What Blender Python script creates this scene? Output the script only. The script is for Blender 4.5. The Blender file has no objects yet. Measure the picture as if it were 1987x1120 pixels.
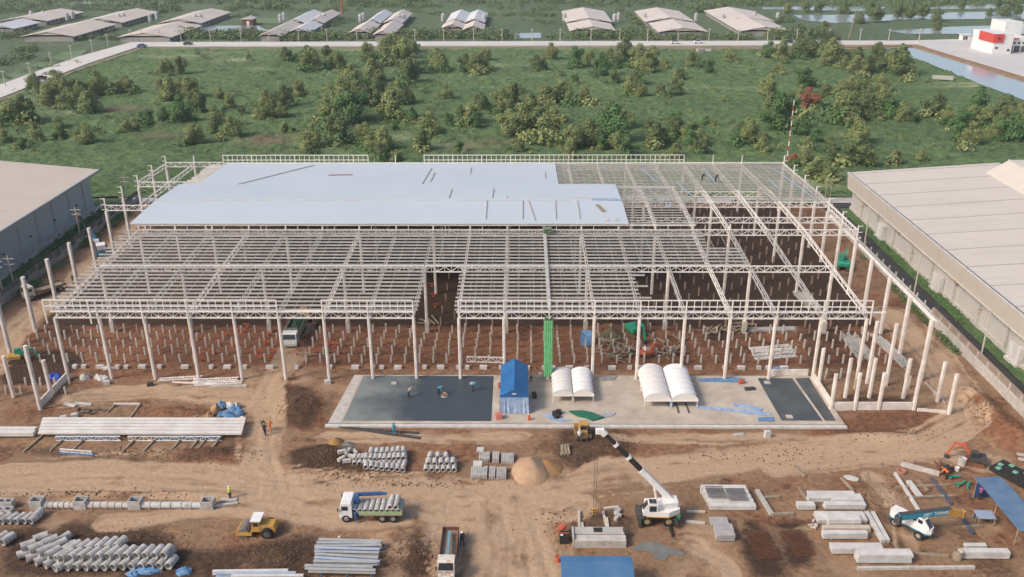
import bpy, bmesh, math, random
import numpy as np
from mathutils import Vector, Matrix
rnd = random.Random(7)
sc = bpy.context.scene
# ------------------------------------------------------------ camera, sky, sun, exposure
FPX, TH, YAW, ROLL, CAMH = 1727.34, .406058, -.012261, -.003912, 60.6737
def _rot():
    c, s = math.cos(YAW), math.sin(YAW); A = np.array([[c, -s, 0], [s, c, 0], [0, 0, 1]])
    c, s = math.cos(TH), math.sin(TH); B = np.array([[1, 0, 0], [0, -s, -c], [0, c, -s]])
    c, s = math.cos(ROLL), math.sin(ROLL); C = np.array([[c, -s, 0], [s, c, 0], [0, 0, 1]])
    return C @ B @ A
CM = _rot()
cd = bpy.data.cameras.new('camera'); cam = bpy.data.objects.new('camera', cd); sc.collection.objects.link(cam)
m4 = Matrix.Identity(4)
for r in range(3):
    m4[r][0] = CM[0][r]; m4[r][1] = -CM[1][r]; m4[r][2] = -CM[2][r]
m4[2][3] = CAMH
cam.matrix_world = m4
cd.sensor_width = 36; cd.lens = FPX / 1987 * 36; cd.clip_start = 1; cd.clip_end = 9000
sc.camera = cam
SUN_EL, SUN_AZ = math.radians(40), math.radians(-118)      # azimuth from +Y, clockwise positive: a veiled sun to the left, behind the camera
wd = bpy.data.worlds.new('World'); sc.world = wd; wd.use_nodes = True
nt = wd.node_tree; nt.nodes.clear()
sky = nt.nodes.new('ShaderNodeTexSky'); sky.sky_type = 'NISHITA'; sky.sun_disc = False
sky.sun_elevation = SUN_EL; sky.sun_rotation = SUN_AZ
sky.air_density = 1.0; sky.dust_density = 3.0; sky.ozone_density = .8
bg = nt.nodes.new('ShaderNodeBackground'); bg.inputs['Strength'].default_value = .095
wo = nt.nodes.new('ShaderNodeOutputWorld')
nt.links.new(sky.outputs[0], bg.inputs[0]); nt.links.new(bg.outputs[0], wo.inputs[0])
sl = bpy.data.lights.new('sun', 'SUN'); sl.energy = 1.5; sl.angle = math.radians(14); sl.color = (1, .89, .76)
so = bpy.data.objects.new('sun', sl); sc.collection.objects.link(so)
sd = Vector((math.sin(SUN_AZ) * math.cos(SUN_EL), math.cos(SUN_AZ) * math.cos(SUN_EL), math.sin(SUN_EL)))
so.rotation_euler = sd.to_track_quat('Z', 'Y').to_euler(); so.location = (0, 0, 150)
vs = sc.view_settings; vs.view_transform = 'Standard'; vs.look = 'None'; vs.exposure = .92; vs.gamma = 1; vs.use_curve_mapping = False

# ------------------------------------------------------------ helpers
COL = sc.collection
def ray(px, py):
    d = CM.T @ np.array([(px - 993.5) / FPX, (py - 560) / FPX, 1.0]); return d
def G(px, py, z=0.0):
    d = ray(px, py); t = (z - CAMH) / d[2]; return Vector((d[0] * t, d[1] * t, z))
def V(px, py, D):
    d = ray(px, py); t = D / d[1]; return Vector((d[0] * t, D, CAMH + d[2] * t))
class MB:
    def __init__(s): s.v = []; s.f = []; s.mi = []; s.m = 0
    def add(s, vs, fs):
        o = len(s.v); s.v += [tuple(v) for v in vs]
        for f in fs: s.f.append(tuple(i + o for i in f)); s.mi.append(s.m)
        return s
    def box(s, cx, cy, cz, sx, sy, sz, rz=0, M=None):
        c, n = math.cos(rz), math.sin(rz); P = []
        for z in (-.5, .5):
            for x, y in ((-.5, -.5), (.5, -.5), (.5, .5), (-.5, .5)):
                a, b = x * sx, y * sy; P.append(Vector((cx + a * c - b * n, cy + a * n + b * c, cz + z * sz)))
        if M: P = [M @ p for p in P]
        return s.add(P, [(3, 2, 1, 0), (4, 5, 6, 7), (0, 1, 5, 4), (1, 2, 6, 5), (2, 3, 7, 6), (3, 0, 4, 7)])
    def beam(s, a, b, w, h, up=(0, 0, 1)):
        a, b = Vector(a), Vector(b); d = (b - a).normalized(); u = Vector(up)
        if abs(d.dot(u)) > .98: u = Vector((0, 1, 0))
        x = d.cross(u).normalized() * (w / 2); y = x.cross(d).normalized() * (h / 2)
        P = [a - x - y, a + x - y, a + x + y, a - x + y, b - x - y, b + x - y, b + x + y, b - x + y]
        return s.add(P, [(0, 1, 2, 3), (7, 6, 5, 4), (0, 4, 5, 1), (1, 5, 6, 2), (2, 6, 7, 3), (3, 7, 4, 0)])
    def cyl(s, a, b, r, n=10, r2=None, cap=True):
        a, b = Vector(a), Vector(b); r2 = r if r2 is None else r2
        d = (b - a).normalized(); u = Vector((0, 0, 1)) if abs(d.z) < .9 else Vector((1, 0, 0))
        x = d.cross(u).normalized(); y = x.cross(d); P = []
        for c, q in ((a, r), (b, r2)):
            for i in range(n):
                t = 2 * math.pi * i / n; P.append(c + x * math.cos(t) * q + y * math.sin(t) * q)
        F = [(i, (i + 1) % n, n + (i + 1) % n, n + i) for i in range(n)]
        if cap: F += [tuple(range(n - 1, -1, -1)), tuple(range(n, 2 * n))]
        return s.add(P, F)
    def tube(s, a, b, r, ri, n=14):
        a, b = Vector(a), Vector(b); d = (b - a).normalized(); u = Vector((0, 0, 1)) if abs(d.z) < .9 else Vector((1, 0, 0))
        x = d.cross(u).normalized(); y = x.cross(d); P = []
        for c, q in ((a, r), (b, r), (b, ri), (a, ri)):
            for i in range(n):
                t = 2 * math.pi * i / n; P.append(c + x * math.cos(t) * q + y * math.sin(t) * q)
        F = []
        for k in range(4):
            k2 = (k + 1) % 4
            F += [(k * n + i, k * n + (i + 1) % n, k2 * n + (i + 1) % n, k2 * n + i) for i in range(n)]
        return s.add(P, F)
    def prism(s, poly, a, b, axis='z'):      # poly of 2-D points extruded from a to b along an axis
        def p3(p, t):
            return {'z': (p[0], p[1], t), 'y': (p[0], t, p[1]), 'x': (t, p[0], p[1])}[axis]
        n = len(poly); P = [p3(p, a) for p in poly] + [p3(p, b) for p in poly]
        return s.add(P, [tuple(range(n - 1, -1, -1)), tuple(range(n, 2 * n))] + [(i, (i + 1) % n, n + (i + 1) % n, n + i) for i in range(n)])
    def poly(s, pts): return s.add(pts, [tuple(range(len(pts)))])
    def slab(s, pts, z0, z1): return s.prism([(p[0], p[1]) for p in pts], z0, z1)
    def mesh(s, name, mat, smooth=False):
        me = bpy.data.meshes.new(name); me.from_pydata(s.v, [], s.f)
        for m in (mat if isinstance(mat, (list, tuple)) else [mat]): me.materials.append(m)
        if isinstance(mat, (list, tuple)): me.polygons.foreach_set('material_index', s.mi)
        bm = bmesh.new(); bm.from_mesh(me); bmesh.ops.recalc_face_normals(bm, faces=bm.faces); bm.to_mesh(me); bm.free()
        if smooth: me.polygons.foreach_set('use_smooth', [True] * len(me.polygons))
        me.update(); return me
    def build(s, name, mat, parent=None, smooth=False):
        o = bpy.data.objects.new(name, s.mesh(name, mat, smooth)); COL.objects.link(o)
        if parent: o.parent = parent
        return o
def tag(o, label=None, cat=None, group=None, kind=None):
    if label: o['label'] = label
    if cat: o['category'] = cat
    if group: o['group'] = group
    if kind: o['kind'] = kind
    return o
def thing(name, label, cat, loc=(0, 0, 0), rz=0, group=None):
    o = bpy.data.objects.new(name, None); COL.objects.link(o); o.empty_display_size = .3
    o.location = loc; o.rotation_euler = (0, 0, rz); return tag(o, label, cat, group)
def inst(name, me, parent=None, loc=(0, 0, 0), rz=0, rot=None, scale=None):
    o = bpy.data.objects.new(name, me); COL.objects.link(o); o.location = loc
    o.rotation_euler = rot if rot else (0, 0, rz)
    if scale: o.scale = scale if isinstance(scale, (tuple, list)) else (scale,) * 3
    if parent: o.parent = parent
    return o
def struct(o): o['kind'] = 'structure'; return o

# ------------------------------------------------------------ materials
MATS = {}
def srgb(r, g, b):
    f = lambda c: (c / 255 / 12.92) if c <= 10 else ((c / 255 + .055) / 1.055) ** 2.4
    return (f(r), f(g), f(b), 1)
def mat(name, c1, c2=None, scale=1.0, rough=.7, metal=0, bump=0, detail=5, spec=.3, ramp=(.35, .65), dist=.1, stretch=None, trans=None):
    if name in MATS: return MATS[name]
    m = bpy.data.materials.new(name); m.use_nodes = True; t = m.node_tree; N, L = t.nodes, t.links
    b = N['Principled BSDF']; b.inputs['Roughness'].default_value = rough; b.inputs['Metallic'].default_value = metal
    b.inputs['Specular IOR Level'].default_value = spec
    c1 = tuple(c1[:3]) + (1,); c2 = tuple((c2 or [x * .8 for x in c1])[:3]) + (1,)
    tc = N.new('ShaderNodeNewGeometry'); vec = tc.outputs['Position']
    if stretch:
        mp = N.new('ShaderNodeMapping'); mp.inputs['Scale'].default_value = stretch; L.new(vec, mp.inputs[0]); vec = mp.outputs[0]
    no = N.new('ShaderNodeTexNoise'); no.inputs['Scale'].default_value = scale; no.inputs['Detail'].default_value = detail; no.inputs['Roughness'].default_value = .65
    L.new(vec, no.inputs['Vector'])
    rp = N.new('ShaderNodeValToRGB'); rp.color_ramp.elements[0].position = ramp[0]; rp.color_ramp.elements[1].position = ramp[1]
    rp.color_ramp.elements[0].color = c1; rp.color_ramp.elements[1].color = c2
    L.new(no.outputs['Fac'], rp.inputs['Fac']); L.new(rp.outputs[0], b.inputs['Base Color'])
    if bump:
        bn = N.new('ShaderNodeBump'); bn.inputs['Strength'].default_value = bump; bn.inputs['Distance'].default_value = dist
        n2 = N.new('ShaderNodeTexNoise'); n2.inputs['Scale'].default_value = scale * 4; n2.inputs['Detail'].default_value = 4; L.new(vec, n2.inputs['Vector'])
        L.new(n2.outputs['Fac'], bn.inputs['Height']); L.new(bn.outputs[0], b.inputs['Normal'])
    MATS[name] = m; return m
W_STEEL = mat('white_steel', (.82, .77, .72), (.70, .64, .58), .8, .5)
COLM = mat('column_concrete', (.76, .69, .63), (.58, .51, .45), .7, .7, bump=.15)
PILEM = mat('pile_concrete', (.56, .51, .44), (.42, .37, .31), 1.2, .85)
GALV = mat('galvanised_steel', (.52, .495, .455), (.38, .36, .33), .5, .5, metal=0)
SHEET = mat('roof_sheet', (.505, .55, .59), (.475, .52, .565), .06, .45, metal=0, spec=.4)
CONC = mat('concrete', (.46, .43, .39), (.36, .33, .29), .6, .85, bump=.2)
CONC_L = mat('pale_concrete', (.54, .50, .46), (.38, .35, .31), 1.5, .85, bump=.2)
CONC_W = mat('white_concrete', (.62, .60, .57), (.47, .44, .41), .9, .8, bump=.1)
PIPEM = mat('pipe_concrete', (.52, .50, .48), (.34, .31, .28), 1.6, .9, bump=.2)
BLACK = mat('black_rubber', (.02, .02, .021), (.04, .036, .03), 3, .8)
DARKM = mat('dark_metal', (.05, .05, .052), (.08, .075, .07), 3, .6)
GLASS = mat('dark_glass', (.02, .03, .04), (.03, .04, .05), 1, .08, spec=.6)
WHITE = mat('white_paint', (.78, .77, .75), (.66, .64, .61), 1.2, .4)
YELLOW = mat('yellow_paint', (.58, .32, .06), (.42, .24, .07), 1.5, .6)
ORANGE = mat('orange_paint', (.55, .12, .06), (.40, .10, .05), 1.5, .6)
GREEN_M = mat('green_paint', (.03, .33, .2), (.03, .24, .15), 1.5, .5)
TEAL = mat('teal_paint', (.03, .25, .36), (.03, .19, .28), 1.2, .45)
BLUE_T = mat('blue_tarp', (.02, .11, .29), (.03, .15, .36), .5, .5, bump=.4, dist=.15)
BLUE_L = mat('pale_blue_tarp', (.18, .29, .47), (.40, .46, .56), 1.6, .55, bump=.5)
BLUE_P = mat('blue_paint', (.04, .12, .32), (.05, .10, .22), 1, .5)
TIMBER = mat('weathered_timber', (.34, .27, .19), (.22, .17, .12), 1.5, .9, bump=.3)
RUST = mat('rusty_steel', (.22, .09, .05), (.12, .06, .04), 2, .85)
GREEN_N = mat('green_mesh', (.17, .47, .21), (.11, .36, .15), 1.2, .7, bump=.3)
SAND = mat('sand', (.44, .30, .19), (.36, .23, .14), .8, .95, bump=.5)
SKIN = mat('skin', (.30, .17, .11), (.26, .15, .1), 3, .6)
# ------------------------------------------------------------ noise and ground relief
_ns = np.random.RandomState(3)
_tab = _ns.rand(256, 256)
def vnoise(x, y):
    x = np.asarray(x, float); y = np.asarray(y, float)
    xi = np.floor(x).astype(int); yi = np.floor(y).astype(int); fx = x - xi; fy = y - yi
    fx = fx * fx * (3 - 2 * fx); fy = fy * fy * (3 - 2 * fy); a = _tab
    g = lambda i, j: a[i % 256, j % 256]
    return (g(xi, yi) * (1 - fx) + g(xi + 1, yi) * fx) * (1 - fy) + (g(xi, yi + 1) * (1 - fx) + g(xi + 1, yi + 1) * fx) * fy
def fbm(x, y, o=4):
    s = 0; a = .5; t = 0
    for k in range(o):
        s = s + a * vnoise(x * 2 ** k + 17 * k, y * 2 ** k + 31 * k); t += a; a *= .55
    return s / t
def seg_dist(X, Y, pts):
    d = np.full(X.shape, 1e9)
    for (a, b) in zip(pts[:-1], pts[1:]):
        ax, ay, bx, by = a[0], a[1], b[0], b[1]; L = (bx - ax) ** 2 + (by - ay) ** 2 + 1e-9
        t = np.clip(((X - ax) * (bx - ax) + (Y - ay) * (by - ay)) / L, 0, 1)
        d = np.minimum(d, np.hypot(X - ax - t * (bx - ax), Y - ay - t * (by - ay)))
    return d
def inpoly(X, Y, pts):
    r = np.zeros(X.shape, bool); n = len(pts)
    for i in range(n):
        x0, y0 = pts[i][0], pts[i][1]; x1, y1 = pts[(i + 1) % n][0], pts[(i + 1) % n][1]
        c = ((y0 > Y) != (y1 > Y)) & (X < (x1 - x0) * (Y - y0) / (y1 - y0 + 1e-12) + x0); r ^= c
    return r
def blur(a, n):
    for _ in range(n):
        a = (np.roll(a, 1, 0) + np.roll(a, -1, 0) + a) / 3; a = (np.roll(a, 1, 1) + np.roll(a, -1, 1) + a) / 3
    return a
GP = lambda L: [G(x, y) for x, y in L]
GX0, GX1, GY0, GY1, GS = -86.4, 65.4, 30.0, 190.0, .3
gx = np.arange(GX0, GX1 + .01, GS); gy = np.arange(GY0, GY1 + .01, GS)
XX, YY = np.meshgrid(gx, gy, indexing='ij')
TRACKS = [   # photo points along the worn, pale haul roads and their half width in metres
    ([(985, 1160), (985, 1080), (975, 1010), (960, 985)], 5.2), ([(880, 985), (985, 980), (1090, 980)], 3.4),
    ([(960, 990), (800, 960), (640, 968), (520, 960)], 4.0), ([(760, 1010), (600, 1000), (540, 985)], 2.6),
    ([(520, 950), (430, 925), (200, 915), (-40, 930)], 3.0), ([(470, 965), (250, 945), (0, 960)], 1.6),
    ([(515, 960), (500, 890), (515, 815), (535, 745), (562, 690), (592, 622)], 2.3),
    ([(985, 985), (1120, 935), (1350, 905), (1600, 870), (1790, 860), (1880, 815), (1850, 740), (1790, 680), (1735, 610)], 2.7),
    ([(1500, 905), (1780, 880), (1950, 905)], 1.6), ([(1680, 930), (1740, 1000), (1760, 1060)], .8),
    ([(130, 775), (300, 760), (490, 775)], 2.0), ([(330, 830), (480, 800), (500, 770)], 1.2),
    ([(-30, 725), (60, 625), (140, 548), (230, 462), (262, 430)], 1.7), ([(0, 660), (70, 600)], 1.4),
    ([(480, 1000), (330, 1005), (200, 1015)], 1.1), ([(860, 1000), (860, 1100)], 1.6), ([(1010, 1000), (1040, 1120)], 2.0),
    ([(1340, 1060), (1390, 1090), (1420, 1130)], 1.3), ([(1100, 930), (1180, 900), (1400, 880)], 1.0),
    ([(630, 850), (700, 850), (1000, 850)], 1.0), ([(1200, 850), (1400, 850), (1560, 850)], .8)]
DARK = [([(560, 872), (640, 858), (700, 880), (720, 915), (770, 935), (600, 935), (565, 915)], 1), ([(540, 750), (610, 742), (622, 800), (600, 835), (535, 825)], .7),
    ([(750, 1040), (810, 1035), (840, 1075), (830, 1125), (745, 1125)], .9), ([(560, 1035), (620, 1040), (615, 1125), (480, 1125), (470, 1060)], .75),
    ([(0, 1025), (110, 1010), (330, 1030), (350, 1060), (480, 1065), (460, 1125), (0, 1125)], .75), ([(1085, 835), (1240, 840), (1230, 905), (1120, 915), (1070, 890)], .7),
    ([(0, 870), (100, 872), (330, 895), (470, 855), (460, 890), (330, 905), (100, 890)], .6), ([(0, 690), (130, 675), (160, 700), (120, 745), (0, 745)], 1),
    ([(630, 912), (900, 925), (890, 938), (640, 940)], .6), ([(1430, 1010), (1480, 1008), (1540, 1125), (1455, 1125)], .9), ([(1500, 1015), (1550, 1012), (1590, 1100), (1540, 1110)], .9),
    ([(1600, 790), (1830, 800), (1800, 850), (1620, 850)], .35), ([(1090, 1000), (1180, 985), (1230, 1000), (1220, 1040), (1100, 1035)], .6),
    ([(1850, 1040), (1930, 1060), (1987, 1120), (1900, 1120)], .5), ([(1740, 1040), (1770, 1060), (1760, 1090), (1720, 1080)], .7), ([(60, 1010), (330, 1005), (300, 1045), (70, 1050)], .5),
    ([(1560, 640), (1690, 640), (1690, 720), (1560, 720)], .45), ([(1620, 770), (1770, 770), (1770, 792), (1620, 792)], .8), ([(1290, 895), (1310, 900), (1290, 880)], .3)]
RED = [([(535, 742), (625, 742), (630, 830), (530, 835)], .8), ([(565, 870), (720, 862), (900, 920), (580, 935)], .6), ([(1590, 800), (1850, 800), (1870, 850), (1560, 860)], .8),
    ([(1850, 760), (1990, 830), (1990, 900), (1880, 830)], .9), ([(150, 700), (470, 700), (480, 740), (200, 735)], .7), ([(640, 700), (1480, 700), (1480, 728), (640, 724)], .6),
    ([(260, 785), (400, 790), (390, 815), (250, 812)], .7), ([(780, 1045), (830, 1050), (835, 1120), (770, 1120)], .7), ([(350, 880), (480, 860), (470, 900), (330, 905)], .8),
    ([(60, 960), (420, 955), (420, 968), (60, 968)], .9), ([(1100, 835), (1250, 835), (1430, 870), (1200, 900)], .5), ([(0, 790), (110, 780), (110, 815), (0, 815)], .6)]
def seg_param(X, Y, pts):      # distance to a polyline and arc length along it
    d = np.full(X.shape, 1e9); sa = np.zeros(X.shape); acc = 0
    for (a, b) in zip(pts[:-1], pts[1:]):
        ax, ay, bx, by = a[0], a[1], b[0], b[1]; L = math.hypot(bx - ax, by - ay) + 1e-9
        t = np.clip(((X - ax) * (bx - ax) + (Y - ay) * (by - ay)) / L ** 2, 0, 1)
        q = np.hypot(X - ax - t * (bx - ax), Y - ay - t * (by - ay)); sg = np.sign((bx - ax) * (Y - ay) - (by - ay) * (X - ax)); m = q < np.abs(d)
        d = np.where(m, q * sg, d); sa = np.where(m, acc + t * L, sa); acc += L
    return d, sa
wob = (fbm(XX * .12, YY * .12) - .5) * 4; wob2 = (fbm(XX * .5 + 40, YY * .5) - .5) * 1.6
m_t = np.zeros(XX.shape); streak = np.zeros(XX.shape); HRUT = np.zeros(XX.shape)
for L, w in TRACKS:
    d, sa = seg_param(XX + wob * .8 + wob2 * .5, YY + wob * .4 + wob2 * .5, GP(L)); v = np.clip(1.1 - np.maximum(np.abs(d) - w * .5, 0) / (w * .6 + .3), 0, 1)
    st = fbm(d * 2.0 + 11, sa * .09 + w * 7, 4) - .5
    streak = np.where(v > m_t, st, streak); m_t = np.maximum(m_t, v)
    near = np.clip((w * 1.3 + 1 - np.abs(d)) / 1.5, 0, 1); HRUT = HRUT - .09 * near * np.maximum(fbm(d * 1.1 + 3, sa * .05 + w, 3) - .5, 0) * 4
def polymask(L):
    m = np.zeros(XX.shape)
    for P, w in L: m = np.maximum(m, w * inpoly(XX + wob * .6 + wob2 * .9, YY - wob * .4 + wob2 * .7, GP(P)))
    return blur(m, 4)
big = fbm(XX * .07, YY * .09 + 3, 5); mid = fbm(XX * .3 + 9, YY * .45, 5); fine = fbm(XX * 1.1, YY * 1.3 + 20, 4)
m_d = polymask(DARK); m_r = polymask(RED)
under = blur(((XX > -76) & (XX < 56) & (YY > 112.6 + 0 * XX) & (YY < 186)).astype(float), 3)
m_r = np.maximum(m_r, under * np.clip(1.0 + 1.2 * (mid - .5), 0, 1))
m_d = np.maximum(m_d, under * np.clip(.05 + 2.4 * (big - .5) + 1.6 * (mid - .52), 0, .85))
m_d = np.maximum(m_d, blur(((XX > -76) & (XX < 56) & (YY > 126) & (YY < 186)).astype(float), 8) * 1.1)  # dark soil, with the shade beneath the roofs put into its colour
yard = (1 - under) * (1 - m_t)
m_r = np.maximum(m_r, yard * np.clip(1.8 * (big - .42) + 1.6 * (mid - .5), 0, .8)); m_d = np.maximum(m_d, yard * np.clip(2.6 * (mid - .56) + 1.2 * (fine - .55), 0, .36))
m_t = np.maximum(m_t, (1 - under) * np.clip(2.4 * (fbm(XX * .16 + 70, YY * .22, 4) - .56), 0, .5))
m_t = blur(m_t, 2); m_t = np.clip(m_t + 2.5 * streak * (m_t > .1) * (1.25 - m_t * .6) - 1.3 * np.clip(mid - .53, 0, 1) * 2 + .5 * (fine - .5), 0, 1)
m_d = m_d + .5 * np.clip(fine - .5, 0, 1) * (m_d > .12)
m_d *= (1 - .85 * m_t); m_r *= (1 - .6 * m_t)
rut = np.abs(((seg_dist(XX, YY, GP([(985, 1160), (975, 1010), (800, 968), (520, 960), (200, 918), (-40, 930)]))) % 2.2) - 1.1)
HZ = .05 + .16 * (fbm(XX * .35, YY * .35) - .3) * (1 - .75 * m_t) + .10 * (fbm(XX * 1.3, YY * 1.3) - .4) * (1 - .7 * m_t)
HZ = HZ + HRUT
HEAPS = [   # photo point, radius x, radius y, height of spoil heaps and banks
    (585, 790, 3.2, 3.6, .9), (640, 890, 3.4, 2.0, 1.0), (700, 918, 4, 1.0, .8), (590, 905, 2, 1.6, .7), (800, 1075, 2.4, 2.4, 1.0), (770, 1035, 2.5, .9, .6), (540, 1085, 2.4, 1.8, .6),
    (250, 1060, 4, 1.4, .5), (400, 885, 5, 1.2, .8), (1180, 870, 3.4, 1.6, .6), (1160, 850, 2.5, 1.2, .5), (1920, 800, 1.8, 6, 1.1), (1960, 850, 3, 3, 1.2), (1880, 770, 1.2, 3, .8),
    (160, 962, 7, .6, .4), (330, 962, 7, .6, .4), (1720, 850, 5, 1.2, .5), (330, 800, 3, 1.2, .4), (770, 665, 4, 3, .4), (1180, 640, 2.6, 1.8, .9), (1290, 650, 3, 2.5, .6)]
for px, py, rx, ry, h in HEAPS:
    c = G(px, py); q = ((XX - c.x) / rx) ** 2 + ((YY - c.y) / ry) ** 2
    HZ = HZ + h * np.exp(-q * 1.3) * (.55 + .9 * fbm(XX * .8, YY * .8))
slabm = blur(((XX > -25.5) & (XX < 42.5) & (YY > 96) & (YY < 110.6)).astype(float), 2)
HZ = HZ * (1 - slabm) - .06 * slabm
HZ = np.maximum(HZ, -.06)
def gz(x, y):
    i = min(max((x - GX0) / GS, 0), len(gx) - 1.001); j = min(max((y - GY0) / GS, 0), len(gy) - 1.001)
    a, b = int(i), int(j); u, v = i - a, j - b
    return float((HZ[a, b] * (1 - u) + HZ[a + 1, b] * u) * (1 - v) + (HZ[a, b + 1] * (1 - u) + HZ[a + 1, b + 1] * u) * v)
def gmax(x, y, r=1.0): return max(gz(x + a * r, y + b * r) for a in (-1, 0, 1) for b in (-1, 0, 1))
def gmin(x, y, r=.4): return min(gz(x + a * r, y + b * r) for a in (-1, 0, 1) for b in (-1, 0, 1))
def at(px, py, dz=0):                       # ground point seen at a photo point
    g = G(px, py); return Vector((g.x, g.y, gz(g.x, g.y) + dz))
def grid_obj(name, xs, ys, H, m, attrs=None, smooth=True):
    nx, ny = len(xs), len(ys); A, B = np.meshgrid(xs, ys, indexing='ij')
    co = np.stack([A.ravel(), B.ravel(), H.ravel()], 1).astype(np.float32)
    idx = np.arange(nx * ny).reshape(nx, ny)
    q = np.stack([idx[:-1, :-1].ravel(), idx[1:, :-1].ravel(), idx[1:, 1:].ravel(), idx[:-1, 1:].ravel()], 1).astype(np.int32)
    me = bpy.data.meshes.new(name); me.vertices.add(len(co)); me.vertices.foreach_set('co', co.ravel())
    me.loops.add(q.size); me.loops.foreach_set('vertex_index', q.ravel())
    me.polygons.add(len(q)); me.polygons.foreach_set('loop_start', np.arange(0, q.size, 4, dtype=np.int32))
    me.update(calc_edges=True); me.validate()
    me.polygons.foreach_set('use_smooth', [smooth] * len(q))
    for k, arr in (attrs or {}).items():
        at_ = me.color_attributes.new(k, 'FLOAT_COLOR', 'POINT')
        at_.data.foreach_set('color', np.concatenate([arr.reshape(-1, 3), np.ones((nx * ny, 1))], 1).astype(np.float32).ravel())
    me.materials.append(m); o = bpy.data.objects.new(name, me); COL.objects.link(o); return o
def node_mat(name):
    m = bpy.data.materials.new(name); m.use_nodes = True; return m, m.node_tree.nodes, m.node_tree.links, m.node_tree.nodes['Principled BSDF']
def n_noise(N, L, vec, scale, detail=6, rough=.6):
    n = N.new('ShaderNodeTexNoise'); n.inputs['Scale'].default_value = scale; n.inputs['Detail'].default_value = detail; n.inputs['Roughness'].default_value = rough
    L.new(vec, n.inputs['Vector']); return n.outputs['Fac']
def n_ramp(N, L, fac, p0, p1, c0=(0, 0, 0), c1=(1, 1, 1)):
    r = N.new('ShaderNodeValToRGB'); e = r.color_ramp.elements; e[0].position = p0; e[1].position = p1
    e[0].color = tuple(c0[:3]) + (1,); e[1].color = tuple(c1[:3]) + (1,); L.new(fac, r.inputs[0]); return r.outputs[0]
def n_mix(N, L, fac, a, b):
    m = N.new('ShaderNodeMix'); m.data_type = 'RGBA'
    for v, i in ((fac, 0), (a, 6), (b, 7)):
        if hasattr(v, 'links'): L.new(v, m.inputs[i])
        else: m.inputs[i].default_value = v if i == 0 else tuple(v[:3]) + (1,)
    return m.outputs[2]
def n_math(N, L, op, a, b):
    m = N.new('ShaderNodeMath'); m.operation = op; m.use_clamp = True
    for v, i in ((a, 0), (b, 1)):
        if hasattr(v, 'links'): L.new(v, m.inputs[i])
        else: m.inputs[i].default_value = v
    return m.outputs[0]
def n_bump(N, L, b, h, strength, dist):
    n = N.new('ShaderNodeBump'); n.inputs['Strength'].default_value = strength; n.inputs['Distance'].default_value = dist
    L.new(h, n.inputs['Height']); L.new(n.outputs[0], b.inputs['Normal'])
# site soil
SOIL, N, L, B = node_mat('site_soil'); B.inputs['Roughness'].default_value = .95; B.inputs['Specular IOR Level'].default_value = .15
pos = N.new('ShaderNodeNewGeometry').outputs['Position']
att = N.new('ShaderNodeAttribute'); att.attribute_name = 'soil'; sep = N.new('ShaderNodeSeparateColor'); L.new(att.outputs['Color'], sep.inputs[0])
n1 = n_noise(N, L, pos, .35); n2 = n_noise(N, L, pos, 1.6, 8, .7); n3 = n_noise(N, L, pos, 5, 5)
def fuzzy(ch, amt=.9):     # break the edge of a soil patch up with noise
    s = n_math(N, L, 'SUBTRACT', n2, .5); s2 = N.new('ShaderNodeMath'); s2.operation = 'MULTIPLY_ADD'
    m0 = N.new('ShaderNodeMath'); m0.operation = 'SUBTRACT'; L.new(n2, m0.inputs[0]); m0.inputs[1].default_value = .5
    L.new(m0.outputs[0], s2.inputs[0]); s2.inputs[1].default_value = amt; L.new(ch, s2.inputs[2])
    return n_ramp(N, L, s2.outputs[0], .12, .8)
base = n_mix(N, L, n_ramp(N, L, n2, .4, .62), (.325, .198, .116), (.195, .112, .062))
base = n_mix(N, L, n_ramp(N, L, n1, .4, .65), base, (.235, .150, .094))
red = n_mix(N, L, n_ramp(N, L, n2, .35, .65), (.280, .132, .072), (.160, .070, .040))
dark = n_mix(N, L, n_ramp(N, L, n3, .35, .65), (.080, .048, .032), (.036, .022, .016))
dry = n_mix(N, L, n_ramp(N, L, n2, .3, .72), (.490, .342, .226), (.375, .252, .160))
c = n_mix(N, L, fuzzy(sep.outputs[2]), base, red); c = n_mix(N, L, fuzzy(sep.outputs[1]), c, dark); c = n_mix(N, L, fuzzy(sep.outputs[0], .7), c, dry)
n4 = n_noise(N, L, pos, 9, 4, .7)
c = n_mix(N, L, n_math(N, L, 'MULTIPLY', n_ramp(N, L, n3, .6, .72), .3), c, (.36, .28, .20)); c = n_mix(N, L, n_math(N, L, 'MULTIPLY', n_ramp(N, L, n4, .56, .72), .5), c, (.10, .062, .04))
L.new(c, B.inputs['Base Color'])
n_bump(N, L, B, n2, .6, .3)
struct(grid_obj('site_ground', gx, gy, HZ, SOIL, {'soil': np.stack([m_t, m_d, m_r], -1)}))

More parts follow.
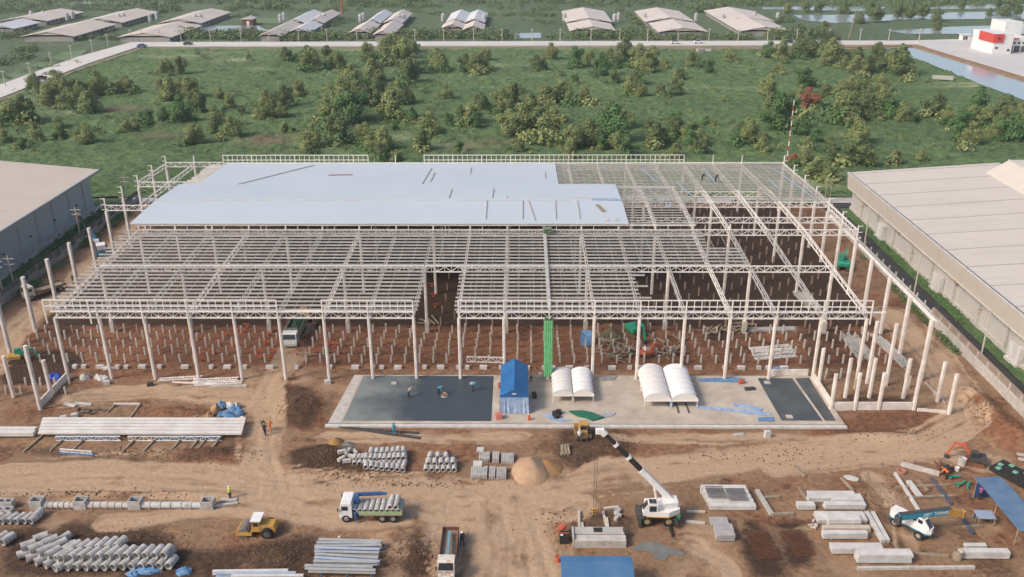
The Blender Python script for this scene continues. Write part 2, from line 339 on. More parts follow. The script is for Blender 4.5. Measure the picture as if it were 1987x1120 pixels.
# meadow beyond the site: a sheet of tall grass with real humps
def green_mat(name, a, b, pale, dry, s=1.0):
    m, N, L, B = node_mat(name); B.inputs['Roughness'].default_value = .85; B.inputs['Specular IOR Level'].default_value = .15
    pos = N.new('ShaderNodeNewGeometry').outputs['Position']
    at_ = N.new('ShaderNodeAttribute'); at_.attribute_name = 'grass'; sp = N.new('ShaderNodeSeparateColor'); L.new(at_.outputs['Color'], sp.inputs[0])
    n1 = n_noise(N, L, pos, .03 * s, 6); n2 = n_noise(N, L, pos, .55 * s, 8, .75); n3 = n_noise(N, L, pos, .12 * s, 4)
    c = n_mix(N, L, n_ramp(N, L, n2, .42, .6), a, b); c = n_mix(N, L, n_math(N, L, 'MULTIPLY', n_ramp(N, L, n1, .42, .6), .45), c, b)
    c = n_mix(N, L, n_math(N, L, 'MULTIPLY', n_ramp(N, L, n3, .56, .72), .5), c, (.19, .215, .085))
    c = n_mix(N, L, sp.outputs[0], c, pale); c = n_mix(N, L, sp.outputs[1], c, dry)
    L.new(c, B.inputs['Base Color']); n_bump(N, L, B, n2, 1.0, 1.4); return m
MEADOW = green_mat('meadow_grass', (.190, .270, .112), (.070, .130, .056), (.32, .36, .20), (.24, .18, .12))
mx = np.arange(-330, 262, .8); my = np.arange(196.2, 424, .8); MX, MY = np.meshgrid(mx, my, indexing='ij')
ang = math.radians(24)
fur = np.sin((MX * math.sin(ang) - MY * math.cos(ang)) * 2 * math.pi / 11 + 4 * fbm(MX * .02, MY * .02))
fw = np.clip((-20 - MX) / 40, 0, 1) * np.clip((330 - MY) / 60, 0, 1)
MH = .12 + .9 * (fbm(MX * .09, MY * .09) - .25) + 1.6 * np.maximum(fbm(MX * .35, MY * .35) - .42, 0) + 1.5 * np.maximum(fbm(MX * .8, MY * .8, 3) - .47, 0) + .45 * fw * np.maximum(fur, -.3) + .25 * np.maximum(np.sin(MY * .35 + 3 * fbm(MX * .01, MY * .02)), .4) * (1 - fw)
MH = np.maximum(MH, .03)
pale = np.zeros(MX.shape); dryg = np.zeros(MX.shape)
for px, py, rx, ry, w in [(455, 120, 9, 5, 1), (345, 112, 16, 4, .8), (410, 106, 14, 4, .6), (700, 100, 30, 4, .6), (1200, 97, 70, 4, .45), (497, 137, 5, 3, .6), (1900, 165, 14, 2.5, 1), (1880, 172, 12, 2, .9),
        (1390, 175, 40, 2, .3), (1050, 150, 6, 3, .4), (975, 130, 7, 4, .6), (870, 290, 8, 5, .4), (1640, 270, 6, 3, .3), (1600, 360, 8, 4, .8), (1620, 345, 6, 3, .5), (780, 270, 7, 4, .5), (1560, 97, 20, 3, .6), (20, 210, 10, 5, .8), (60, 195, 9, 4, .7), (130, 222, 9, 4, .5)]:
    c_ = G(px, py); pale = np.maximum(pale, w * np.exp(-(((MX - c_.x) / rx) ** 2 + ((MY - c_.y) / ry) ** 2)))
for px, py, rx, ry, w in [(520, 276, 7, 5, 1), (310, 270, 5, 3, .7), (230, 215, 9, 3, .8), (975, 137, 4, 2, .8), (690, 250, 4, 3, .4), (930, 285, 9, 5, .5), (240, 175, 5, 2, .5), (1350, 105, 5, 2, .8)]:
    c_ = G(px, py); dryg = np.maximum(dryg, w * np.exp(-(((MX - c_.x) / rx) ** 2 + ((MY - c_.y) / ry) ** 2)))
nn = fbm(MX * .25, MY * .25); pale = np.clip(pale * (.4 + 1.4 * nn), 0, 1); dryg = np.clip(dryg * (.3 + 1.5 * nn), 0, 1)
CANAL = [G(1712, 94), G(1775, 92), G(1800, 100), G(1987, 158), G(2120, 215), G(2120, 260), G(1987, 194), G(1880, 155), G(1790, 118)]
RLINE = [G(-260, 305), G(0, 199), G(172, 133), G(277, 98), G(600, 97.5), G(1100, 97.5), G(1480, 99), G(1700, 98), G(1740, 105), G(1800, 122), G(1880, 157), G(1987, 196), G(2200, 270), G(2200, 420), G(-260, 420)]
RL = blur(inpoly(MX, MY, RLINE).astype(float), 1); MH = MH * RL - .4 * (1 - RL)
cm = blur(inpoly(MX, MY, CANAL).astype(float), 1); MH = MH * (1 - cm) - .4 * cm
struct(grid_obj('meadow', mx, my, MH, MEADOW, {'grass': np.stack([pale, dryg, 0 * pale], -1)}))
def mz(x, y):
    if mx[0] < x < mx[-1] - 1 and my[0] < y < my[-1] - 1: return float(MH[int((x - mx[0]) / .8), int((y - my[0]) / .8)])
    return 0.0
FAR = green_mat('farmland', (.150, .200, .105), (.080, .120, .064), (.2, .24, .13), (.18, .13, .09), .5)
o = MB().poly([(-4000, -300, -.12), (4000, -300, -.12), (4000, 6000, -.12), (-4000, 6000, -.12)]).build('terrain', FAR); struct(o)
WATER, N, L, B = node_mat('still_water'); B.inputs['Base Color'].default_value = (.30, .34, .36, 1); B.inputs['Roughness'].default_value = .12; B.inputs['Specular IOR Level'].default_value = .8
n_bump(N, L, B, n_noise(N, L, N.new('ShaderNodeNewGeometry').outputs['Position'], .4, 3), .06, .1)
def sheet(name, pts, z, m):
    return struct(MB().poly([(p[0], p[1], z) for p in pts]).build(name, m))
sheet('canal', CANAL, -.05, WATER)
# ------------------------------------------------------------ steel frame of the factory
BAY, DK, D0 = 6.1, 7.45, 108.8
xi = lambda i: -63.44 + BAY * i
dk = lambda k: D0 + DK * k
XL, XR = -75.62, 55.13
def zfront(y): return 10.62 + (y - dk(0)) * (11.89 - 10.62) / 29.8
def zmon(y): return 12.72 + (y - dk(4)) * .034 if y < 149.8 else 13.1 - (y - 149.8) * .046
def zrear(y): return 10.6 + (dk(10) - y) * .045
FR = thing('factory_frame', 'large steel factory frame under construction with half its roof sheeted in pale blue', 'building', (0, dk(0), 0))
ORG = Vector((0, dk(0), 0))
def fpart(name, mb, m=W_STEEL, parent=None): 
    o = mb.build(name, m, parent or FR)
    if (parent or FR) is FR: o.location = -ORG
    return o
def fcopy(name, me, loc, rz=0, scale=None): return inst(name, me, FR, Vector(loc) - ORG, rz, scale=scale)
def truss_mesh(name, Lh, dp, panels, ch=.17, wb=.09, verts=True, rise=0):
    m = MB(); m.beam((0, 0, 0), (Lh, 0, rise), ch, ch); m.beam((0, 0, -dp), (Lh, 0, rise - dp), ch, ch)
    for p in range(panels + 1):
        x = Lh * p / panels; z = rise * p / panels; x1 = Lh * (p + 1) / panels; z1 = rise * (p + 1) / panels
        if verts and p: m.beam((x, 0, z), (x, 0, z - dp), wb * .8, wb * .8)
        if p < panels:
            if p % 2: m.beam((x, 0, z - ch / 2), (x1, 0, z1 - dp + ch / 2), wb, wb)
            else: m.beam((x, 0, z - dp + ch / 2), (x1, 0, z1 - ch / 2), wb, wb)
    return m.mesh(name, W_STEEL)
T_EAVE = truss_mesh('eave_truss', BAY - .1, 1.0, 6, .2, .1)
T_JACK = truss_mesh('jack_truss', BAY - .1, .95, 6, .16, .09)
def box_column(w, h, z0=-.3):
    m = MB(); c = w * .22; a = w / 2
    m.prism([(-a + c, -a), (a - c, -a), (a, -a + c), (a, a - c), (a - c, a), (-a + c, a), (-a, a - c), (-a, -a + c)], z0, h); return m
COL_F = box_column(.42, 9.55).mesh('column', COLM)
COL_B = MB().box(0, 0, 1.0, .62, .62, 2.6).mesh('column_base', PILEM)
COL_I = box_column(.46, 10.2).mesh('column', COLM)
for i in range(19):
    fcopy('column', COL_F, (xi(i), dk(0), 0))
cols_i = []
for k in (2, 4, 6, 8, 10):
    for i in range(0, 19, 2):
        h = {2: 10.2, 4: 10.7, 6: 10.6, 8: 10.1, 10: 9.6}[k] / 10.2
        o = fcopy('column', COL_I, (xi(i), dk(k), 0), scale=(1, 1, h)); cols_i.append((xi(i), dk(k)))
        if k == 2: inst('column_base', COL_B, o, (0, 0, -.2))
# eave trusses, parapet frames of the front and the rear
for i in range(18):
    if i != 8: fcopy('eave_truss', T_EAVE, (xi(i) + .05, dk(0), 10.55))
    fcopy('jack_truss', T_JACK, (xi(i) + .05, dk(2), 11.15))
    fcopy('jack_truss', T_JACK, (xi(i) + .05, dk(4), 11.62))
    fcopy('eave_truss', T_EAVE, (xi(i) + .05, dk(10), 10.3))
    if i in (12, 13, 14, 15, 16, 17): fcopy('jack_truss', T_JACK, (xi(i) + .05, dk(5), 11.2)); fcopy('jack_truss', T_JACK, (xi(i) + .05, dk(6), 11.6)); fcopy('jack_truss', T_JACK, (xi(i) + .05, dk(7), 11.25))
for k, z in ((4, 11.62), (5, 11.2), (6, 11.6)):       # last, wider bay to the right-hand row of columns
    fcopy('jack_truss', T_JACK, (xi(18) + .05, dk(k), z), scale=((XR - xi(18) - .3) / BAY, 1, 1))
for i in (-2, -1):
    for k, z in ((6, 11.0), (8, 11.0), (10, 10.9)): fcopy('jack_truss', T_JACK, (xi(i) + .05, dk(k), z))
def parapet(i0, i1, D, zb, zt, last=False, nm='parapet_frame'):
    m = MB(); x0, x1 = xi(i0), xi(i1)
    for z, w in ((zt, .13), ((zb + zt) / 2 - .12, .12)): m.beam((x0, D, z), (x1, D, z), w, w)
    n = int(round((i1 - i0) * 6))
    for j in range(n + 1):
        x = x0 + (x1 - x0) * j / n; main = j % 6 == 0 or j == n
        if j == n and not last: continue
        m.beam((x, D, zb - (1.9 if main else 0)), (x, D, zt), .16 if main else .09, .16 if main else .09)
    fpart(nm, m)
YF = dk(0) - .42
for a, b in ((-.15, 1), (1, 2), (2, 3), (3, 4), (4, 5), (6, 7), (7, 8), (9, 10), (10, 11), (11, 12), (12, 13), (13, 14), (14, 15), (15, 16), (16, 17), (17, 18.05)): parapet(a, b, YF, 10.75, 12.35, b in (5, 8, 18.05))
fpart('gutter', MB().box((xi(0) + xi(8)) / 2, YF + .05, 10.62, xi(8) - xi(0) + .4, .22, .16)); fpart('gutter', MB().box((xi(9) + xi(18)) / 2 + 1, YF + .05, 10.62, xi(18) - xi(9) + 2.5, .22, .16))
YB = dk(10) + .4
for a, b in ((0, 2.5), (2.5, 5.05), (7, 9), (9, 11), (11, 13), (13, 16)): parapet(a, b, YB, 10.5, 12.35, b in (5.05, 16))
for i in (6, 17, 18): fpart('parapet_post', MB().beam((xi(i), YB, 10), (xi(i), YB, 12.3), .16, .16))
fpart('rear_purlin', MB().beam((xi(0), YB, 10.62), (XR, YB, 10.62), .2, .25))
# rafters: one trussed rafter a column line
def raf(i_x, y0, z0, y1, z1, dp=.85, mt=W_STEEL):
    m = MB(); n = max(2, int(round((y1 - y0) / 1.24))); a = Vector((i_x, y0, z0)); b = Vector((i_x, y1, z1))
    for s in (-.13, .13): m.beam(a + Vector((s, 0, 0)), b + Vector((s, 0, 0)), .09, .12)
    lo = Vector((0, 0, -dp)); m.beam(a + lo, b + lo, .14, .12)
    for p in range(n):
        p0 = a.lerp(b, p / n); p1 = a.lerp(b, (p + 1) / n)
        if p % 2: m.beam(p0, p1 + lo, .07, .07)
        else: m.beam(p0 + lo, p1, .07, .07)
    fpart('rafter', m, mt)
for i in range(19):
    raf(xi(i), dk(0) + .1, zfront(dk(0)) - .32, dk(2), zfront(dk(2)) - .32, mt=GALV if i % 3 else W_STEEL)
    raf(xi(i), dk(2), zfront(dk(2)) - .32, dk(4), zfront(dk(4)) - .32, mt=GALV if i % 3 else W_STEEL)
    if i >= 11:
        if i < 16: raf(xi(i), dk(4), zmon(dk(4)) - .35, 149.8, zmon(149.8) - .35); raf(xi(i), 149.8, zmon(149.8) - .35, dk(7), zmon(dk(7)) - .35)
        else: raf(xi(i), dk(4), 11.6, dk(7), 11.5)
        raf(xi(i), dk(7), zrear(dk(7)) - .3, dk(10), zrear(dk(10)) - .3)
raf(XR, dk(4), 11.5, dk(7), 11.3); raf(XR, dk(7), 11.3, dk(10), 10.5)
raf(XL, dk(8), 11.0, dk(10), 10.7); raf(xi(-1), dk(6), 11.0, dk(8), 10.9); raf(xi(-1), dk(8), 10.9, dk(10), 10.7)
# purlins: each row is made of lengths spanning a few bays
def purlin(x0, x1, y, z, h=.2, w=.17, m=GALV):
    fpart('purlin', MB().beam((x0, y, z), (x1, y, z), w, h), m)
for r in range(24):
    y = dk(0) + .55 + r * 1.24; z = zfront(y) - .12
    if y < dk(2): segs = [(-.25, 4), (4, 8.1), (8.9, 11), (11, 13.1 + .25 * (r % 3 == 0))]
    else: segs = [(-.25 - .1 * (r % 2), 4), (4, 8), (8, 12), (12, 16.0 if y < dk(3) else 15.2)]
    for a, b in segs: purlin(xi(a) + rnd.uniform(-.1, .1), xi(b) - .06, y, z)
for r in range(18):
    y = dk(7) + .5 + r * 1.24; z = zrear(y) - .12
    purlin(-65.8 + rnd.uniform(-.4, .2), -60, y, z, m=W_STEEL); purlin(6.2, 30, y, z, .155, .11); purlin(30.06, XR + .2, y, z, .155, .11)
    y = dk(4) + .5 + r * 1.24; purlin(16.8, 28.3 + rnd.uniform(-.4, .5) + (1.3 if 13 > r > 8 else 0), y, zmon(y) - .14, .13, .12)
    if r < 6: y = dk(6) + .5 + r * 1.24; purlin(xi(17.6), XR + .2, y, zrear(y) - .12, .155, .11)
sg = MB()
for i in range(0, 16):
    for f in (.33, .67):
        x = xi(i + f)
        for y0, y1 in (((dk(0), dk(2)), (dk(2), dk(4))) if i < 13 and i != 8 else ((dk(2), dk(4)),)): sg.beam((x, y0 + .5, zfront(y0) - .2), (x, y1, zfront(y1) - .2), .05, .05)
for i in range(11, 19):
    for f in (.2, .4, .6, .8):
        x = xi(i + f)
        if x < XR: sg.beam((x, dk(7) + .3, zrear(dk(7)) - .2), (x, dk(10), zrear(dk(10)) - .2), .06, .06)
fpart('sag_rods', sg, GALV)['kind'] = 'stuff'
# sheeting
def roof_sheet(name, x0, x1, ys, zf, th=.07):
    m = MB(); n = len(ys); P = []
    for y in ys: P += [(x0, y, zf(y)), (x1, y, zf(y)), (x0, y, zf(y) - th), (x1, y, zf(y) - th)]
    F = []
    for j in range(n - 1):
        a, b = 4 * j, 4 * j + 4; F += [(a, a + 1, b + 1, b), (a + 2, b + 2, b + 3, a + 3), (a, b, b + 2, a + 2), (a + 1, a + 3, b + 3, b + 1)]
    F += [(0, 2, 3, 1), (4 * n - 4, 4 * n - 3, 4 * n - 1, 4 * n - 2)]
    m.add(P, F); return fpart(name, m, SHEET)
roof_sheet('roof_sheet', -64.7, 17.5, [dk(4) - .2, 149.8, dk(7) + .45], lambda y: zmon(y) + .06)
roof_sheet('roof_sheet', -62.6, 7.0, [dk(7) + .2, dk(10) + .25], lambda y: zrear(y) + .04)
fpart('ridge_cap', MB().box(-27.6, 149.8, 13.2, 74.2, .42, .07), CONC_W)
fpart('eave_flashing', MB().box(-23.6, dk(4) - .24, 12.70, 82.2, .05, .14), CONC_W)
for i in range(0, 17):                                        # short posts that lift the upper roof
    fpart('clerestory_post', MB().beam((xi(i), dk(4), 11.6), (xi(i), dk(4), 12.55), .22, .22)); fpart('clerestory_strut', MB().beam((xi(i) + 2, dk(4), 11.7), (xi(i) + 2, dk(4), 12.5), .1, .1))
fpart('clerestory_rail', MB().beam((xi(0), dk(4) - .1, 12.45), (28.5, dk(4) - .1, 12.45), .14, .2))
for x0, x1, z in ((xi(0), xi(8), 12.2), (xi(8), 28.5, 12.2)): fpart('monitor_beam', MB().beam((x0, dk(7), z), (x1, dk(7), z), .2, .3))
# side rows of columns
def side_col(x, k, h, bracket, sgn):
    o = fcopy('column', SIDE_COL[h], (x, dk(k), 0))
    if bracket:
        m = MB(); m.beam((0, 0, h), (0, 0, 12.35), .2, .2)
        for z in (12.25, 11.2, 10.2): m.beam((0, 0, z), (sgn * .75, 0, z), .1, .1)
        b = m.build('bracket_post', W_STEEL, o)
    return o
SIDE_COL = {9.3: box_column(.56, 9.3).mesh('column', COLM), 9.9: box_column(.54, 9.9).mesh('column', COLM)}
for k in range(4, 11): side_col(XR, k, 9.9, True, 1)
for k in range(0, 4): side_col(XR, k, 9.3, False, 1)
for k in range(6, 11): side_col(XL, k, 9.9, True, -1)
side_col(xi(-1), 10, 9.9, True, 0.01)
fpart('tie_beam', MB().beam((XR + .45, dk(0) - .2, 9.15), (XR + .45, dk(6), 9.15), .28, .36))
for k in (1, 2, 3, 4, 5):
    lb = {1: 'nearest of the free concrete columns along the left haul road', 2: 'second free concrete column from the near end of the left haul road', 3: 'third free concrete column from the near end of the left haul road', 4: 'fourth free concrete column along the left haul road, left of the purlins', 5: 'free concrete column standing in front of the small teal crane'}[k]
    o = inst('concrete_column', SIDE_COL[9.3], None, (XL, dk(k), 0)); tag(o, lb, 'column', 'free concrete columns of the left row')
# low precast walls and short columns at the two front corners
def wall_seg(a, b, h, label):
    a, b = Vector(a), Vector(b); m = MB(); m.beam(a + Vector((0, 0, h / 2 - .15)), b + Vector((0, 0, h / 2 - .15)), .2, h + .3)
    tag(m.build('plinth_wall', COLM), label, 'wall')
YS1, YS2 = 101.0, 104.0
for xa, xb, w in ((40.6, 43.1, 'left'), (43.7, 46.25, 'middle'), (46.8, 50.8, 'right')): wall_seg((xa, YS1, 0), (xb, YS1, 0), 1.2, 'cream precast plinth wall panel, %s one between the short corner columns' % w)
wall_seg((51.4, 100.7, 0), (54.9, 100.1, 0), .5, 'low cream plinth beam running to the outermost corner column')
wall_seg((40.45, 101.6, .0), (40.35, 109.0, .0), 1.2, 'cream plinth wall along the right edge of the dark slab strip')
wall_seg((34.8, 109.9, 0), (39.9, 109.9, 0), 1.2, 'cream plinth wall behind the dark slab strip on the right')
wall_seg((-63.4, 101.0, 0), (-63.45, 103.7, 0), 1.2, 'grey plinth wall panel nearest the tall left corner column'); wall_seg((-63.45, 104.5, 0), (-63.45, 108.4, 0), 1.2, 'grey plinth wall panel beside the leftmost frame column')
SH = {h: box_column(.46, h).mesh('concrete_column', COLM) for h in (5.4, 5.9, 9.4, 6.2)}
for x, y, h, lb in [(40.34, 101, 5.4, 'short cream column at the right corner of the dark slab'), (43.4, 101, 5.4, 'short cream column between the left and middle plinth wall panels'), (46.5, 101, 5.4, 'short cream column between the middle and right plinth wall panels'),
        (51.06, 101, 5.9, 'short cream column at the end of the plinth wall panels'), (55.2, 100, 5.9, 'outermost short cream column of the front right corner'), (43.2, 104.1, 5.9, 'leftmost short column of the second row behind the plinth wall'),
        (46.4, 104.1, 5.9, 'second short column of the row behind the plinth wall'), (50.9, 104, 5.9, 'third short column of the row behind the plinth wall'), (55.1, 103.2, 5.9, 'short column behind the outermost one at the front right corner'),
        (-63.24, 100.5, 9.4, 'tall column at the near end of the left plinth wall'), (-63.55, 104.1, 5.4, 'short column midway along the left plinth wall'), (-68.46, 103.7, 6.2, 'column standing among piles left of the plinth wall'), (-74.3, 102.5, 6.2, 'column at the left picture edge beside low piles'),
        (47.5, 108.0, 9.4, 'tall bare column behind the short corner columns, left of its neighbour'), (49.8, 107.3, 9.4, 'tall bare column in the gap between the two steel bundles'), (40.6, 107.2, 5.9, 'short column inside the right plinth wall, near the slab')]:
    tag(inst('concrete_column', SH[h], None, (x, y, gz(x, y))), lb, 'column', 'short columns of the front corners')
# ------------------------------------------------------------ piles
PILE = MB().prism([(-.12, -.09), (-.09, -.12), (.09, -.12), (.12, -.09), (.12, .09), (.09, .12), (-.09, .12), (-.12, .09)], -.3, 1.45).mesh('pile', PILEM)
spots = []
PX, PY = BAY / 3, 2.42
for a in range(-6, 59):
    for b in range(0, 30):
        x = -63.44 + PX * (a - .12); y = 113.8 + PY * b
        if y > 184: continue
        if x < XL + .8 or x > XR - 1.2: continue
        g = 99.0
        if seg_dist(np.array([x]), np.array([y]), GP([(545, 725), (562, 690), (592, 622), (610, 590)]))[0] < 2.0: continue
        if any(abs(x - c[0]) < .75 and abs(y - c[1]) < .75 for c in cols_i): continue
        if y > 124.5 and (x < xi(8.2) or (a + b) % 2): continue
        spots.append((x + rnd.uniform(-.1, .1), y + rnd.uniform(-.1, .1), rnd.uniform(.78, 1.1)))
for x in range(7):
    for b in (0, 1): spots.append((-74 + x * 2.03 - .6 * b, 104.6 + 2.45 * b, .8))
for x in (42.2, 44.3, 48.7, 53.3, 45.3, 52.6): spots.append((x, 106.6 if x in (45.3, 52.6) else 109.4, 1.35 if x > 50 else 1.1))
spots.sort(key=lambda s: s[1] + (0 if True else 0))
ORD = 'first second third fourth fifth sixth seventh eighth ninth tenth eleventh twelfth thirteenth fourteenth fifteenth sixteenth seventeenth eighteenth nineteenth twentieth twenty-first twenty-second'.split()
rest = MB(); cnt = 0
for x, y, s in spots:
    if cnt < 300:
        if y < 112: lb = 'stubby concrete pile outside the front left corner of the frame' if x < 0 else 'slim concrete pile outside the front right corner of the frame'
        else:
            bay = int((x - xi(-2)) // BAY); lb = 'concrete pile, %s row from the front, %s frame bay from the left' % (ORD[min(int(round((y - 113.8) / PY)), 19)], ORD[min(max(bay, 0), 21)])
        tag(inst('pile', PILE, None, (x, y, gz(x, y)), rot=(rnd.gauss(0, .025), rnd.gauss(0, .025), rnd.uniform(-.2, .2)), scale=(1, 1, s)), lb, 'pile', 'short concrete piles under and beside the frame'); cnt += 1
    else: rest.box(x, y, gz(x, y) + .65 * s, .22, .22, 1.6 * s)
tag(rest.build('distant_piles', mat('brown_pile', (.36, .26, .19), (.24, .17, .12), 1, .9)), 'rows of concrete piles deep under the frame', 'piles', kind='stuff')  # piles deep under the frame take a darker brown than the front ones
# ------------------------------------------------------------ slab and tents
SLABT = .28
m = MB(); m.slab([(-24.6, 97.1), (40.9, 97.1), (40.3, 109.7), (-23.4, 109.7)], -.3, SLABT)
slab = struct(m.build('concrete_slab', mat('slab_concrete', (.52, .45, .37), (.36, .30, .245), .3, .85, bump=.1)))
DW = mat('fresh_concrete', (.040, .055, .065), (.125, .145, .14), .10, .3, spec=.5, ramp=(.3, .7))
DW2 = mat('damp_concrete', (.052, .062, .066), (.09, .10, .1), .3, .5, spec=.4)
def skin(name, pts, z, m): return struct(MB().poly([(p[0], p[1], z) for p in pts]).build(name, m))
DW, N, L, B = node_mat('curing_concrete'); B.inputs['Roughness'].default_value = .35; B.inputs['Specular IOR Level'].default_value = .45
pos = N.new('ShaderNodeNewGeometry').outputs['Position']; sx_ = N.new('ShaderNodeSeparateXYZ'); L.new(pos, sx_.inputs[0]); nz = n_noise(N, L, pos, .22, 6)
mr = N.new('ShaderNodeMapRange'); mr.inputs[1].default_value = -22; mr.inputs[2].default_value = -5; L.new(sx_.outputs[0], mr.inputs[0])       # older pour on the left has dried, the last pour on the right is still wet
ad = N.new('ShaderNodeMath'); ad.operation = 'MULTIPLY_ADD'; L.new(nz, ad.inputs[0]); ad.inputs[1].default_value = 1.1; L.new(mr.outputs[0], ad.inputs[2])
cc = n_mix(N, L, n_ramp(N, L, ad.outputs[0], .55, 1.35), (.200, .220, .205), (.050, .064, .078)); L.new(cc, B.inputs['Base Color'])
skin('wet_slab', [(-22.9, 97.6), (-3.9, 97.6), (-3.95, 109.45), (-22.2, 109.45)], SLABT + .012, DW)
skin('wet_slab', [(33.1, 97.9), (38.3, 97.9), (37.5, 109.0), (32.7, 109.0)], SLABT + .012, DW2)
skin('wet_slab', [(38.6, 97.9), (40.0, 97.9), (39.9, 109.2), (37.9, 109.0)], SLABT + .012, DW2)
skin('kerb_strip', [(-24.7, 97.0), (-23.2, 97.0), (-22.5, 109.7), (-23.5, 109.7)], SLABT + .008, CONC_L)
struct(MB().box(8, 96.75, .06, 66, .5, .28).build('kerb', CONC_W))
for x, y, lb in ((-17.6, 107.2, 'left'), (-6.8, 107.2, 'right')): tag(MB().box(x, y, SLABT + .1, .75, .55, .14).box(x, y, SLABT + .2, .5, .35, .06).build('floor_box', CONC_L), 'pale floor box set in the wet slab, the %s one' % lb, 'floor box')
for x, y, lb in ((33.7, 107.6, 'far'), (34.3, 98.7, 'near')): tag(MB().box(x, y, SLABT + .1, .8, .7, .14).box(x, y, SLABT + .2, .5, .4, .06).build('floor_box', CONC_L), 'pale floor box on the right dark strip, the %s one' % lb, 'floor box')
# blue tent
t = thing('blue_tent', 'blue ridge tent with pale blue tarpaulin skirt at the end of the wet slab', 'tent', (-1.0, 103.6, SLABT), 0)
hw, y0, y1, ze, zr = 1.85, -3.9, 4.4, 2.5, 3.5
m = MB()
m.add([(-hw, y0, ze), (0, y0 - .15, zr), (hw, y0, ze), (-hw, y1, ze), (0, y1 + .15, zr), (hw, y1, ze), (-hw, y0, ze - .25), (hw, y0, ze - .25), (-hw, y1, ze - .25), (hw, y1, ze - .25)],
      [(0, 1, 4, 3), (1, 2, 5, 4), (0, 2, 1), (3, 4, 5), (0, 3, 8, 6), (2, 7, 9, 5), (0, 6, 7, 2), (3, 5, 9, 8)])
m.build('canopy', BLUE_T, t)
m = MB(); n = 14
for j in range(n + 1):
    x = -hw + 2 * hw * (j + (rnd.uniform(-.3, .3) if 0 < j < n else 0)) / n; w = rnd.uniform(-.14, .1); m.v += [(x, y0 - .02, ze - .25), (x * 1.05, y0 - .25 + w, .02)]
m.f += [(2 * j, 2 * j + 1, 2 * j + 3, 2 * j + 2) for j in range(n)]; m.mi = [0] * n; m.build('skirt', BLUE_L, t)
for sx in (-1, 1):
    m = MB(); m.v = [(sx * hw, y0, ze - .25), (sx * hw * 1.06, y0 - .2, .02), (sx * hw * 1.04, -1.5, .02), (sx * hw, -1.6, ze - .25)]; m.f = [(0, 1, 2, 3)]; m.mi = [0]; m.build('side_flap', BLUE_L, t)
    for yy in (y0, 0, y1): MB().cyl((sx * (hw - .06), yy * .97, 0), (sx * (hw - .06), yy * .97, ze - .1), .045, 6).build('pole', W_STEEL, t)
MB().box(0, y0 - .06, ze + .32, .5, .04, .16).build('label_patch', WHITE, t)
# white barrel canopies
def vault(cx, cy, w, ln, z0, label, lean):
    t = thing('vault_canopy', label, 'canopy', (cx, cy, SLABT), 0)
    n = 14; r = w / 2; hgt = r * .62
    seg = 6
    m = MB()
    for j in range(seg * 3 + 1):
        y = -ln / 2 + ln * j / (seg * 3); sag = .05 if j % 3 else 0
        for k in range(n + 1):
            a = math.pi * k / n; m.v.append((-(r - sag) * math.cos(a), y, z0 + (hgt - sag) * math.sin(a)))
    for j in range(seg * 3):
        for k in range(n): q = j * (n + 1) + k; m.f.append((q, q + 1, q + n + 2, q + n + 1)); m.mi.append(0)
    m.build('canopy', mat('white_membrane' if lean else 'cream_membrane', (.78, .77, .76) if lean else (.74, .70, .67), (.72, .71, .70) if lean else (.66, .62, .59), .9, .5, bump=.35, dist=.12), t, True)
    m = MB(); m.v = [(0, -ln / 2 - .01, z0)] + [(-r * math.cos(math.pi * k / n), -ln / 2 - .01, z0 + hgt * math.sin(math.pi * k / n)) for k in range(n + 1)]
    m.f = [(0, k + 1, k + 2) for k in range(n)]; m.mi = [0] * n; m.build('gable', mat('white_gable', (.75, .71, .67), (.7, .66, .62), .6, .5), t)
    MB().beam((-r, -ln / 2, z0), (r, -ln / 2, z0), .1, .14).build('front_rail', W_STEEL, t)
    for j in range(seg + 1):
        y = -ln / 2 + ln * j / seg; m = MB(); pts = [(-(r + .02) * math.cos(math.pi * k / n), y, z0 + (hgt + .02) * math.sin(math.pi * k / n)) for k in range(n + 1)]
        for a, b in zip(pts[:-1], pts[1:]): m.beam(a, b, .06, .05)
        m.build('rib', mat('white_rib', (.7, .68, .66), (.64, .62, .6), .5, .5), t)
    for sx in (-1, 1):
        for yy in (-ln / 2 + .1, 0, ln / 2 - .1): MB().cyl((sx * (r - .08), yy, 0), (sx * (r - .08), yy, z0), .05, 6).build('pole', W_STEEL, t)
vz = 1.05
p = G(1072, 768, vz + SLABT); q = G(1112, 768, vz + SLABT); r_ = G(1153, 768, vz + SLABT); ln = 6.4
vault((p.x + q.x) / 2, p.y + ln / 2, q.x - p.x - .02, ln, vz, 'smaller white barrel canopy next to the green tower', 0)
vault((r_.x + q.x) / 2, p.y + ln / 2, r_.x - q.x - .02, ln, vz, 'smaller white barrel canopy, right of its twin by the green tower', 1)
p = G(1250, 778, vz + SLABT); q = G(1303, 778, vz + SLABT); r_ = G(1355, 778, vz + SLABT); ln = 8.2
vault((p.x + q.x) / 2, p.y + ln / 2, q.x - p.x - .02, ln, vz, 'larger greyish barrel canopy, left one of the bigger pair', 0)
vault((r_.x + q.x) / 2, p.y + ln / 2, r_.x - q.x - .02, ln, vz, 'larger bright white barrel canopy, right one of the bigger pair', 1)
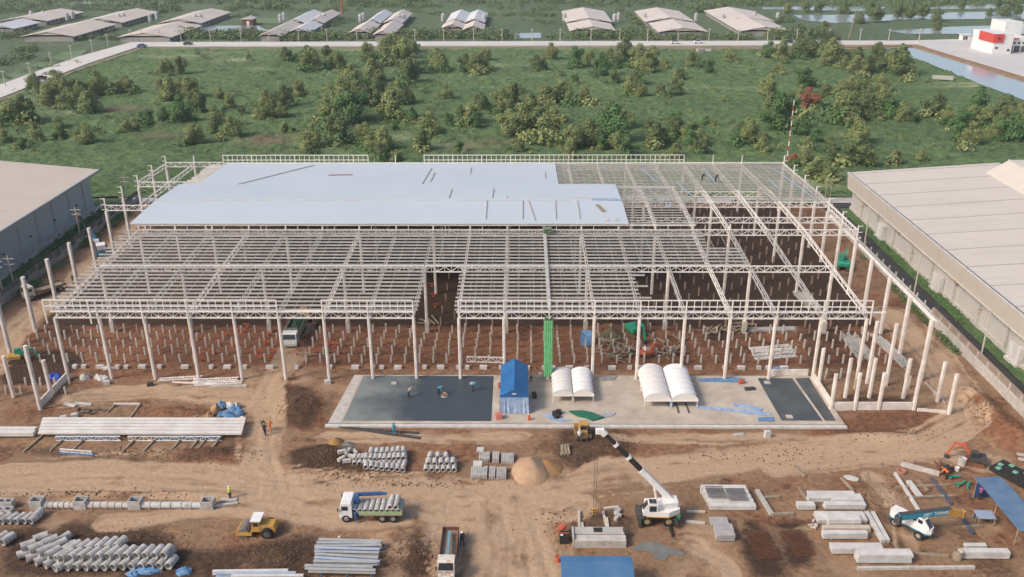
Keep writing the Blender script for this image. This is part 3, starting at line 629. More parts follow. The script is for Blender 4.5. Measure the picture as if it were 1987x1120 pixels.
# green stair tower
t = thing('scaffold_tower', 'tall narrow bright green netted scaffold tower at the front of the frame', 'scaffold', (3.6, 108.2, 0), 0)
for sx in (-1, 1):
    for sy in (-1, 1): MB().cyl((sx * .52, sy * .45, SLABT - .1), (sx * .52, sy * .45, 9.9), .05, 6).build('leg', GREEN_M, t)
for sy, nm in ((-1, 'net'), (1, 'net')):
    m = MB(); n = 8
    for j in range(n + 1):
        x = -.56 + 1.12 * j / n; y = sy * .5 + (.07 if j % 2 else 0) * sy; m.v += [(x, y, 1.2), (x, y, 9.7)]
    m.f = [(2 * j, 2 * j + 1, 2 * j + 3, 2 * j + 2) for j in range(n)]; m.mi = [0] * n; m.build(nm, GREEN_N, t)
for sx in (-1, 1): MB().box(sx * .57, 0, 5.45, .03, 1.0, 8.5).build('net', GREEN_N, t)
for z in (1.2, 3.3, 5.4, 7.5, 9.6): MB().box(0, 0, z, 1.0, .86, .06).build('platform', DARKM, t)
fpart('gangway', MB().beam((3.7, dk(0), 10.75), (3.7, dk(4) - .6, 12.0), .5, .1).beam((3.4, dk(0), 11.4), (3.4, dk(4) - .6, 12.6), .06, .06), GALV)
m = MB(); m.box(4.1, dk(4) - 1.8, 12.25, 1.5, 2.2, .35); m.box(3.9, dk(4) - 2.4, 12.5, .9, 1.1, .4, .3); tag(m.build('net_bundle', mat('dull_green_net', (.09, .14, .07), (.2, .24, .17), 1.5, .9)), 'dull green net bundle lying on the purlins below the sheeted roof', 'net bundle')
# loose things on the roof
def on_roof(x, y): return (zmon(y) + .13) if y < dk(7) else (zrear(y) + .11)
for px0, py0, px1, py1, w, mt, lb in [(458, 360, 609, 315, .3, GALV, 'long grey strip lying slantwise on the left of the sheeted roof'), (637, 338, 684, 337, .5, TIMBER, 'short cream plank on the rear roof sheet'),
        (818, 360, 837, 322, .18, GALV, 'thin grey strip near the middle of the rear roof sheet'), (835, 352, 843, 333, .3, GALV, 'stubby grey strip beside a thin one on the rear roof'), (871, 387, 877, 366, .16, GALV, 'thin strip just behind the ridge cap'), (942, 425, 945, 393, .18, GALV, 'upright thin strip on the front slope, left of the others'),
        (955, 386, 958, 366, .16, GALV, 'thin strip behind the ridge near the roof centre'), (984, 386, 986, 362, .16, GALV, 'thin strip behind the ridge, right of its neighbour'), (1014, 425, 1014, 393, .18, GALV, 'upright thin strip on the front slope, near the centre'), (1038, 427, 1025, 393, .2, GALV, 'tilted thin strip on the front slope near the green net bundle'),
        (1079, 425, 1077, 393, .18, GALV, 'upright thin strip on the front slope, above the stair tower'), (1125, 425, 1120, 393, .18, GALV, 'rightmost upright thin strip on the front roof slope'), (1113, 384, 1185, 391, .45, CONC_W, 'white roof sheet lying across the ridge at the right end'), (1178, 428, 1160, 360, .6, CONC_W, 'pale loose sheet near the open end of the roof'),
        (1196, 428, 1180, 362, .5, CONC_W, 'pale loose sheet at the very end of the roof'), (1148, 390, 1205, 391, .9, BLUE_L, 'blue rolled sheet lying by the ridge at the roof end'), (1158, 400, 1172, 412, .7, TIMBER, 'small heap of offcuts on the roof end'), (914, 320, 912, 335, .16, GALV, 'thin strip near the rear roof edge'), (1058, 345, 1057, 330, .2, GALV, 'thin strip at the end of the rear roof sheet')]:
    a = G(px0, py0, 12.9 if py0 > 362 else 11.4); b = G(px1, py1, 12.9 if py1 > 362 else 11.4)
    a.z = on_roof(a.x, a.y) + .03; b.z = on_roof(b.x, b.y) + .03
    if (a.y - 149.8) * (b.y - 149.8) < 0 and mt is not BLUE_L: a.z += .03; b.z += .12
    tag(MB().beam(a, b, w, .07).build('roof_strip', mt), lb, 'roof strip', 'loose strips on the roof')
for px0, py0, px1, py1 in [(1250, 357, 1300, 418), (1300, 418, 1295, 362), (1245, 320, 1275, 352), (1367, 320, 1390, 357), (1502, 320, 1580, 388), (1313, 352, 1345, 385), (1490, 345, 1512, 366)]:
    a = G(px0, py0, 11.6); b = G(px1, py1, 11.6)
    za = lambda p: (zmon(p.y) if p.y < dk(7) and p.x < 29 else zrear(p.y)) + .05
    a.z = za(a); b.z = za(b)
    tag(MB().beam(a, b, .2, .09).build('purlin_length', mat('bluish_steel', (.36, .44, .56), (.3, .36, .46), .5, .45)), 'bluish steel length lying loose on the bare roof purlins', 'steel length', 'loose lengths on the bare purlins')

# ------------------------------------------------------------ warehouses
RIBW = mat('ribbed_cladding', (.40, .39, .375), (.35, .34, .325), .1, .55)
def clad_mat(name, c1, c2, axis, freq, strength=.5):
    m, N, L, B = node_mat(name); B.inputs['Roughness'].default_value = .55
    pos = N.new('ShaderNodeNewGeometry').outputs['Position']; mp = N.new('ShaderNodeSeparateXYZ'); L.new(pos, mp.inputs[0])
    w = N.new('ShaderNodeTexWave'); w.wave_type = 'BANDS'; w.bands_direction = axis; w.inputs['Scale'].default_value = freq; L.new(pos, w.inputs['Vector'])
    n1 = n_noise(N, L, pos, .12, 6); n2 = n_noise(N, L, pos, .6, 6)
    c = n_mix(N, L, n_ramp(N, L, n1, .35, .7), c1, c2); c = n_mix(N, L, n_math(N, L, 'MULTIPLY', n_ramp(N, L, n2, .5, .8), .25), c, [v * .75 for v in c2])
    ms = N.new('ShaderNodeMapping'); ms.inputs['Scale'].default_value = (.06, 1.3, .15); L.new(pos, ms.inputs[0]); n3 = n_noise(N, L, ms.outputs[0], 1.0, 6)
    c = n_mix(N, L, n_math(N, L, 'MULTIPLY', n_ramp(N, L, n3, .5, .75), .3), c, [v * .68 for v in c2])        # rain streaks down the sheets
    L.new(c, B.inputs['Base Color']); n_bump(N, L, B, w.outputs['Fac'], strength, .03); return m
ROOF_L = clad_mat('beige_roof', (.56, .475, .39), (.52, .435, .355), 'Y', .8, .3)
ROOF_R = clad_mat('cream_roof', (.59, .525, .455), (.55, .485, .42), 'Y', .8, .3)
CLAD_B = clad_mat('blue_grey_cladding', (.44, .465, .48), (.39, .41, .425), 'Y', 1.2)
CLAD_G = clad_mat('pale_grey_cladding', (.50, .47, .44), (.45, .42, .39), 'Y', 1.2)
FASC = clad_mat('cream_fascia', (.54, .48, .42), (.5, .44, .38), 'Y', 1.2)
# left warehouse: right-hand wall at X -93.4, far corner at Y 185
t = thing('left_warehouse', 'long warehouse with beige roof and blue-grey clad wall on the left', 'building', (-93.4, 120, 0))
xw, ya, yb = 0.0, -70.0, 64.6
MB().box(-.15, (ya + yb) / 2, 4.4, .3, yb - ya, 7.6).build('wall', CLAD_B, t)
MB().box(-12.7, yb + .1, 4.6, 24.8, .2, 8.0).build('wall', CLAD_B, t); MB().box(-12.7, ya - .1, 4.6, 24.8, .2, 8.0).build('wall', CLAD_B, t)
MB().box(-.05, (ya + yb) / 2, .4, .5, yb - ya + .3, .9).build('plinth', CONC_L, t)
m = MB(); zo = 8.75
P = []
for y in (ya - 1, yb + 1): P += [(2.1, y, zo), (-26, y, zo + 2.6), (-54, y, zo), (2.1, y, zo - .25), (-26, y, zo + 2.35), (-54, y, zo - .25)]
m.add(P, [(0, 1, 7, 6), (1, 2, 8, 7), (3, 9, 10, 4), (4, 10, 11, 5), (0, 6, 9, 3), (0, 3, 4, 1), (1, 4, 5, 2), (6, 7, 10, 9), (7, 8, 11, 10), (2, 5, 11, 8)]); rf = m.build('roof', ROOF_L, t)
MB().box(2.15, (ya + yb) / 2, zo - .2, .35, yb - ya + 2, .45).build('gutter', mat('grey_trim', (.34, .35, .36), (.3, .31, .32), .5, .5), rf)
for j in range(-10, 10):
    y = j * 6.6 + 1.5
    if ya < y < yb: MB().box(.08, y, 4.4, .14, .22, 7.4).build('pilaster', CONC_L, t)
for j in range(-6, 8): 
    y = j * 9.5
    if ya < y < yb: MB().box(.2, y, 3.4, .25, .4, .3).build('wall_lamp', DARKM, t)
# right warehouse: left-hand wall at X 71, far corner at Y 184.5
t = thing('right_warehouse', 'long cream-roofed warehouse with deep fascia and grey wall panels on the right', 'building', (71.0, 120, 0))
ya, yb = -60.0, 64.5; zo = 8.2
MB().box(.15, (ya + yb) / 2, 2.6, .3, yb - ya, 5.4).build('wall', CLAD_G, t)
MB().box(28, yb - .1, 3.4, 55, .2, 6.9).build('wall', CLAD_G, t)
MB().box(0, (ya + yb) / 2, .35, .5, yb - ya, .8).build('plinth', CONC_L, t)
m = MB(); m.add([(-1.55, ya, zo), (-1.55, yb + .6, zo), (-1.05, yb + .6, zo - 3.3), (-1.05, ya, zo - 3.3), (-1.2, ya, zo), (-1.2, yb + .6, zo), (-.7, yb + .6, zo - 3.3), (-.7, ya, zo - 3.3)], [(0, 1, 2, 3), (4, 7, 6, 5), (0, 4, 5, 1), (3, 2, 6, 7), (1, 5, 6, 2), (0, 3, 7, 4)]); m.build('fascia', FASC, t)
MB().box(-.6, (ya + yb) / 2, zo - 3.25, 1.4, yb - ya, .1).build('soffit', CONC_L, t)
m = MB(); m.add([(-1.25, ya, zo - .02), (-1.25, yb + .5, zo - .02), (30, yb + .5, zo + 2.1), (30, ya, zo + 2.1), (-1.25, ya, zo - .3), (-1.25, yb + .5, zo - .3), (30, yb + .5, zo + 1.8), (30, ya, zo + 1.8)], [(0, 3, 2, 1), (4, 5, 6, 7), (0, 1, 5, 4), (1, 2, 6, 5), (2, 3, 7, 6), (3, 0, 4, 7)]); rf = m.build('roof', ROOF_R, t)
MB().box(-1.15, (ya + yb) / 2, zo + .03, .16, yb - ya, .1).build('gutter', mat('blue_black_trim', (.03, .05, .09), (.04, .06, .1), .5, .4), rf)
MB().box(-1.42, (ya + yb) / 2, zo + .02, .3, yb - ya + 1.1, .09).build('edge_trim', CONC_W, rf)
for j in range(-8, 9):
    y = j * 7.55 + 3.2
    if ya < y < yb: MB().beam((-1.0, y, zo + .03), (29.5, y, zo + 2.1), .14, .06).build('roof_seam', mat('grey_seam', (.36, .33, .3), (.33, .3, .27), .5, .6), rf)  # raised seams, greyer than the roof sheet
m = MB(); m.add([(24, ya, zo + 1.6), (24, yb - 6, zo + 1.6), (28.5, yb - 6, zo + 4.4), (28.5, ya, zo + 4.4), (60, yb - 6, zo + 4.8), (60, ya, zo + 4.8), (60, yb - 6, zo + 1.5), (60, ya, zo + 1.5)], [(0, 3, 2, 1), (3, 5, 4, 2), (1, 2, 4, 6), (0, 7, 5, 3)]); m.build('roof_monitor', ROOF_R, t)
MB().box(28.5, (ya + yb - 6) / 2, zo + 4.42, .5, yb - ya - 6, .16).build('monitor_trim', CONC_W, t)
for j in range(-6, 7):
    y = j * 8.6 + 6
    if ya < y < yb: MB().box(-.12, y, 2.4, .18, .3, 4.8).box(-.28, y, 2.5, .14, .16, 5.0).build('downpipe', CONC_L, t)
for y in (46, 20, -6, -30): MB().box(-.45, y, 1.7, .7, 3.0, 2.7).box(-.55, y, .3, 1.1, 3.2, .5).build('loading_door', CONC_W, t)
for y in (56, 38.5, 14, -12, -40): MB().box(-.5, y, 4.2, .5, .7, .3).build('wall_lamp', SAND, t)

# ------------------------------------------------------------ yard edges
GRASSV = mat('verge_grass', (.11, .175, .065), (.055, .10, .04), .8, .9, bump=.8, dist=.3)
ASPH = mat('asphalt', (.040, .040, .043), (.062, .06, .06), .35, .85, bump=.2)
def strip(name, x0, x1, y0, y1, z, m): return struct(MB().poly([(x0, y0, z), (x1, y0, z), (x1, y1, z), (x0, y1, z)]).build(name, m))
def relief(name, x0, x1, y0, y1, st, amp, m, z=.0):
    xs = np.arange(x0, x1 + .01, st); ys = np.arange(y0, y1 + .01, st); A, Bq = np.meshgrid(xs, ys, indexing='ij')
    H = z + amp * fbm(A * .7, Bq * .7) + amp * .8 * np.maximum(fbm(A * 2.1, Bq * 2.1) - .5, 0)
    return struct(grid_obj(name, xs, ys, H, m, {'grass': np.zeros(A.shape + (3,))}))
relief('left_verge', -92.3, -85.6, 40, 186, .5, .35, GRASSV)
strip('left_apron', -93.4, -91.9, 40, 187, .22, CONC_L)
strip('service_road', 64.9, 68.9, 40, 196, -.02, ASPH)
relief('right_verge', 68.7, 70.9, 40, 184, .4, .35, GRASSV)
strip('rear_lane', -90, 90, 189.2, 193.2, .03, CONC_L); relief('rear_verge', -100, 100, 193, 197, .8, .5, MEADOW)
strip('cross_lane', 65, 95, 186, 189.4, -.015, ASPH)
FENCE = mat('fence_concrete', (.36, .35, .33), (.24, .235, .22), .5, .9, bump=.3)
FENCE_D = mat('dark_fence_cladding', (.15, .145, .135), (.10, .1, .092), .5, .9)
# left boundary wall: panels and posts
t = thing('boundary_wall', 'grey concrete boundary wall with dark upper panels along the left haul road', 'wall', (-86.0, 120, 0))
pan = MB().box(0, 0, .75, .12, 2.86, 1.9).mesh('panel', FENCE); pan2 = MB().box(0, 0, 2.15, .1, 2.86, .85).mesh('upper_panel', FENCE_D); post = MB().box(0, 0, 1.1, .2, .2, 3.0).mesh('post', FENCE)
for j in range(-20, 24):
    inst('post', post, t, (0, j * 3.0 + 1.5, 0))
    if j % 2 == 0 or j < 6: inst('panel', pan, t, (0, j * 3.0, 0))
    else: inst('panel', pan, t, (0, j * 3.0, -.5))
    inst('upper_panel', pan2, t, (0, j * 3.0, 0))
# right boundary wall
t = thing('boundary_wall', 'pale concrete boundary wall with brown sheet top along the asphalt service road', 'wall', (64.4, 120, 0))
pan = MB().box(0, 0, .75, .14, 2.86, 1.9).mesh('panel', CONC_L); post = MB().box(0, 0, 1.15, .22, .22, 2.9).mesh('post', CONC_L)
sh = MB().box(.06, 0, 2.25, .05, 2.98, 1.1).mesh('sheet', mat('brown_sheet', (.30, .24, .20), (.24, .18, .15), .6, .8))
cap = MB().box(0, 0, 1.75, .3, 3, .14).mesh('coping', CONC_W)
for j in range(-24, 20):
    y = j * 3.0
    inst('panel', pan, t, (0, y, 0)); inst('post', post, t, (0, y + 1.5, 0))
    if y < 8: inst('sheet', sh, t, (0, y, 0))
    else: inst('coping', cap, t, (0, y, 0))
# lamp posts and utility poles
def lamp_post(px, py, h, lb, arms=False):
    g = G(px, py); z = 0
    t = thing('lamp_post' if not arms else 'utility_pole', lb, 'lamp post' if not arms else 'utility pole', (g.x, g.y, z), 0)
    MB().cyl((0, 0, -.2), (0, 0, h), .14, 8, .1).build('pole', PILEM, t)
    if arms:
        MB().box(0, 0, h - .5, 2.2, .12, .14).box(0, 0, h - 1.5, 1.8, .12, .12).build('crossarm', PILEM, t)
        m = MB()
        for x in (-.95, -.4, .4, .95): m.cyl((x, 0, h - .43), (x, 0, h - .15), .06, 6)
        m.build('insulators', DARKM, t)
    else:
        MB().beam((0, 0, h - .1), (-1.3, 0, h + .15), .08, .08).build('arm', PILEM, t); MB().box(-1.55, 0, h + .16, .7, .26, .14).build('lamp_head', SAND, t)
lamp_post(1676, 482, 8.2, 'lamp post by the service road, farthest of the three'); lamp_post(1771, 583, 8.2, 'lamp post by the service road, middle of the three'); lamp_post(1900, 706, 8.4, 'lamp post by the service road, nearest of the three')
lamp_post(30, 564, 6.4, 'utility pole on the left verge, nearest whole one beside the wall', True); lamp_post(159, 472, 7.4, 'utility pole on the left verge behind the teal crane boom', True); lamp_post(10, 584, 7.6, 'utility pole on the left verge at the picture edge', True)
lamp_post(250, 396, 6.6, 'utility pole by the far corner of the left warehouse', True)
g = G(1527, 312)
t = thing('striped_mast', 'thin red and white striped mast standing in the meadow behind the frame', 'mast', (g.x, g.y, 0))
for k in range(12): MB().cyl((0, 0, k * 1.3 - (.3 if k == 0 else 0)), (0, 0, k * 1.3 + 1.3), .16 - k * .005, 8).build('band', [mat('mast_red', (.42, .10, .06), (.36, .09, .05), 1, .6), WHITE][k % 2], t)
g = G(1605, 392); t = thing('utility_pole', 'twin wooden utility pole with crossarm behind the right end of the frame', 'utility pole', (g.x, g.y, 0))
for s in (-1, 1): MB().cyl((s * .55, 0, -.2), (s * .55, 0, 4.8), .12, 8).build('pole', TIMBER, t)
MB().box(0, 0, 4.8, 2.2, .16, .2).build('crossarm', TIMBER, t)
# ------------------------------------------------------------ far road, ponds, sheds
ROADC = mat('road_concrete', (.60, .565, .53), (.53, .50, .465), .05, .85)
def zsheet(name, px, z, m): return sheet(name, [G(a, b, 0) for a, b in px], z, m)
struct(MB().slab(GP([(272, 91), (1762, 88), (1990, 80), (2300, 72), (2300, 66), (1990, 74), (1762, 80), (255, 83), (150, 112), (0, 166), (-200, 240), (-200, 275), (0, 192), (170, 125)]), -.1, .35).build('far_road', ROADC))
KERBM = mat('dry_verge', (.26, .20, .13), (.15, .16, .07), .1, .95)
zsheet('road_verge', [(275, 98), (1760, 96), (1762, 89), (272, 92)], .12, KERBM)
zsheet('road_verge', [(-200, 283), (0, 197), (170, 131), (275, 96), (272, 92), (170, 126), (0, 193), (-200, 276)], .12, KERBM)
struct(MB().slab(GP([(1775, 84), (1990, 78), (2200, 74), (2200, 200), (1990, 152), (1800, 95)]), -.1, .6).build('factory_yard', mat('yard_concrete', (.55, .53, .51), (.48, .46, .45), .03, .85)))
struct(MB().slab(GP([(1480, 97), (1770, 91), (1795, 98), (1987, 158), (2150, 215), (2150, 205), (1990, 151), (1800, 93), (1770, 88), (1480, 93)]), -.2, .45).build('canal_bank', mat('earth_bank', (.30, .19, .12), (.2, .13, .08), .3, .95, bump=.5)))
for P in ([(1720, 60), (1760, 66), (1987, 66), (2200, 60), (2200, 44), (1987, 48), (1850, 52), (1790, 56)], [(1540, 30), (1560, 40), (1620, 45), (1700, 42), (1760, 38), (2150, 36), (2150, 20), (1850, 24), (1780, 30), (1700, 28)],
          [(1800, 18), (2150, 16), (2150, 8), (1920, 9), (1810, 13)], [(1480, 14), (1480, 18), (1700, 22), (1720, 14), (1600, 12)], [(340, 62), (520, 60), (500, 50), (360, 50)], [(80, 175), (110, 160), (95, 150), (60, 165)], [(995, 75), (1050, 74), (1050, 64), (1000, 65)],
          [(135, 8), (315, 9), (320, 4), (140, 4)], [(130, 160), (165, 150), (160, 158), (140, 168)]):
    zsheet('pond', P, .06, WATER)
PALEG = mat('pale_scum', (.16, .22, .11), (.10, .15, .07), .15, .9)
zsheet('duckweed_pond', [(0, 150), (60, 128), (130, 100), (170, 98), (150, 115), (60, 160), (0, 185)], .08, PALEG); zsheet('duckweed_pond', [(470, 47), (560, 46), (560, 34), (475, 36)], .08, PALEG)
SHR = [mat('shed_roof_a', (.60, .52, .45), (.52, .45, .39), .06, .6), mat('shed_roof_b', (.64, .64, .64), (.56, .56, .57), .06, .55), mat('shed_roof_c', (.62, .54, .48), (.56, .485, .43), .06, .6)]
SHW = mat('shed_wall', (.34, .33, .31), (.26, .25, .23), .2, .8)
def shed(fl, fr, bk, mi, lb, gable=1.6):
    a = G(fl[0], fl[1], 3); b = G(fr[0], fr[1], 3); c = G(bk[0], bk[1], 3); x0, x1, y0 = a.x, b.x, (a.y + b.y) / 2; y1 = max(c.y, y0 + 18)
    t = thing('farm_shed', lb, 'shed', ((x0 + x1) / 2, y0, 0)); w = (x1 - x0) / 2; ln = y1 - y0
    m = MB()
    m.box(0, .25, 1.1, 2 * w - 1, .2, 2.4).box(0, ln - .25, 1.1, 2 * w - 1, .2, 2.4); m.box(-w + .6, ln / 2, 1.1, .2, ln - .7, 2.4).box(w - .6, ln / 2, 1.1, .2, ln - .7, 2.4); m.build('wall', SHW, t)
    m = MB(); h = 3.1 + gable; P = []
    for y in (-.6, ln + .6): P += [(-w - .8, y, 2.5), (0, y, h), (w + .8, y, 2.5), (-w - .8, y, 2.35), (0, y, h - .15), (w + .8, y, 2.35)]
    m.add(P, [(0, 1, 7, 6), (1, 2, 8, 7), (3, 9, 10, 4), (4, 10, 11, 5), (0, 6, 9, 3), (2, 5, 11, 8), (0, 3, 4, 1), (1, 4, 5, 2), (6, 7, 10, 9), (7, 8, 11, 10)]); m.build('roof', SHR[mi], t)
    MB().box(0, -.1, 3.0 + gable * .4, 2 * w * .55, .12, gable * .7).build('gable', SHR[0], t)
    n = int(ln / 5)
    for j in range(n): MB().box(w - .45, 3 + j * 5, 1.2, .1, 2.2, 1.1).build('side_opening', DARKM, t)
for fl, fr, bk, mi, lb in [((45, 68), (140, 69), (225, 45), 0, 'wide beige farm shed, nearest on the far left'), ((230, 70), (330, 70), (380, 48), 0, 'wide beige farm shed by the bend of the far road'), ((5, 38), (85, 40), (155, 22), 0, 'beige farm shed in the top left corner, farther row'),
        ((155, 41), (232, 43), (278, 22), 0, 'beige farm shed between the two left ones, farther row'), ((312, 42), (385, 44), (440, 22), 0, 'beige farm shed right of the left ones, farther row'), ((-40, 54), (25, 54), (47, 42), 1, 'pale shed at the left picture edge'),
        ((503, 68), (543, 68), (580, 46), 0, 'narrow beige shed, front left of the first block of four'), ((560, 61), (600, 60), (617, 46), 1, 'narrow white shed, front right of the first block of four'), ((556, 43), (590, 43), (612, 24), 1, 'narrow white shed, back left of the first block of four'), ((593, 43), (626, 43), (648, 24), 2, 'narrow pale shed, back right of the first block of four'),
        ((678, 62), (716, 62), (735, 46), 2, 'narrow pale shed, front left of the second block of four'), ((725, 66), (760, 66), (773, 46), 2, 'narrow pale shed, front right of the second block of four'), ((710, 43), (736, 43), (757, 24), 1, 'narrow white shed, back left of the second block of four'), ((745, 43), (778, 43), (797, 24), 2, 'narrow pale shed, back right of the second block of four'),
        ((858, 53), (897, 53), (901, 46), 2, 'narrow pale shed, front left of the third block of four'), ((900, 56), (936, 56), (938, 46), 2, 'narrow pale shed, front right of the third block of four'), ((867, 42), (902, 42), (908, 24), 1, 'narrow white shed, back left of the third block of four'), ((904, 42), (938, 42), (942, 24), 1, 'narrow white shed, back right of the third block of four'),
        ((1100, 41), (1186, 41), (1178, 20), 2, 'wide cream shed, back one of the left pair on the right'), ((1108, 58), (1192, 57), (1197, 44), 2, 'wide cream shed, front one of the left pair on the right'), ((1255, 40), (1345, 40), (1318, 20), 2, 'wide cream shed, back one of the middle pair on the right'), ((1280, 60), (1372, 60), (1352, 43), 2, 'wide cream shed, front one of the middle pair on the right'),
        ((1405, 40), (1500, 39), (1478, 19), 2, 'wide cream shed, back one of the last pair on the right'), ((1440, 60), (1530, 57), (1495, 40), 2, 'wide cream shed, front one of the last pair, beside the ponds')]: shed(fl, fr, bk, mi, lb)
SILO = MB(); SILO.cyl((0, 0, 1.2), (0, 0, 4.6), 1.15, 12); SILO.cyl((0, 0, 4.6), (0, 0, 5.6), 1.2, 12, .2)
for k in range(4): SILO.cyl((.8 * math.cos(k * 1.571), .8 * math.sin(k * 1.571), -.2), (.8 * math.cos(k * 1.571), .8 * math.sin(k * 1.571), 1.3), .12, 5)
SILOM = SILO.mesh('feed_silo', mat('silo_metal', (.45, .45, .44), (.36, .36, .36), .3, .5))
for px, py in [(63, 39), (86, 39), (132, 43), (143, 40), (233, 46), (241, 44), (293, 45), (306, 41), (380, 47), (390, 46), (545, 46), (552, 43), (622, 47), (630, 45), (700, 46), (706, 43), (775, 47), (784, 46), (860, 45), (940, 46), (1095, 44), (1192, 46), (1200, 43), (1250, 44), (1350, 44), (1402, 46), (1463, 41), (1508, 43)]:
    g = G(px, py); lb = 'small grey feed silo beside the farm sheds on the %s' % ('far left' if px < 450 else 'left' if px < 830 else 'right'); tag(inst('feed_silo', SILOM, None, (g.x, g.y, -.1)), lb, 'silo', lb)
g = G(484, 48); t = thing('farm_hut', 'small hut with red wall among the far sheds', 'hut', (g.x, g.y, 0)); MB().box(0, 0, 1.6, 6, 8, 3.4).build('wall', RUST, t); MB().prism([(-3.6, 3.3), (0, 4.6), (3.6, 3.3)], -4.6, 4.6, 'y').build('roof', SHR[2], t); MB().box(.5, -4.05, 1.3, 1.4, .12, 2.2).build('door', WHITE, t)
# factory corner on the right
g = G(1924, 105, .6); t = thing('office_building', 'white office block with red panels at the corner of the pale yard', 'building', (g.x, g.y, .6), .05)
MB().box(4.2, 9, 3, 8.4, 18, 6.2).build('wall', WHITE, t); MB().box(14, 11.5, 3, 11, 13, 6).build('wall', WHITE, t); REDP = mat('red_panel', (.55, .07, .06), (.5, .07, .05), .3, .5)
MB().box(1.9, -.15, 6.6, 4.2, .5, 3.6).build('red_panel', REDP, t); MB().box(-.25, 6, 6.6, .4, 12, 3.6).build('red_panel', REDP, t); MB().box(4.2, 9, 6.9, 8.8, 17.4, 3.0).build('parapet', WHITE, t)
MB().box(9, 4.6, 5.8, 9, .5, .5).build('red_band', REDP, t)
for x, z in ((1.6, 2.6), (7.0, 1.6)): MB().box(x, -.06, z, 1.0, .14, .9).build('window', GLASS, t)
MB().box(1.9, -.45, 6.6, 1.0, .12, .9).build('window', GLASS, t)
for k in range(4): MB().box(10 + k * 2.1, 4.9, 3.9, 1.1, .16, .8).build('window', GLASS, t)
for k in range(3): MB().box(10.5 + k * 3.2, 4.88, 1.3, 2.4, .2, 2.6).build('roller_door', FENCE_D, t)
MB().box(17, 22, 7, 8, 12, 9).build('stair_tower', WHITE, t)
g = G(1872, 78, .6); t = thing('gate_house', 'tiny white gate house on the pale yard', 'hut', (g.x, g.y, .6)); MB().box(0, 0, 1.3, 4.5, 3.2, 2.7).build('wall', WHITE, t); MB().box(0, 0, 2.75, 5.2, 4, .2).build('roof', WHITE, t)
for x in (-1.2, -.1): MB().box(x, -1.65, 1.2, .8, .1, 1.6).build('window', GLASS, t)
g = G(664, 27); t = thing('radio_mast', 'slim orange radio mast behind the far sheds', 'mast', (g.x, g.y, 0)); MB().cyl((0, 0, -.3), (0, 0, 16), .55, 8, .3).build('shaft', mat('mast_orange', (.5, .12, .05), (.45, .1, .05), .5, .6), t)
g = G(1020, 76); t = thing('radio_mast', 'leaning pale mast by the far road near the ponds', 'mast', tuple(G(1647, 74))); MB().cyl((0, 0, -.3), (1.6, 0, 13), .35, 8, .2).build('shaft', TIMBER, t)
UP = MB().cyl((0, 0, -.2), (0, 0, 6.2), .22, 6, .16); UP.box(0, 0, 5.6, 1.8, .16, .18); UPM = UP.mesh('utility_pole', CONC_L)
for px in [253, 274, 310, 350, 407, 467, 521, 579, 634, 692, 805, 861, 919, 974, 1032, 1087, 1147, 1203, 1257, 1316, 1376, 1433, 1490, 1547, 1610, 1670, 1726, 1785]:
    g = G(px, 82); tag(inst('utility_pole', UPM, None, (g.x, g.y + 1.5, 0)), 'slim utility pole beyond the straight far road', 'utility pole', 'utility poles along the far road')
for px, py in [(221, 93), (192, 105), (152, 117), (113, 133), (73, 155), (24, 172)]:
    g = G(px, py); tag(inst('utility_pole', UPM, None, (g.x - 4, g.y + 3, 0)), 'slim pale utility pole along the slanting stretch of the far road', 'utility pole', 'utility poles along the slanting road')
def far_car(px, py, m, lb, nm='car', rz=0):
    g = G(px, py, .35); t = thing(nm, lb, nm, (g.x, g.y, .36), rz)
    MB().box(0, 0, .75, 4.2, 1.7, .7).build('body', m, t); MB().prism([(-1.5, 1.1), (-1.1, 1.6), (.7, 1.6), (1.3, 1.1)], -.8, .8, 'y').build('cabin', GLASS, t)
    for x in (-1.3, 1.3):
        for y in (-.8, .8): MB().cyl((x, y - .1, .35), (x, y + .1, .35), .35, 10).build('wheel', BLACK, t)
far_car(276, 92, BLUE_P, 'blue car at the bend of the far road'); far_car(365, 87.5, DARKM, 'dark car on the left of the straight far road'); far_car(1310, 85, WHITE, 'white car on the far road, left of the other white one'); far_car(1355, 84, WHITE, 'white car on the far road near the cream sheds'); far_car(1530, 84, DARKM, 'dark car on the right of the straight far road'); far_car(80, 155, RUST, 'brown car on the slanting stretch of the far road', rz=.9)
g = G(1828, 158); tag(MB().box(0, 0, .9, 7, 2, 1.2, -.3).box(3, -1.2, .5, 1.2, .8, 1.4, -.3).build('culvert_block', CONC_L), 'pale concrete culvert block lying in the meadow near the canal', 'concrete block').location = (g.x, g.y, mz(g.x, g.y))
g = G(1358, 104); tag(MB().box(0, 0, .6, 3, 1.4, 1.2, .3).box(3.4, .5, .5, 3, 1.2, 1.0, -.2).build('concrete_rubble', CONC_L), 'pale broken concrete lying in the meadow by the far road', 'rubble').location = (g.x, g.y, mz(g.x, g.y))

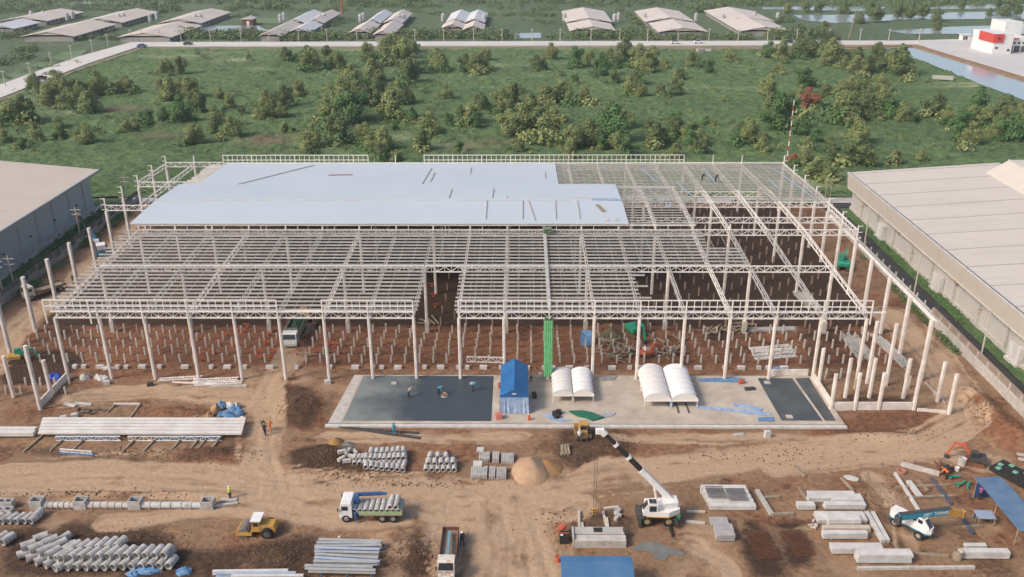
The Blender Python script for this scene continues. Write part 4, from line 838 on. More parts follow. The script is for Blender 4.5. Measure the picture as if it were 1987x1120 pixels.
# ------------------------------------------------------------ trees
def leaf_mat(name, a, b, c):
    m, N, L, B = node_mat(name); B.inputs['Roughness'].default_value = .7; B.inputs['Specular IOR Level'].default_value = .2
    oi = N.new('ShaderNodeObjectInfo').outputs['Random']; pos = N.new('ShaderNodeNewGeometry').outputs['Position']
    n = n_noise(N, L, pos, .45, 4); col = n_mix(N, L, n_ramp(N, L, n, .35, .65), a, b); col = n_mix(N, L, n_math(N, L, 'MULTIPLY', oi, .6), col, c); L.new(col, B.inputs['Base Color']); return m
LM = {'o': leaf_mat('olive_leaves', (.285, .310, .125), (.165, .200, .078), (.20, .255, .095)), 'g': leaf_mat('green_leaves', (.130, .240, .088), (.084, .172, .064), (.07, .12, .04)),
      'd': leaf_mat('dark_leaves', (.150, .200, .084), (.095, .136, .058), (.17, .21, .082)), 'r': leaf_mat('red_leaves', (.36, .15, .09), (.26, .11, .065), (.32, .14, .08)), 'p': leaf_mat('pale_leaves', (.12, .155, .07), (.085, .115, .05), (.11, .13, .055))}
BARK = mat('bark', (.13, .10, .07), (.08, .06, .045), 2, .95)
def crown_mesh(seed, n, kind):
    r = random.Random(seed); lobes = []
    for k in range(r.randint(9, 13)):
        a = r.uniform(0, 6.28); q = r.uniform(.05, .36); z = r.uniform(.10, .72); lobes.append((q * math.cos(a), q * math.sin(a), z, r.uniform(.14, .25) * (1.15 - .3 * z)))
    lobes.append((0, 0, .82, .16)); lobes.append((.03, .02, .45, .30)); lobes.append((-.05, .03, .2, .3))
    v = []; f = []
    for k in range(n):
        lx, ly, lz, lr = lobes[r.randrange(len(lobes))]
        d = Vector((r.gauss(0, 1), r.gauss(0, 1), r.gauss(0, 1) + .25)).normalized(); q = lr * (r.random() ** .35) * r.uniform(.85, 1.12)
        c = Vector((lx, ly, lz)) + d * q
        if c.z < .05: continue
        nn = (d + Vector((r.gauss(0, .5), r.gauss(0, .5), r.gauss(0, .5) + .3))).normalized(); u = nn.cross(Vector((r.gauss(0, 1), r.gauss(0, 1), r.gauss(0, 1)))).normalized(); w = nn.cross(u); s = r.uniform(.019, .038)
        o = len(v); v += [c - u * s, c + w * s * .7, c + u * s, c - w * s * .7]; f.append((o, o + 1, o + 2, o + 3))
    me = bpy.data.meshes.new('crown'); me.from_pydata([tuple(x) for x in v], [], f); me.materials.append(LM[kind]); me.update(); return me
CROWNS = {k: [crown_mesh(hash_ + i, 4200, k) for i in range(n)] for k, n, hash_ in (('o', 6, 10), ('g', 4, 40), ('d', 4, 70), ('r', 1, 90), ('p', 2, 100))}
def trunk_mesh(seed):
    r = random.Random(seed); m = MB(); m.cyl((0, 0, -.05), (.01, 0, .3), .028, 6, .018)
    for k in range(4):
        a = r.uniform(0, 6.28); m.cyl((.01, 0, .2 + .03 * k), (.2 * math.cos(a), .2 * math.sin(a), .5 + .08 * k), .013, 5, .005)
    return m.mesh('trunk', BARK)
TRUNKS = [trunk_mesh(i) for i in range(4)]
COMP = []
def tree(px, py, w, kind, lb, nm='tree', squash=1.0, zf=mz):
    if zf is mz:
        for q in range(1): COMP.append((px + rnd.uniform(-.7, .7) * w, py + rnd.uniform(-.12, .1) * w, px + rnd.uniform(-.7, .7) * w, py + rnd.uniform(-.1, .1) * w, 2, w * rnd.uniform(.25, .5)))
    g = G(px, py); zc = .9186 * g.y + 24; wm = max(w * zc / FPX, 1.2); h = wm * rnd.uniform(.82, 1.0) * squash
    t = thing(nm, lb, 'tree' if nm == 'tree' else 'bush', (g.x, g.y + wm * .25, zf(g.x, g.y) - .05), rnd.uniform(0, 6.28), lb)
    inst('trunk', TRUNKS[rnd.randrange(4)], t, scale=(wm, wm, h)); inst('crown', rnd.choice(CROWNS[kind]), t, rz=rnd.uniform(0, 6.28), scale=(wm * 1.08, wm * 1.08, h * 1.05))
Z1 = '190,500,80 250,600,130 300,520,110 350,560,110 375,610,110 440,560,100 480,640,130 535,540,120 690,520,100 20,700,100 60,690,120 120,690,130d 180,690,100 320,720,70 190,800,100 330,780,80 470,800,100 430,790,60 810,700,80 735,730,80 700,750,70 915,410,80 990,420,90d 880,500,60 935,570,120 1030,560,120 1080,640,120d 900,680,80 990,690,140g 1210,560,60 1260,610,80 1180,700,100 1180,750,80d 1265,770,110 1060,810,120 1460,620,110 1560,600,110d 1440,670,90 1545,660,90 1640,550,90 1570,350,80d 1690,340,80 1710,400,110 1800,340,80d 1855,390,90 1370,340,40 1570,740,60 1720,830,120 1850,800,150d 1930,500,120 1870,600,150 1960,600,130 1930,680,150g 1800,680,120 60,620,70 270,570,90d 400,520,80 1000,500,70d 640,530,60d 120,830,60g 20,790,60 1330,640,50d'
Z2 = '170,345,90 300,310,110 330,290,100 380,370,130 440,300,60d 410,330,100 350,370,100d 20,385,70 720,400,100d 770,410,110 800,400,110 830,340,60 1110,400,90d 1190,340,80 1320,380,100 1410,360,70 1470,430,110g 1520,320,50d 1510,370,90 1600,350,130d 1680,380,120 1720,410,120 1750,360,100 1810,380,50 1540,470,70 1240,430,40 410,470,120d 440,420,80 560,400,120 80,500,110 200,470,120 250,540,110d 100,580,130 30,640,110 130,600,120 220,600,120d 310,680,170 350,590,120 400,580,80 420,690,90g 80,700,170g 20,800,110d 170,800,120 270,850,130 190,850,90 480,850,110d 520,760,130 610,560,80 690,660,70d 760,700,110 770,720,80 800,620,90d 920,610,110 985,580,110d 940,630,80 960,770,150 1070,720,150 1160,590,110 1180,700,120d 1200,780,170 1250,580,110 1370,580,90 1620,540,100 1680,550,80 1660,480,90 1790,540,60 1870,540,90d 1900,450,60d 1960,380,70 1520,720,140d 1590,720,110 1540,800,190g 1400,830,160d 1380,800,80 1300,840,110 1470,840,80 1730,720,60d 1770,830,130d 1890,740,100g 1950,780,110 1960,830,90 1560,850,100 330,730,60g 1080,620,90d 620,700,60g 1330,470,50g'
Z3 = '155,380,80 10,385,40 245,415,70g 370,350,70 100,450,60d 590,330,90 660,340,110 740,320,90d 800,335,130d 920,300,110p 930,350,110 915,380,90 1000,385,60 1020,340,60 1075,350,80d 1070,430,100o 1130,410,80p 1185,350,90d 1215,400,70d 1310,430,150d 1265,400,90 640,415,60 660,360,50 590,540,110 785,500,110g 800,610,110r 840,600,80d 760,560,80 895,540,65d 590,640,110d 640,740,190g 700,650,120g 470,810,130 800,850,80 840,800,70g 770,770,100g 1040,520,90 990,560,100 1045,590,70 1110,560,110d 1205,520,100 1130,600,100d 1000,690,170 1140,680,130d 1210,610,130 1250,680,110 1320,690,110 1035,710,80 1070,810,140 1080,850,110 920,850,70 1500,660,130d 1570,690,100 1640,740,120g 1740,640,130g 1710,680,90 1790,680,90 1850,690,120d 1900,650,110d 1700,820,120 1810,780,80 1860,760,110d 1930,790,150g 1960,700,100 1640,800,100g 160,790,100d 60,760,90d 200,820,100 10,800,60d 240,700,60g 430,740,60d 560,780,50 1770,720,90'
ZONES = [(300, 'far left of the meadow'), (560, 'left of the meadow'), (830, 'left thicket of the meadow'), (1130, 'middle thicket of the meadow'), (1450, 'centre right of the meadow'), (1720, 'right thicket of the meadow'), (3000, 'by the canal')]
KN = {'o': 'olive', 'g': 'bright green', 'd': 'dark green', 'r': 'red-brown', 'p': 'pale green'}
def tree_label(px, py, w, k):
    if k == 'r': return 'single red-brown tree among green ones right of the striped mast'
    z = next(n for x, n in ZONES if px < x); row = 'at the back' if py < 150 else 'halfway' if py < 215 else 'near the frame'
    return '%s %s tree %s, %s' % ('small' if w < 27 else 'big' if w > 45 else 'bushy', KN[k], row, z)
for S, ox in ((Z1, 0), (Z2, 650), (Z3, 1287)):
    for e in S.split():
        k = e[-1] if e[-1].isalpha() else 'o'; a, b, w = [float(q) / 2.8386 for q in e.rstrip('ogdrp').split(',')]
        px, py = a + ox, b
        if k == 'o' and rnd.random() < .18: k = 'g' if rnd.random() < .5 else 'd'
        tree(px, py, w * 1.12, k, tree_label(px, py, w, k))
for px, py, w, k in [(1587, 358, 46, 'o'), (1542, 324, 22, 'r'), (1565, 318, 28, 'o'), (1616, 318, 28, 'd'), (1664, 330, 52, 'd'), (1690, 330, 30, 'o'), (1738, 324, 30, 'o'), (735, 316, 36, 'd'), (770, 318, 24, 'o'), (600, 306, 24, 'o'), (1100, 312, 30, 'o'), (1220, 310, 34, 'g'), (1310, 312, 30, 'o'), (1640, 325, 24, 'o'), (890, 300, 22, 'g'), (1010, 300, 24, 'd'), (1790, 318, 26, 'o'), (1360, 305, 30, 'd'), (1480, 300, 30, 'o')]:
    tree(px, py, w * 1.1, k, 'small red-brown tree at the foot of the striped mast' if k == 'r' else '%s tree growing close behind the rear edge of the frame' % KN[k])
# far pond-side trees one can tell apart
for px, py, w, k in [(1668, 46, 24, 'd'), (1703, 44, 32, 'd'), (1690, 34, 30, 'd'), (1745, 36, 36, 'd'), (1770, 38, 34, 'd'), (1795, 35, 28, 'd'), (1640, 27, 30, 'd'), (1820, 42, 26, 'd'), (1565, 25, 22, 'd'), (1590, 24, 22, 'd'), (1530, 26, 22, 'o'), (1868, 18, 18, 'd'), (1922, 32, 18, 'd'), (1950, 33, 24, 'd'), (1975, 30, 22, 'd'), (1940, 16, 24, 'd'), (1965, 18, 26, 'd'), (1600, 60, 22, 'd'), (1820, 60, 20, 'd')]:
    tree(px, py, w, k, 'dark far tree standing between the ponds at top right', zf=lambda x, y: 0)
# far woods, hedges and scrub read as one mass
def mass(name, rows, mt, lb, leaf=.8, per=60):
    v = []; f = []; r = random.Random(len(rows) * 7 + 1)
    for x0, y0, x1, y1, n, hpx in rows:
        for k in range(n):
            u = r.random(); px = x0 + (x1 - x0) * u + r.uniform(-4, 4); py = y0 + (y1 - y0) * u + r.uniform(-3, 3) * (hpx / 9); g = G(px, py); zc = .9186 * g.y + 24
            R = hpx * zc / FPX * r.uniform(.6, 1.2) * .8; base = mz(g.x, g.y)
            for j in range(per):
                d = Vector((r.gauss(0, 1), r.gauss(0, 1), abs(r.gauss(0, 1)))).normalized(); q = R * r.uniform(.55, 1.1); c = Vector((g.x + d.x * q * 1.2, g.y + d.y * q * 1.2, base + d.z * q * 1.25)); s = min(R * r.uniform(.12, .24) * leaf, .55)
                nn = (d + Vector((r.gauss(0, .5), r.gauss(0, .5), r.gauss(0, .5)))).normalized(); a = nn.cross(Vector((r.gauss(0, 1), r.gauss(0, 1), 1))).normalized(); b = nn.cross(a); o = len(v); v += [c - a * s, c + b * s, c + a * s, c - b * s]; f.append((o, o + 1, o + 2, o + 3))
    me = bpy.data.meshes.new(name); me.from_pydata([tuple(q) for q in v], [], f); me.materials.append(mt); o = bpy.data.objects.new(name, me); COL.objects.link(o); return tag(o, lb, 'vegetation', kind='stuff')
mass('far_hedge', [(150, 76, 300, 74, 40, 10), (340, 70, 500, 74, 90, 14), (540, 76, 700, 74, 80, 13), (690, 70, 1000, 73, 150, 14), (1110, 72, 1260, 72, 70, 14), (1200, 68, 1250, 66, 20, 13), (1260, 74, 1460, 74, 70, 11), (1490, 72, 1600, 68, 90, 15), (0, 74, 60, 70, 20, 12), (120, 60, 230, 62, 20, 9), (450, 62, 500, 60, 14, 9), (1060, 74, 1110, 70, 8, 9), (1540, 58, 1580, 60, 12, 10)], LM['d'], 'dense dark hedge and bushes along the far road')
mass('far_wood', [(0, 5, 1987, 3, 330, 11), (0, -4, 1987, -6, 260, 11), (0, 24, 300, 18, 60, 7), (560, 20, 700, 20, 30, 7), (800, 20, 860, 30, 20, 7), (950, 30, 1080, 30, 30, 8), (1200, 20, 1240, 50, 30, 9), (0, 14, 330, 12, 50, 9), (440, 18, 560, 16, 40, 11), (640, 14, 860, 12, 60, 9), (1060, 10, 1500, 10, 80, 10), (1340, 22, 1400, 16, 30, 12), (285, 26, 350, 20, 24, 12), (950, 14, 1090, 20, 24, 8), (1010, 42, 1090, 46, 14, 8), (1500, 12, 1987, 8, 70, 9), (0, 20, 60, 22, 12, 9), (1480, 44, 1540, 40, 20, 10), (460, 34, 500, 28, 10, 8), (640, 50, 690, 40, 16, 8), (-300, 30, 0, 28, 60, 10), (1987, 12, 2300, 14, 60, 10)], LM['d'], 'far woods and tree rows at the top of the picture')
mass('left_scrub', [(0, 125, 60, 110, 26, 12), (30, 105, 70, 95, 14, 12), (40, 140, 110, 128, 16, 8), (85, 118, 150, 122, 14, 8), (0, 150, 20, 155, 6, 8), (60, 160, 100, 140, 6, 6)], LM['d'], 'scrub around the duckweed ponds at the far left')
sc_rows = []
rr = random.Random(5)
for k in range(330):
    px = rr.uniform(-20, 2000); py = 100 + 205 * rr.random() ** .8
    g = G(px, py)
    if not inpoly(np.array([g.x]), np.array([g.y]), CANAL)[0] and g.x < 150 and g.x > -190 + (430 - g.y) * .0: sc_rows.append((px, py, px + 14, py, 4, rr.uniform(3.5, 8)))
mass('thicket_scrub', COMP[::2], LM['g'], 'green scrub filling the thickets round the meadow trees', 1.0, 110)
mass('thicket_bushes', COMP[1::2], LM['o'], 'olive low bushes round the meadow trees', 1.0, 110)
mass('meadow_scrub', sc_rows[::2], LM['d'], 'low dark weeds scattered over the meadow', 1.0, 40)
mass('meadow_weeds', sc_rows[1::2], LM['o'], 'low olive weeds scattered over the meadow', 1.0, 40)
# ------------------------------------------------------------ vehicles
RIM = mat('wheel_rim', (.35, .33, .30), (.22, .2, .18), 3, .6); DUST = mat('dusty_rim', (.42, .30, .14), (.34, .24, .12), 3, .7)
_wm = {}
def wheel(t, x, y, r, w, rim=None):
    rim = rim or RIM; k = (r, w, rim.name)
    if k not in _wm:
        _wm[k] = (MB().tube((0, -w / 2, 0), (0, w / 2, 0), r, r * .55, 16).mesh('tyre', BLACK), MB().cyl((0, -w * .42, 0), (0, w * .42, 0), r * .56, 12).cyl((0, -w * .48, 0), (0, w * .48, 0), r * .2, 8).mesh('rim', rim))
    o = thing('wheel', None, None, (x, y, r)); o.parent = t
    inst('tyre', _wm[k][0], o); inst('rim', _wm[k][1], o); return o
def cab(t, x0, ln, w, z0, h, m, roof=None):
    """cab-over truck cab, front at x0+ln"""
    a = x0; b = x0 + ln
    c = MB().prism([(a, z0), (b, z0), (b + .05, z0 + h * .45), (b - .16, z0 + h * .93), (b - .35, z0 + h), (a + .08, z0 + h), (a, z0 + h * .93)], -w / 2, w / 2, 'y').build('cab', m, t)
    MB().add([(b + .07, -w * .44, z0 + h * .48), (b + .07, w * .44, z0 + h * .48), (b - .12, w * .42, z0 + h * .9), (b - .12, -w * .42, z0 + h * .9)], [(0, 1, 2, 3)]).build('windscreen', GLASS, c)
    for s in (-1, 1):
        MB().box(a + ln * .55, s * (w / 2 + .01), z0 + h * .68, ln * .5, .03, h * .3).build('side_window', GLASS, c)
        MB().box(b + .1, s * (w / 2 + .14), z0 + h * .62, .08, .14, .4).build('mirror', BLACK, c)
        MB().box(b + .04, s * w * .36, z0 + h * .16, .06, .3, .16).build('headlight', WHITE, c)
    if roof: MB().box((a + b) / 2 - .05, 0, z0 + h + .03, ln * .75, w * .86, .06).build('roof_panel', roof, c)
    MB().box(b - .05, 0, z0 - .1, .3, w * .98, .32).build('bumper', CONC_L, c)
    return c
def flat_truck(name, lb, px, py, rz, ln=6.6, w=2.2, cabm=WHITE, bedm=None, side=.55, cabl=1.35, crane=None, roof=None, chass=DARKM, floor=None, zoff=0):
    g = at(px, py) if not isinstance(px, Vector) else px
    t = thing(name, lb, 'truck', (g.x, g.y, g.z + .02), rz); h = ln / 2
    MB().box(0, 0, .72, ln - .4, .8, .26).build('chassis', chass, t)
    cab(t, h - cabl, cabl, w * .96, .62, 1.75, cabm, roof)
    gap = .75 if crane else .15; b1 = h - cabl - gap; b0 = -h; bm = bedm or GREEN_M
    MB().box((b0 + b1) / 2, 0, .97, b1 - b0, w, .14).build('bed_floor', floor or TIMBER, t)
    for s in (-1, 1): MB().box((b0 + b1) / 2, s * (w / 2 - .03), 1.04 + side / 2, b1 - b0, .07, side).build('side_board', bm, t)
    MB().box(b0 + .03, 0, 1.04 + side / 2, .07, w - .14, side).build('tailgate', bm, t); MB().box(b1 - .03, 0, 1.04 + side * .8, .07, w - .14, side * 1.6).build('headboard', bm, t)
    for x in (h - cabl * .5, -h * .35, -h * .35 - 1.15):
        for s in (-1, 1): wheel(t, x, s * (w / 2 - .2), .46, .32)
    for s in (-1, 1): MB().box(.2, s * (w / 2 - .1), .7, 1.1, .1, .34).build('guard_rail', RUST, t)
    if crane:
        x = h - cabl - gap / 2
        MB().box(x, 0, 1.1, .6, 1.9, .3).box(x, -.2, 1.9, .45, .5, 1.5).build('crane_post', crane, t); MB().beam((x, -.45, 2.5), (x - 2.6, -.98, 2.25), .3, .32).beam((x - 2.6, -.98, 2.25), (x - 3.1, -1.0, 2.2), .22, .24).build('crane_boom', crane, t)
        for s in (-1, 1): MB().box(x, s * w * .5, .75, .2, .2, 1.1).build('outrigger', crane, t)
    return t
PGREEN = mat('pale_green_paint', (.34, .42, .24), (.28, .35, .2), 1.5, .6)
TRUCK = flat_truck('pipe_truck', 'white-cabbed crane truck with pale green bed carrying concrete pipes', Vector((-16.1, 78.55, .08)), 0, math.pi, 6.7, 2.3, WHITE, PGREEN, .4, crane=BLUE_P)
PIPE = MB().tube((0, -.5, 0), (0, .5, 0), .31, .24, 14).mesh('concrete_pipe', PIPEM)
def pipe(x, y, z, rz=0, s=1, lb='', grp='', tilt=0):
    return tag(inst('concrete_pipe', PIPE, None, (x, y, z), rot=(tilt, 0, rz), scale=s), lb, 'pipe', grp)
for j in range(9):
    for r in (0, 1): pipe(-18.0 + j * .6 + .12, 78.03 + r * 1.04, .08 + 1.05 + .31 + .02, .0, .95, 'grey pipe in the bottom layer on the truck, %s row' % ('near', 'far')[r], 'pipes on the truck, bottom layer')
for j in (6, 7, 5):
    for r in (0, 1): 
        if j != 5: pipe(-18.0 + j * .6 + .42, 78.03 + r * 1.04, .08 + 1.05 + .31 + .53, .0, .95, 'grey pipe on top at the rear of the truck, %s row' % ('near', 'far')[r], 'pipes on the truck, upper layer')
# roller
g = at(503, 1038); t = thing('road_roller', 'yellow drum road roller with white cab roof on the haul road', 'road roller', (g.x, g.y + .2, g.z), math.pi); t.scale = (.9, .9, .9)
MB().cyl((1.55, -.95, .62), (1.55, .95, .62), .62, 24).build('drum', mat('drum_steel', (.20, .16, .14), (.28, .23, .2), 1.5, .6, metal=.3), t, False)
m = MB()
for s in (-1, 1): m.box(1.45, s * 1.06, .62, 1.75, .14, .36)
m.box(2.3, 0, .62, .16, 2.2, .36); m.box(.65, 0, .62, .2, 2.2, .36); m.build('drum_frame', YELLOW, t)
c = MB().prism([(-.35, .7), (.6, .7), (.62, 1.2), (.45, 2.15), (-.3, 2.15), (-.38, 1.3)], -.75, .75, 'y').build('cab', YELLOW, t)
MB().box(.06, 0, 2.24, 1.2, 1.75, .1).build('cab_roof', WHITE, c)
for s in (-1, 1): MB().box(.1, s * .76, 1.72, .6, .03, .5).build('side_window', GLASS, c)
MB().add([(.64, -.65, 1.3), (.64, .65, 1.3), (.5, .62, 2.05), (.5, -.62, 2.05)], [(0, 1, 2, 3)]).build('windscreen', GLASS, c)
MB().prism([(-2.1, .6), (-.35, .6), (-.35, 1.55), (-1.9, 1.45), (-2.1, 1.2)], -.7, .7, 'y').build('engine_hood', YELLOW, t); MB().box(-1.4, -.71, 1.15, .3, .04, .3).build('vent', BLACK, t)
for s in (-1, 1): wheel(t, -1.15, s * .95, .66, .45, mat('mud_rim', (.16, .12, .09), (.1, .08, .06), 3, .9))
# rough-terrain crane
g = at(1272, 1022); CR = thing('rough_terrain_crane', 'white rough-terrain crane with tall white and black boom raised to the left', 'mobile crane', (g.x + .15, g.y + .95, g.z), 0)
MB().box(0, 0, .85, 4.3, 1.5, .5).box(-1.75, 0, .75, .7, 2.3, .5).box(1.85, 0, .75, .6, 2.3, .5).build('carrier', DARKM, CR)
for x in (-1.15, 1.15):
    for s in (-1, 1): wheel(CR, x, s * .95, .6, .45, DUST)
MB().box(2.15, -.6, 1.0, .5, .6, .6).build('engine_box', GREEN_M, CR)
for x in (-1.9, 1.95):
    for s in (-1, 1): MB().box(x, s * 1.35, .5, .28, .35, .7).build('outrigger', DARKM, CR)
UPW = mat('crane_white', (.80, .78, .76), (.70, .67, .64), 1.2, .4)
m = MB(); m.prism([(-1.0, -1.05), (.9, -1.15), (1.9, -.6), (2.0, .75), (.6, 1.05), (-1.0, .9)], 1.25, 1.75); m.prism([(.5, -.7), (1.75, -.45), (1.75, .6), (.5, .75)], 1.75, 2.35); m.build('turntable', UPW, CR)
MB().prism([(-1.03, -1.08), (.9, -1.18), (1.93, -.62), (2.03, .77), (.6, 1.08), (-1.03, .93)], 1.15, 1.25).build('orange_trim', YELLOW, CR)
c = MB().prism([(-1.3, 1.3), (-.05, 1.3), (-.05, 2.6), (-.9, 2.65), (-1.25, 2.0)], -1.05, -.25, 'y').build('cab', UPW, CR)
MB().box(-.5, -1.07, 2.1, .6, .03, .6).build('side_window', GLASS, c); MB().add([(-1.32, -1.0, 1.95), (-1.32, -.3, 1.95), (-.93, -.3, 2.62), (-.93, -1.0, 2.62)], [(0, 1, 2, 3)]).build('windscreen', GLASS, c); MB().box(-.5, -.65, 2.66, .6, .6, .04).build('roof_window', GLASS, c)
for o_ in CR.children:
    if o_.name.split('.')[0] in ('turntable', 'cab', 'orange_trim'): o_.scale = (1.22, 1.2, 1.12)
gp = CR.location; tip = V(1168, 836, gp.y + .3) - gp; piv = Vector((1.5, .35, 2.4)); bd = tip - piv
MB().beam(piv, piv + bd * .43, .5, .62).build('boom_base', UPW, CR)
for k, (a, b, w) in enumerate(((.43, .62, .42), (.62, .8, .36), (.8, .96, .3))):
    MB().beam(piv + bd * a, piv + bd * b, w, w * 1.15).build('boom_section', BLACK, CR); MB().beam(piv + bd * (a - .012), piv + bd * (a + .016), w + .16, w * 1.15 + .16).build('boom_collar', UPW, CR)
MB().beam(piv + bd * .95, piv + bd * 1.01, .5, .62).box(tip.x - .25, tip.y, tip.z - .05, .8, .5, .5).build('boom_head', UPW, CR)
MB().cyl((.1, .3, 1.8), piv + bd * .26, .13, 8).build('lift_cylinder', W_STEEL, CR)
hz = .85
hook_top = Vector((tip.x - .45, tip.y, hz + .45))
for s in (-.12, .12): MB().cyl((tip.x - .45 + s, tip.y, tip.z - .1), (hook_top.x + s, hook_top.y, hook_top.z), .022, 5).build('hoist_rope', DARKM, CR)
hk = thing('hook_block', None, None, (hook_top.x, hook_top.y, 0)); hk.parent = CR
for k in range(5): MB().box(0, 0, hz + .36 - k * .15, .36, .3, .15).build('stripe', (YELLOW, BLACK)[k % 2], hk)
MB().tube((0, -.05, hz - .5), (0, .05, hz - .5), .14, .08, 10).build('hook', DARKM, hk)
# bulldozer seen from behind
g = at(1132, 862); t = thing('bulldozer', 'yellow bulldozer parked beside the slab kerb', 'bulldozer', (g.x, g.y + 1.5, g.z), math.pi / 2 + .04); t.scale = (.82, .82, .82)
DOZ = mat('dozer_yellow', (.50, .30, .09), (.40, .24, .08), 1.5, .6); DTR = mat('muddy_track', (.16, .11, .07), (.1, .07, .045), 3, .95)
for s in (-1, 1): MB().prism([(-1.5, .25), (-1.2, 0), (1.2, 0), (1.5, .25), (1.5, .6), (1.2, .8), (-1.2, .8), (-1.5, .6)], s * .95 - .22, s * .95 + .22, 'y').build('track', DTR, t)
MB().prism([(-1.1, .5), (1.3, .5), (1.35, 1.35), (.2, 1.45), (-1.1, 1.3)], -.6, .6, 'y').build('body', DOZ, t); MB().box(-.35, 0, 1.85, 1.1, 1.15, 1.0).build('cab', DOZ, t); MB().box(-.35, 0, 2.4, 1.3, 1.3, .1).build('cab_roof', DOZ, t)
MB().box(-.92, 0, 1.9, .04, .9, .55).build('rear_window', GLASS, t); MB().box(1.9, 0, .55, .22, 2.3, .95).build('blade', DOZ, t)
for s in (-1, 1): MB().beam((1.8, s * 1.15, .45), (-.3, s * 1.2, .5), .16, .2).build('push_arm', DOZ, t)
MB().box(-1.6, 0, .7, .5, 1.3, .35).box(-1.85, .4, .45, .14, .14, .8).box(-1.85, -.4, .45, .14, .14, .8).build('ripper', DTR, t)
# crane truck seen from above at the bottom edge
flat_truck('bed_truck', 'open brown-bedded truck with pale blue boom at the bottom picture edge', Vector((-7.35, 71.7, .08)), 0, -math.pi / 2, 6.6, 1.7, mat('rusty_white_paint', (.62, .58, .52), (.38, .2, .11), 2.2, .6, ramp=(.45, .75)), RUST, side=.4, cabl=1.25, floor=mat('dusty_bed', (.28, .2, .15), (.22, .16, .12), 2, .9), zoff=0)
o = MB().beam((-7.35, 70.55, 1.75), (-7.4, 74.2, 1.55), .22, .24).box(-7.35, 70.5, 1.45, .4, .4, .6).build('loader_boom', mat('pale_teal_paint', (.25, .36, .42), (.08, .26, .33), 1.5, .5)); tag(o, 'pale blue loader boom lying in the bed of the brown truck', 'boom')
# excavators
def excavator(lb, px, py, rz, s, body, arm, cabm, reach=1.0, up=.9, tr=None, roof=None):
    g = at(px, py); t = thing('excavator', lb, 'excavator', tuple(g), rz)
    S = lambda *a: tuple(v * s for v in a)
    for y in (-1, 1): MB().prism([S(-1.5, .2), S(-1.25, 0), S(1.25, 0), S(1.5, .2), S(1.5, .5), S(1.25, .7), S(-1.25, .7), S(-1.5, .5)], (y * .85 - .25) * s, (y * .85 + .25) * s, 'y').build('track', tr or DTR, t)
    MB().box(0, 0, .75 * s, 1.2 * s, 1.2 * s, .3 * s).build('turntable', DARKM, t)
    MB().prism([S(-1.5, .9), S(.9, .9), S(.9, 1.5), S(-.3, 1.6), S(-1.35, 1.75), S(-1.6, 1.5)], -1.05 * s, 1.05 * s, 'y').build('house', body, t)
    c = MB().prism([S(-.25, 1.5), S(.95, 1.2), S(1.0, 1.9), S(.75, 2.6), S(-.2, 2.6)], .15 * s, 1.0 * s, 'y').build('cab', cabm, t); MB().box(.3 * s, .58 * s, 2.63 * s, .95 * s, .85 * s, .05 * s).build('cab_roof', roof or cabm, c)
    MB().box(.35 * s, 1.01 * s, 2.05 * s, .8 * s, .03, .75 * s).build('side_window', GLASS, c); MB().add([S(1.03, .2, 1.6), S(1.03, .95, 1.6), S(.8, .92, 2.5), S(.8, .24, 2.5)], [(0, 1, 2, 3)]).build('windscreen', GLASS, c)
    a = Vector(S(.8, -.2, 1.5)); b = Vector(S(.8 + 1.0 * reach, -.2, 1.5 + 1.9 * up)); e = Vector(S(.8 + 2.3 * reach, -.2, 1.5 + 1.7 * up)); k = Vector(S(.8 + 3.0 * reach, -.2, .45))
    MB().beam(a, b, .36 * s, .46 * s).beam(b - Vector((.12 * s, 0, 0)), e, .32 * s, .36 * s).build('boom', arm, t); MB().beam(e + Vector((-.2, 0, .1)) * s, k, .26 * s, .3 * s).build('stick', arm, t)
    MB().cyl(a + Vector((.3, 0, -.1)) * s, a.lerp(b, .75) + Vector((.12, 0, 0)) * s, .07 * s, 6).build('boom_cylinder', DARKM, t)
    MB().prism([(k.x + .1 * s, k.z + .2 * s), (k.x + .3 * s, k.z - .3 * s), (k.x - .1 * s, k.z - .55 * s + .1 * s), (k.x - .55 * s, k.z - .3 * s), (k.x - .35 * s, k.z + .05 * s)], k.y - .38 * s, k.y + .38 * s, 'y').build('bucket', DARKM, t)
    return t
excavator('green excavator standing by the right boundary wall behind the frame columns', 1636, 522, 1.2, 1.0, GREEN_M, GREEN_M, GREEN_M)
excavator('green excavator working under the frame beside the soil heap', 1232, 652, -1.1, .95, GREEN_M, GREEN_M, DARKM, .8, .7)
excavator('small red mini excavator with white cab under the frame', 1255, 694, .5, .62, ORANGE, ORANGE, WHITE, 1.0, .8, roof=DARKM)
excavator('orange-armed excavator with black house on the right yard track', 1890, 900, 2.75, .72, DARKM, ORANGE, DARKM, 1.15, .85, tr=RUST)
excavator('small green and orange excavator in dark mud outside the left corner', 34, 703, .35, .7, YELLOW, GREEN_M, GREEN_M, 1.1, .6)
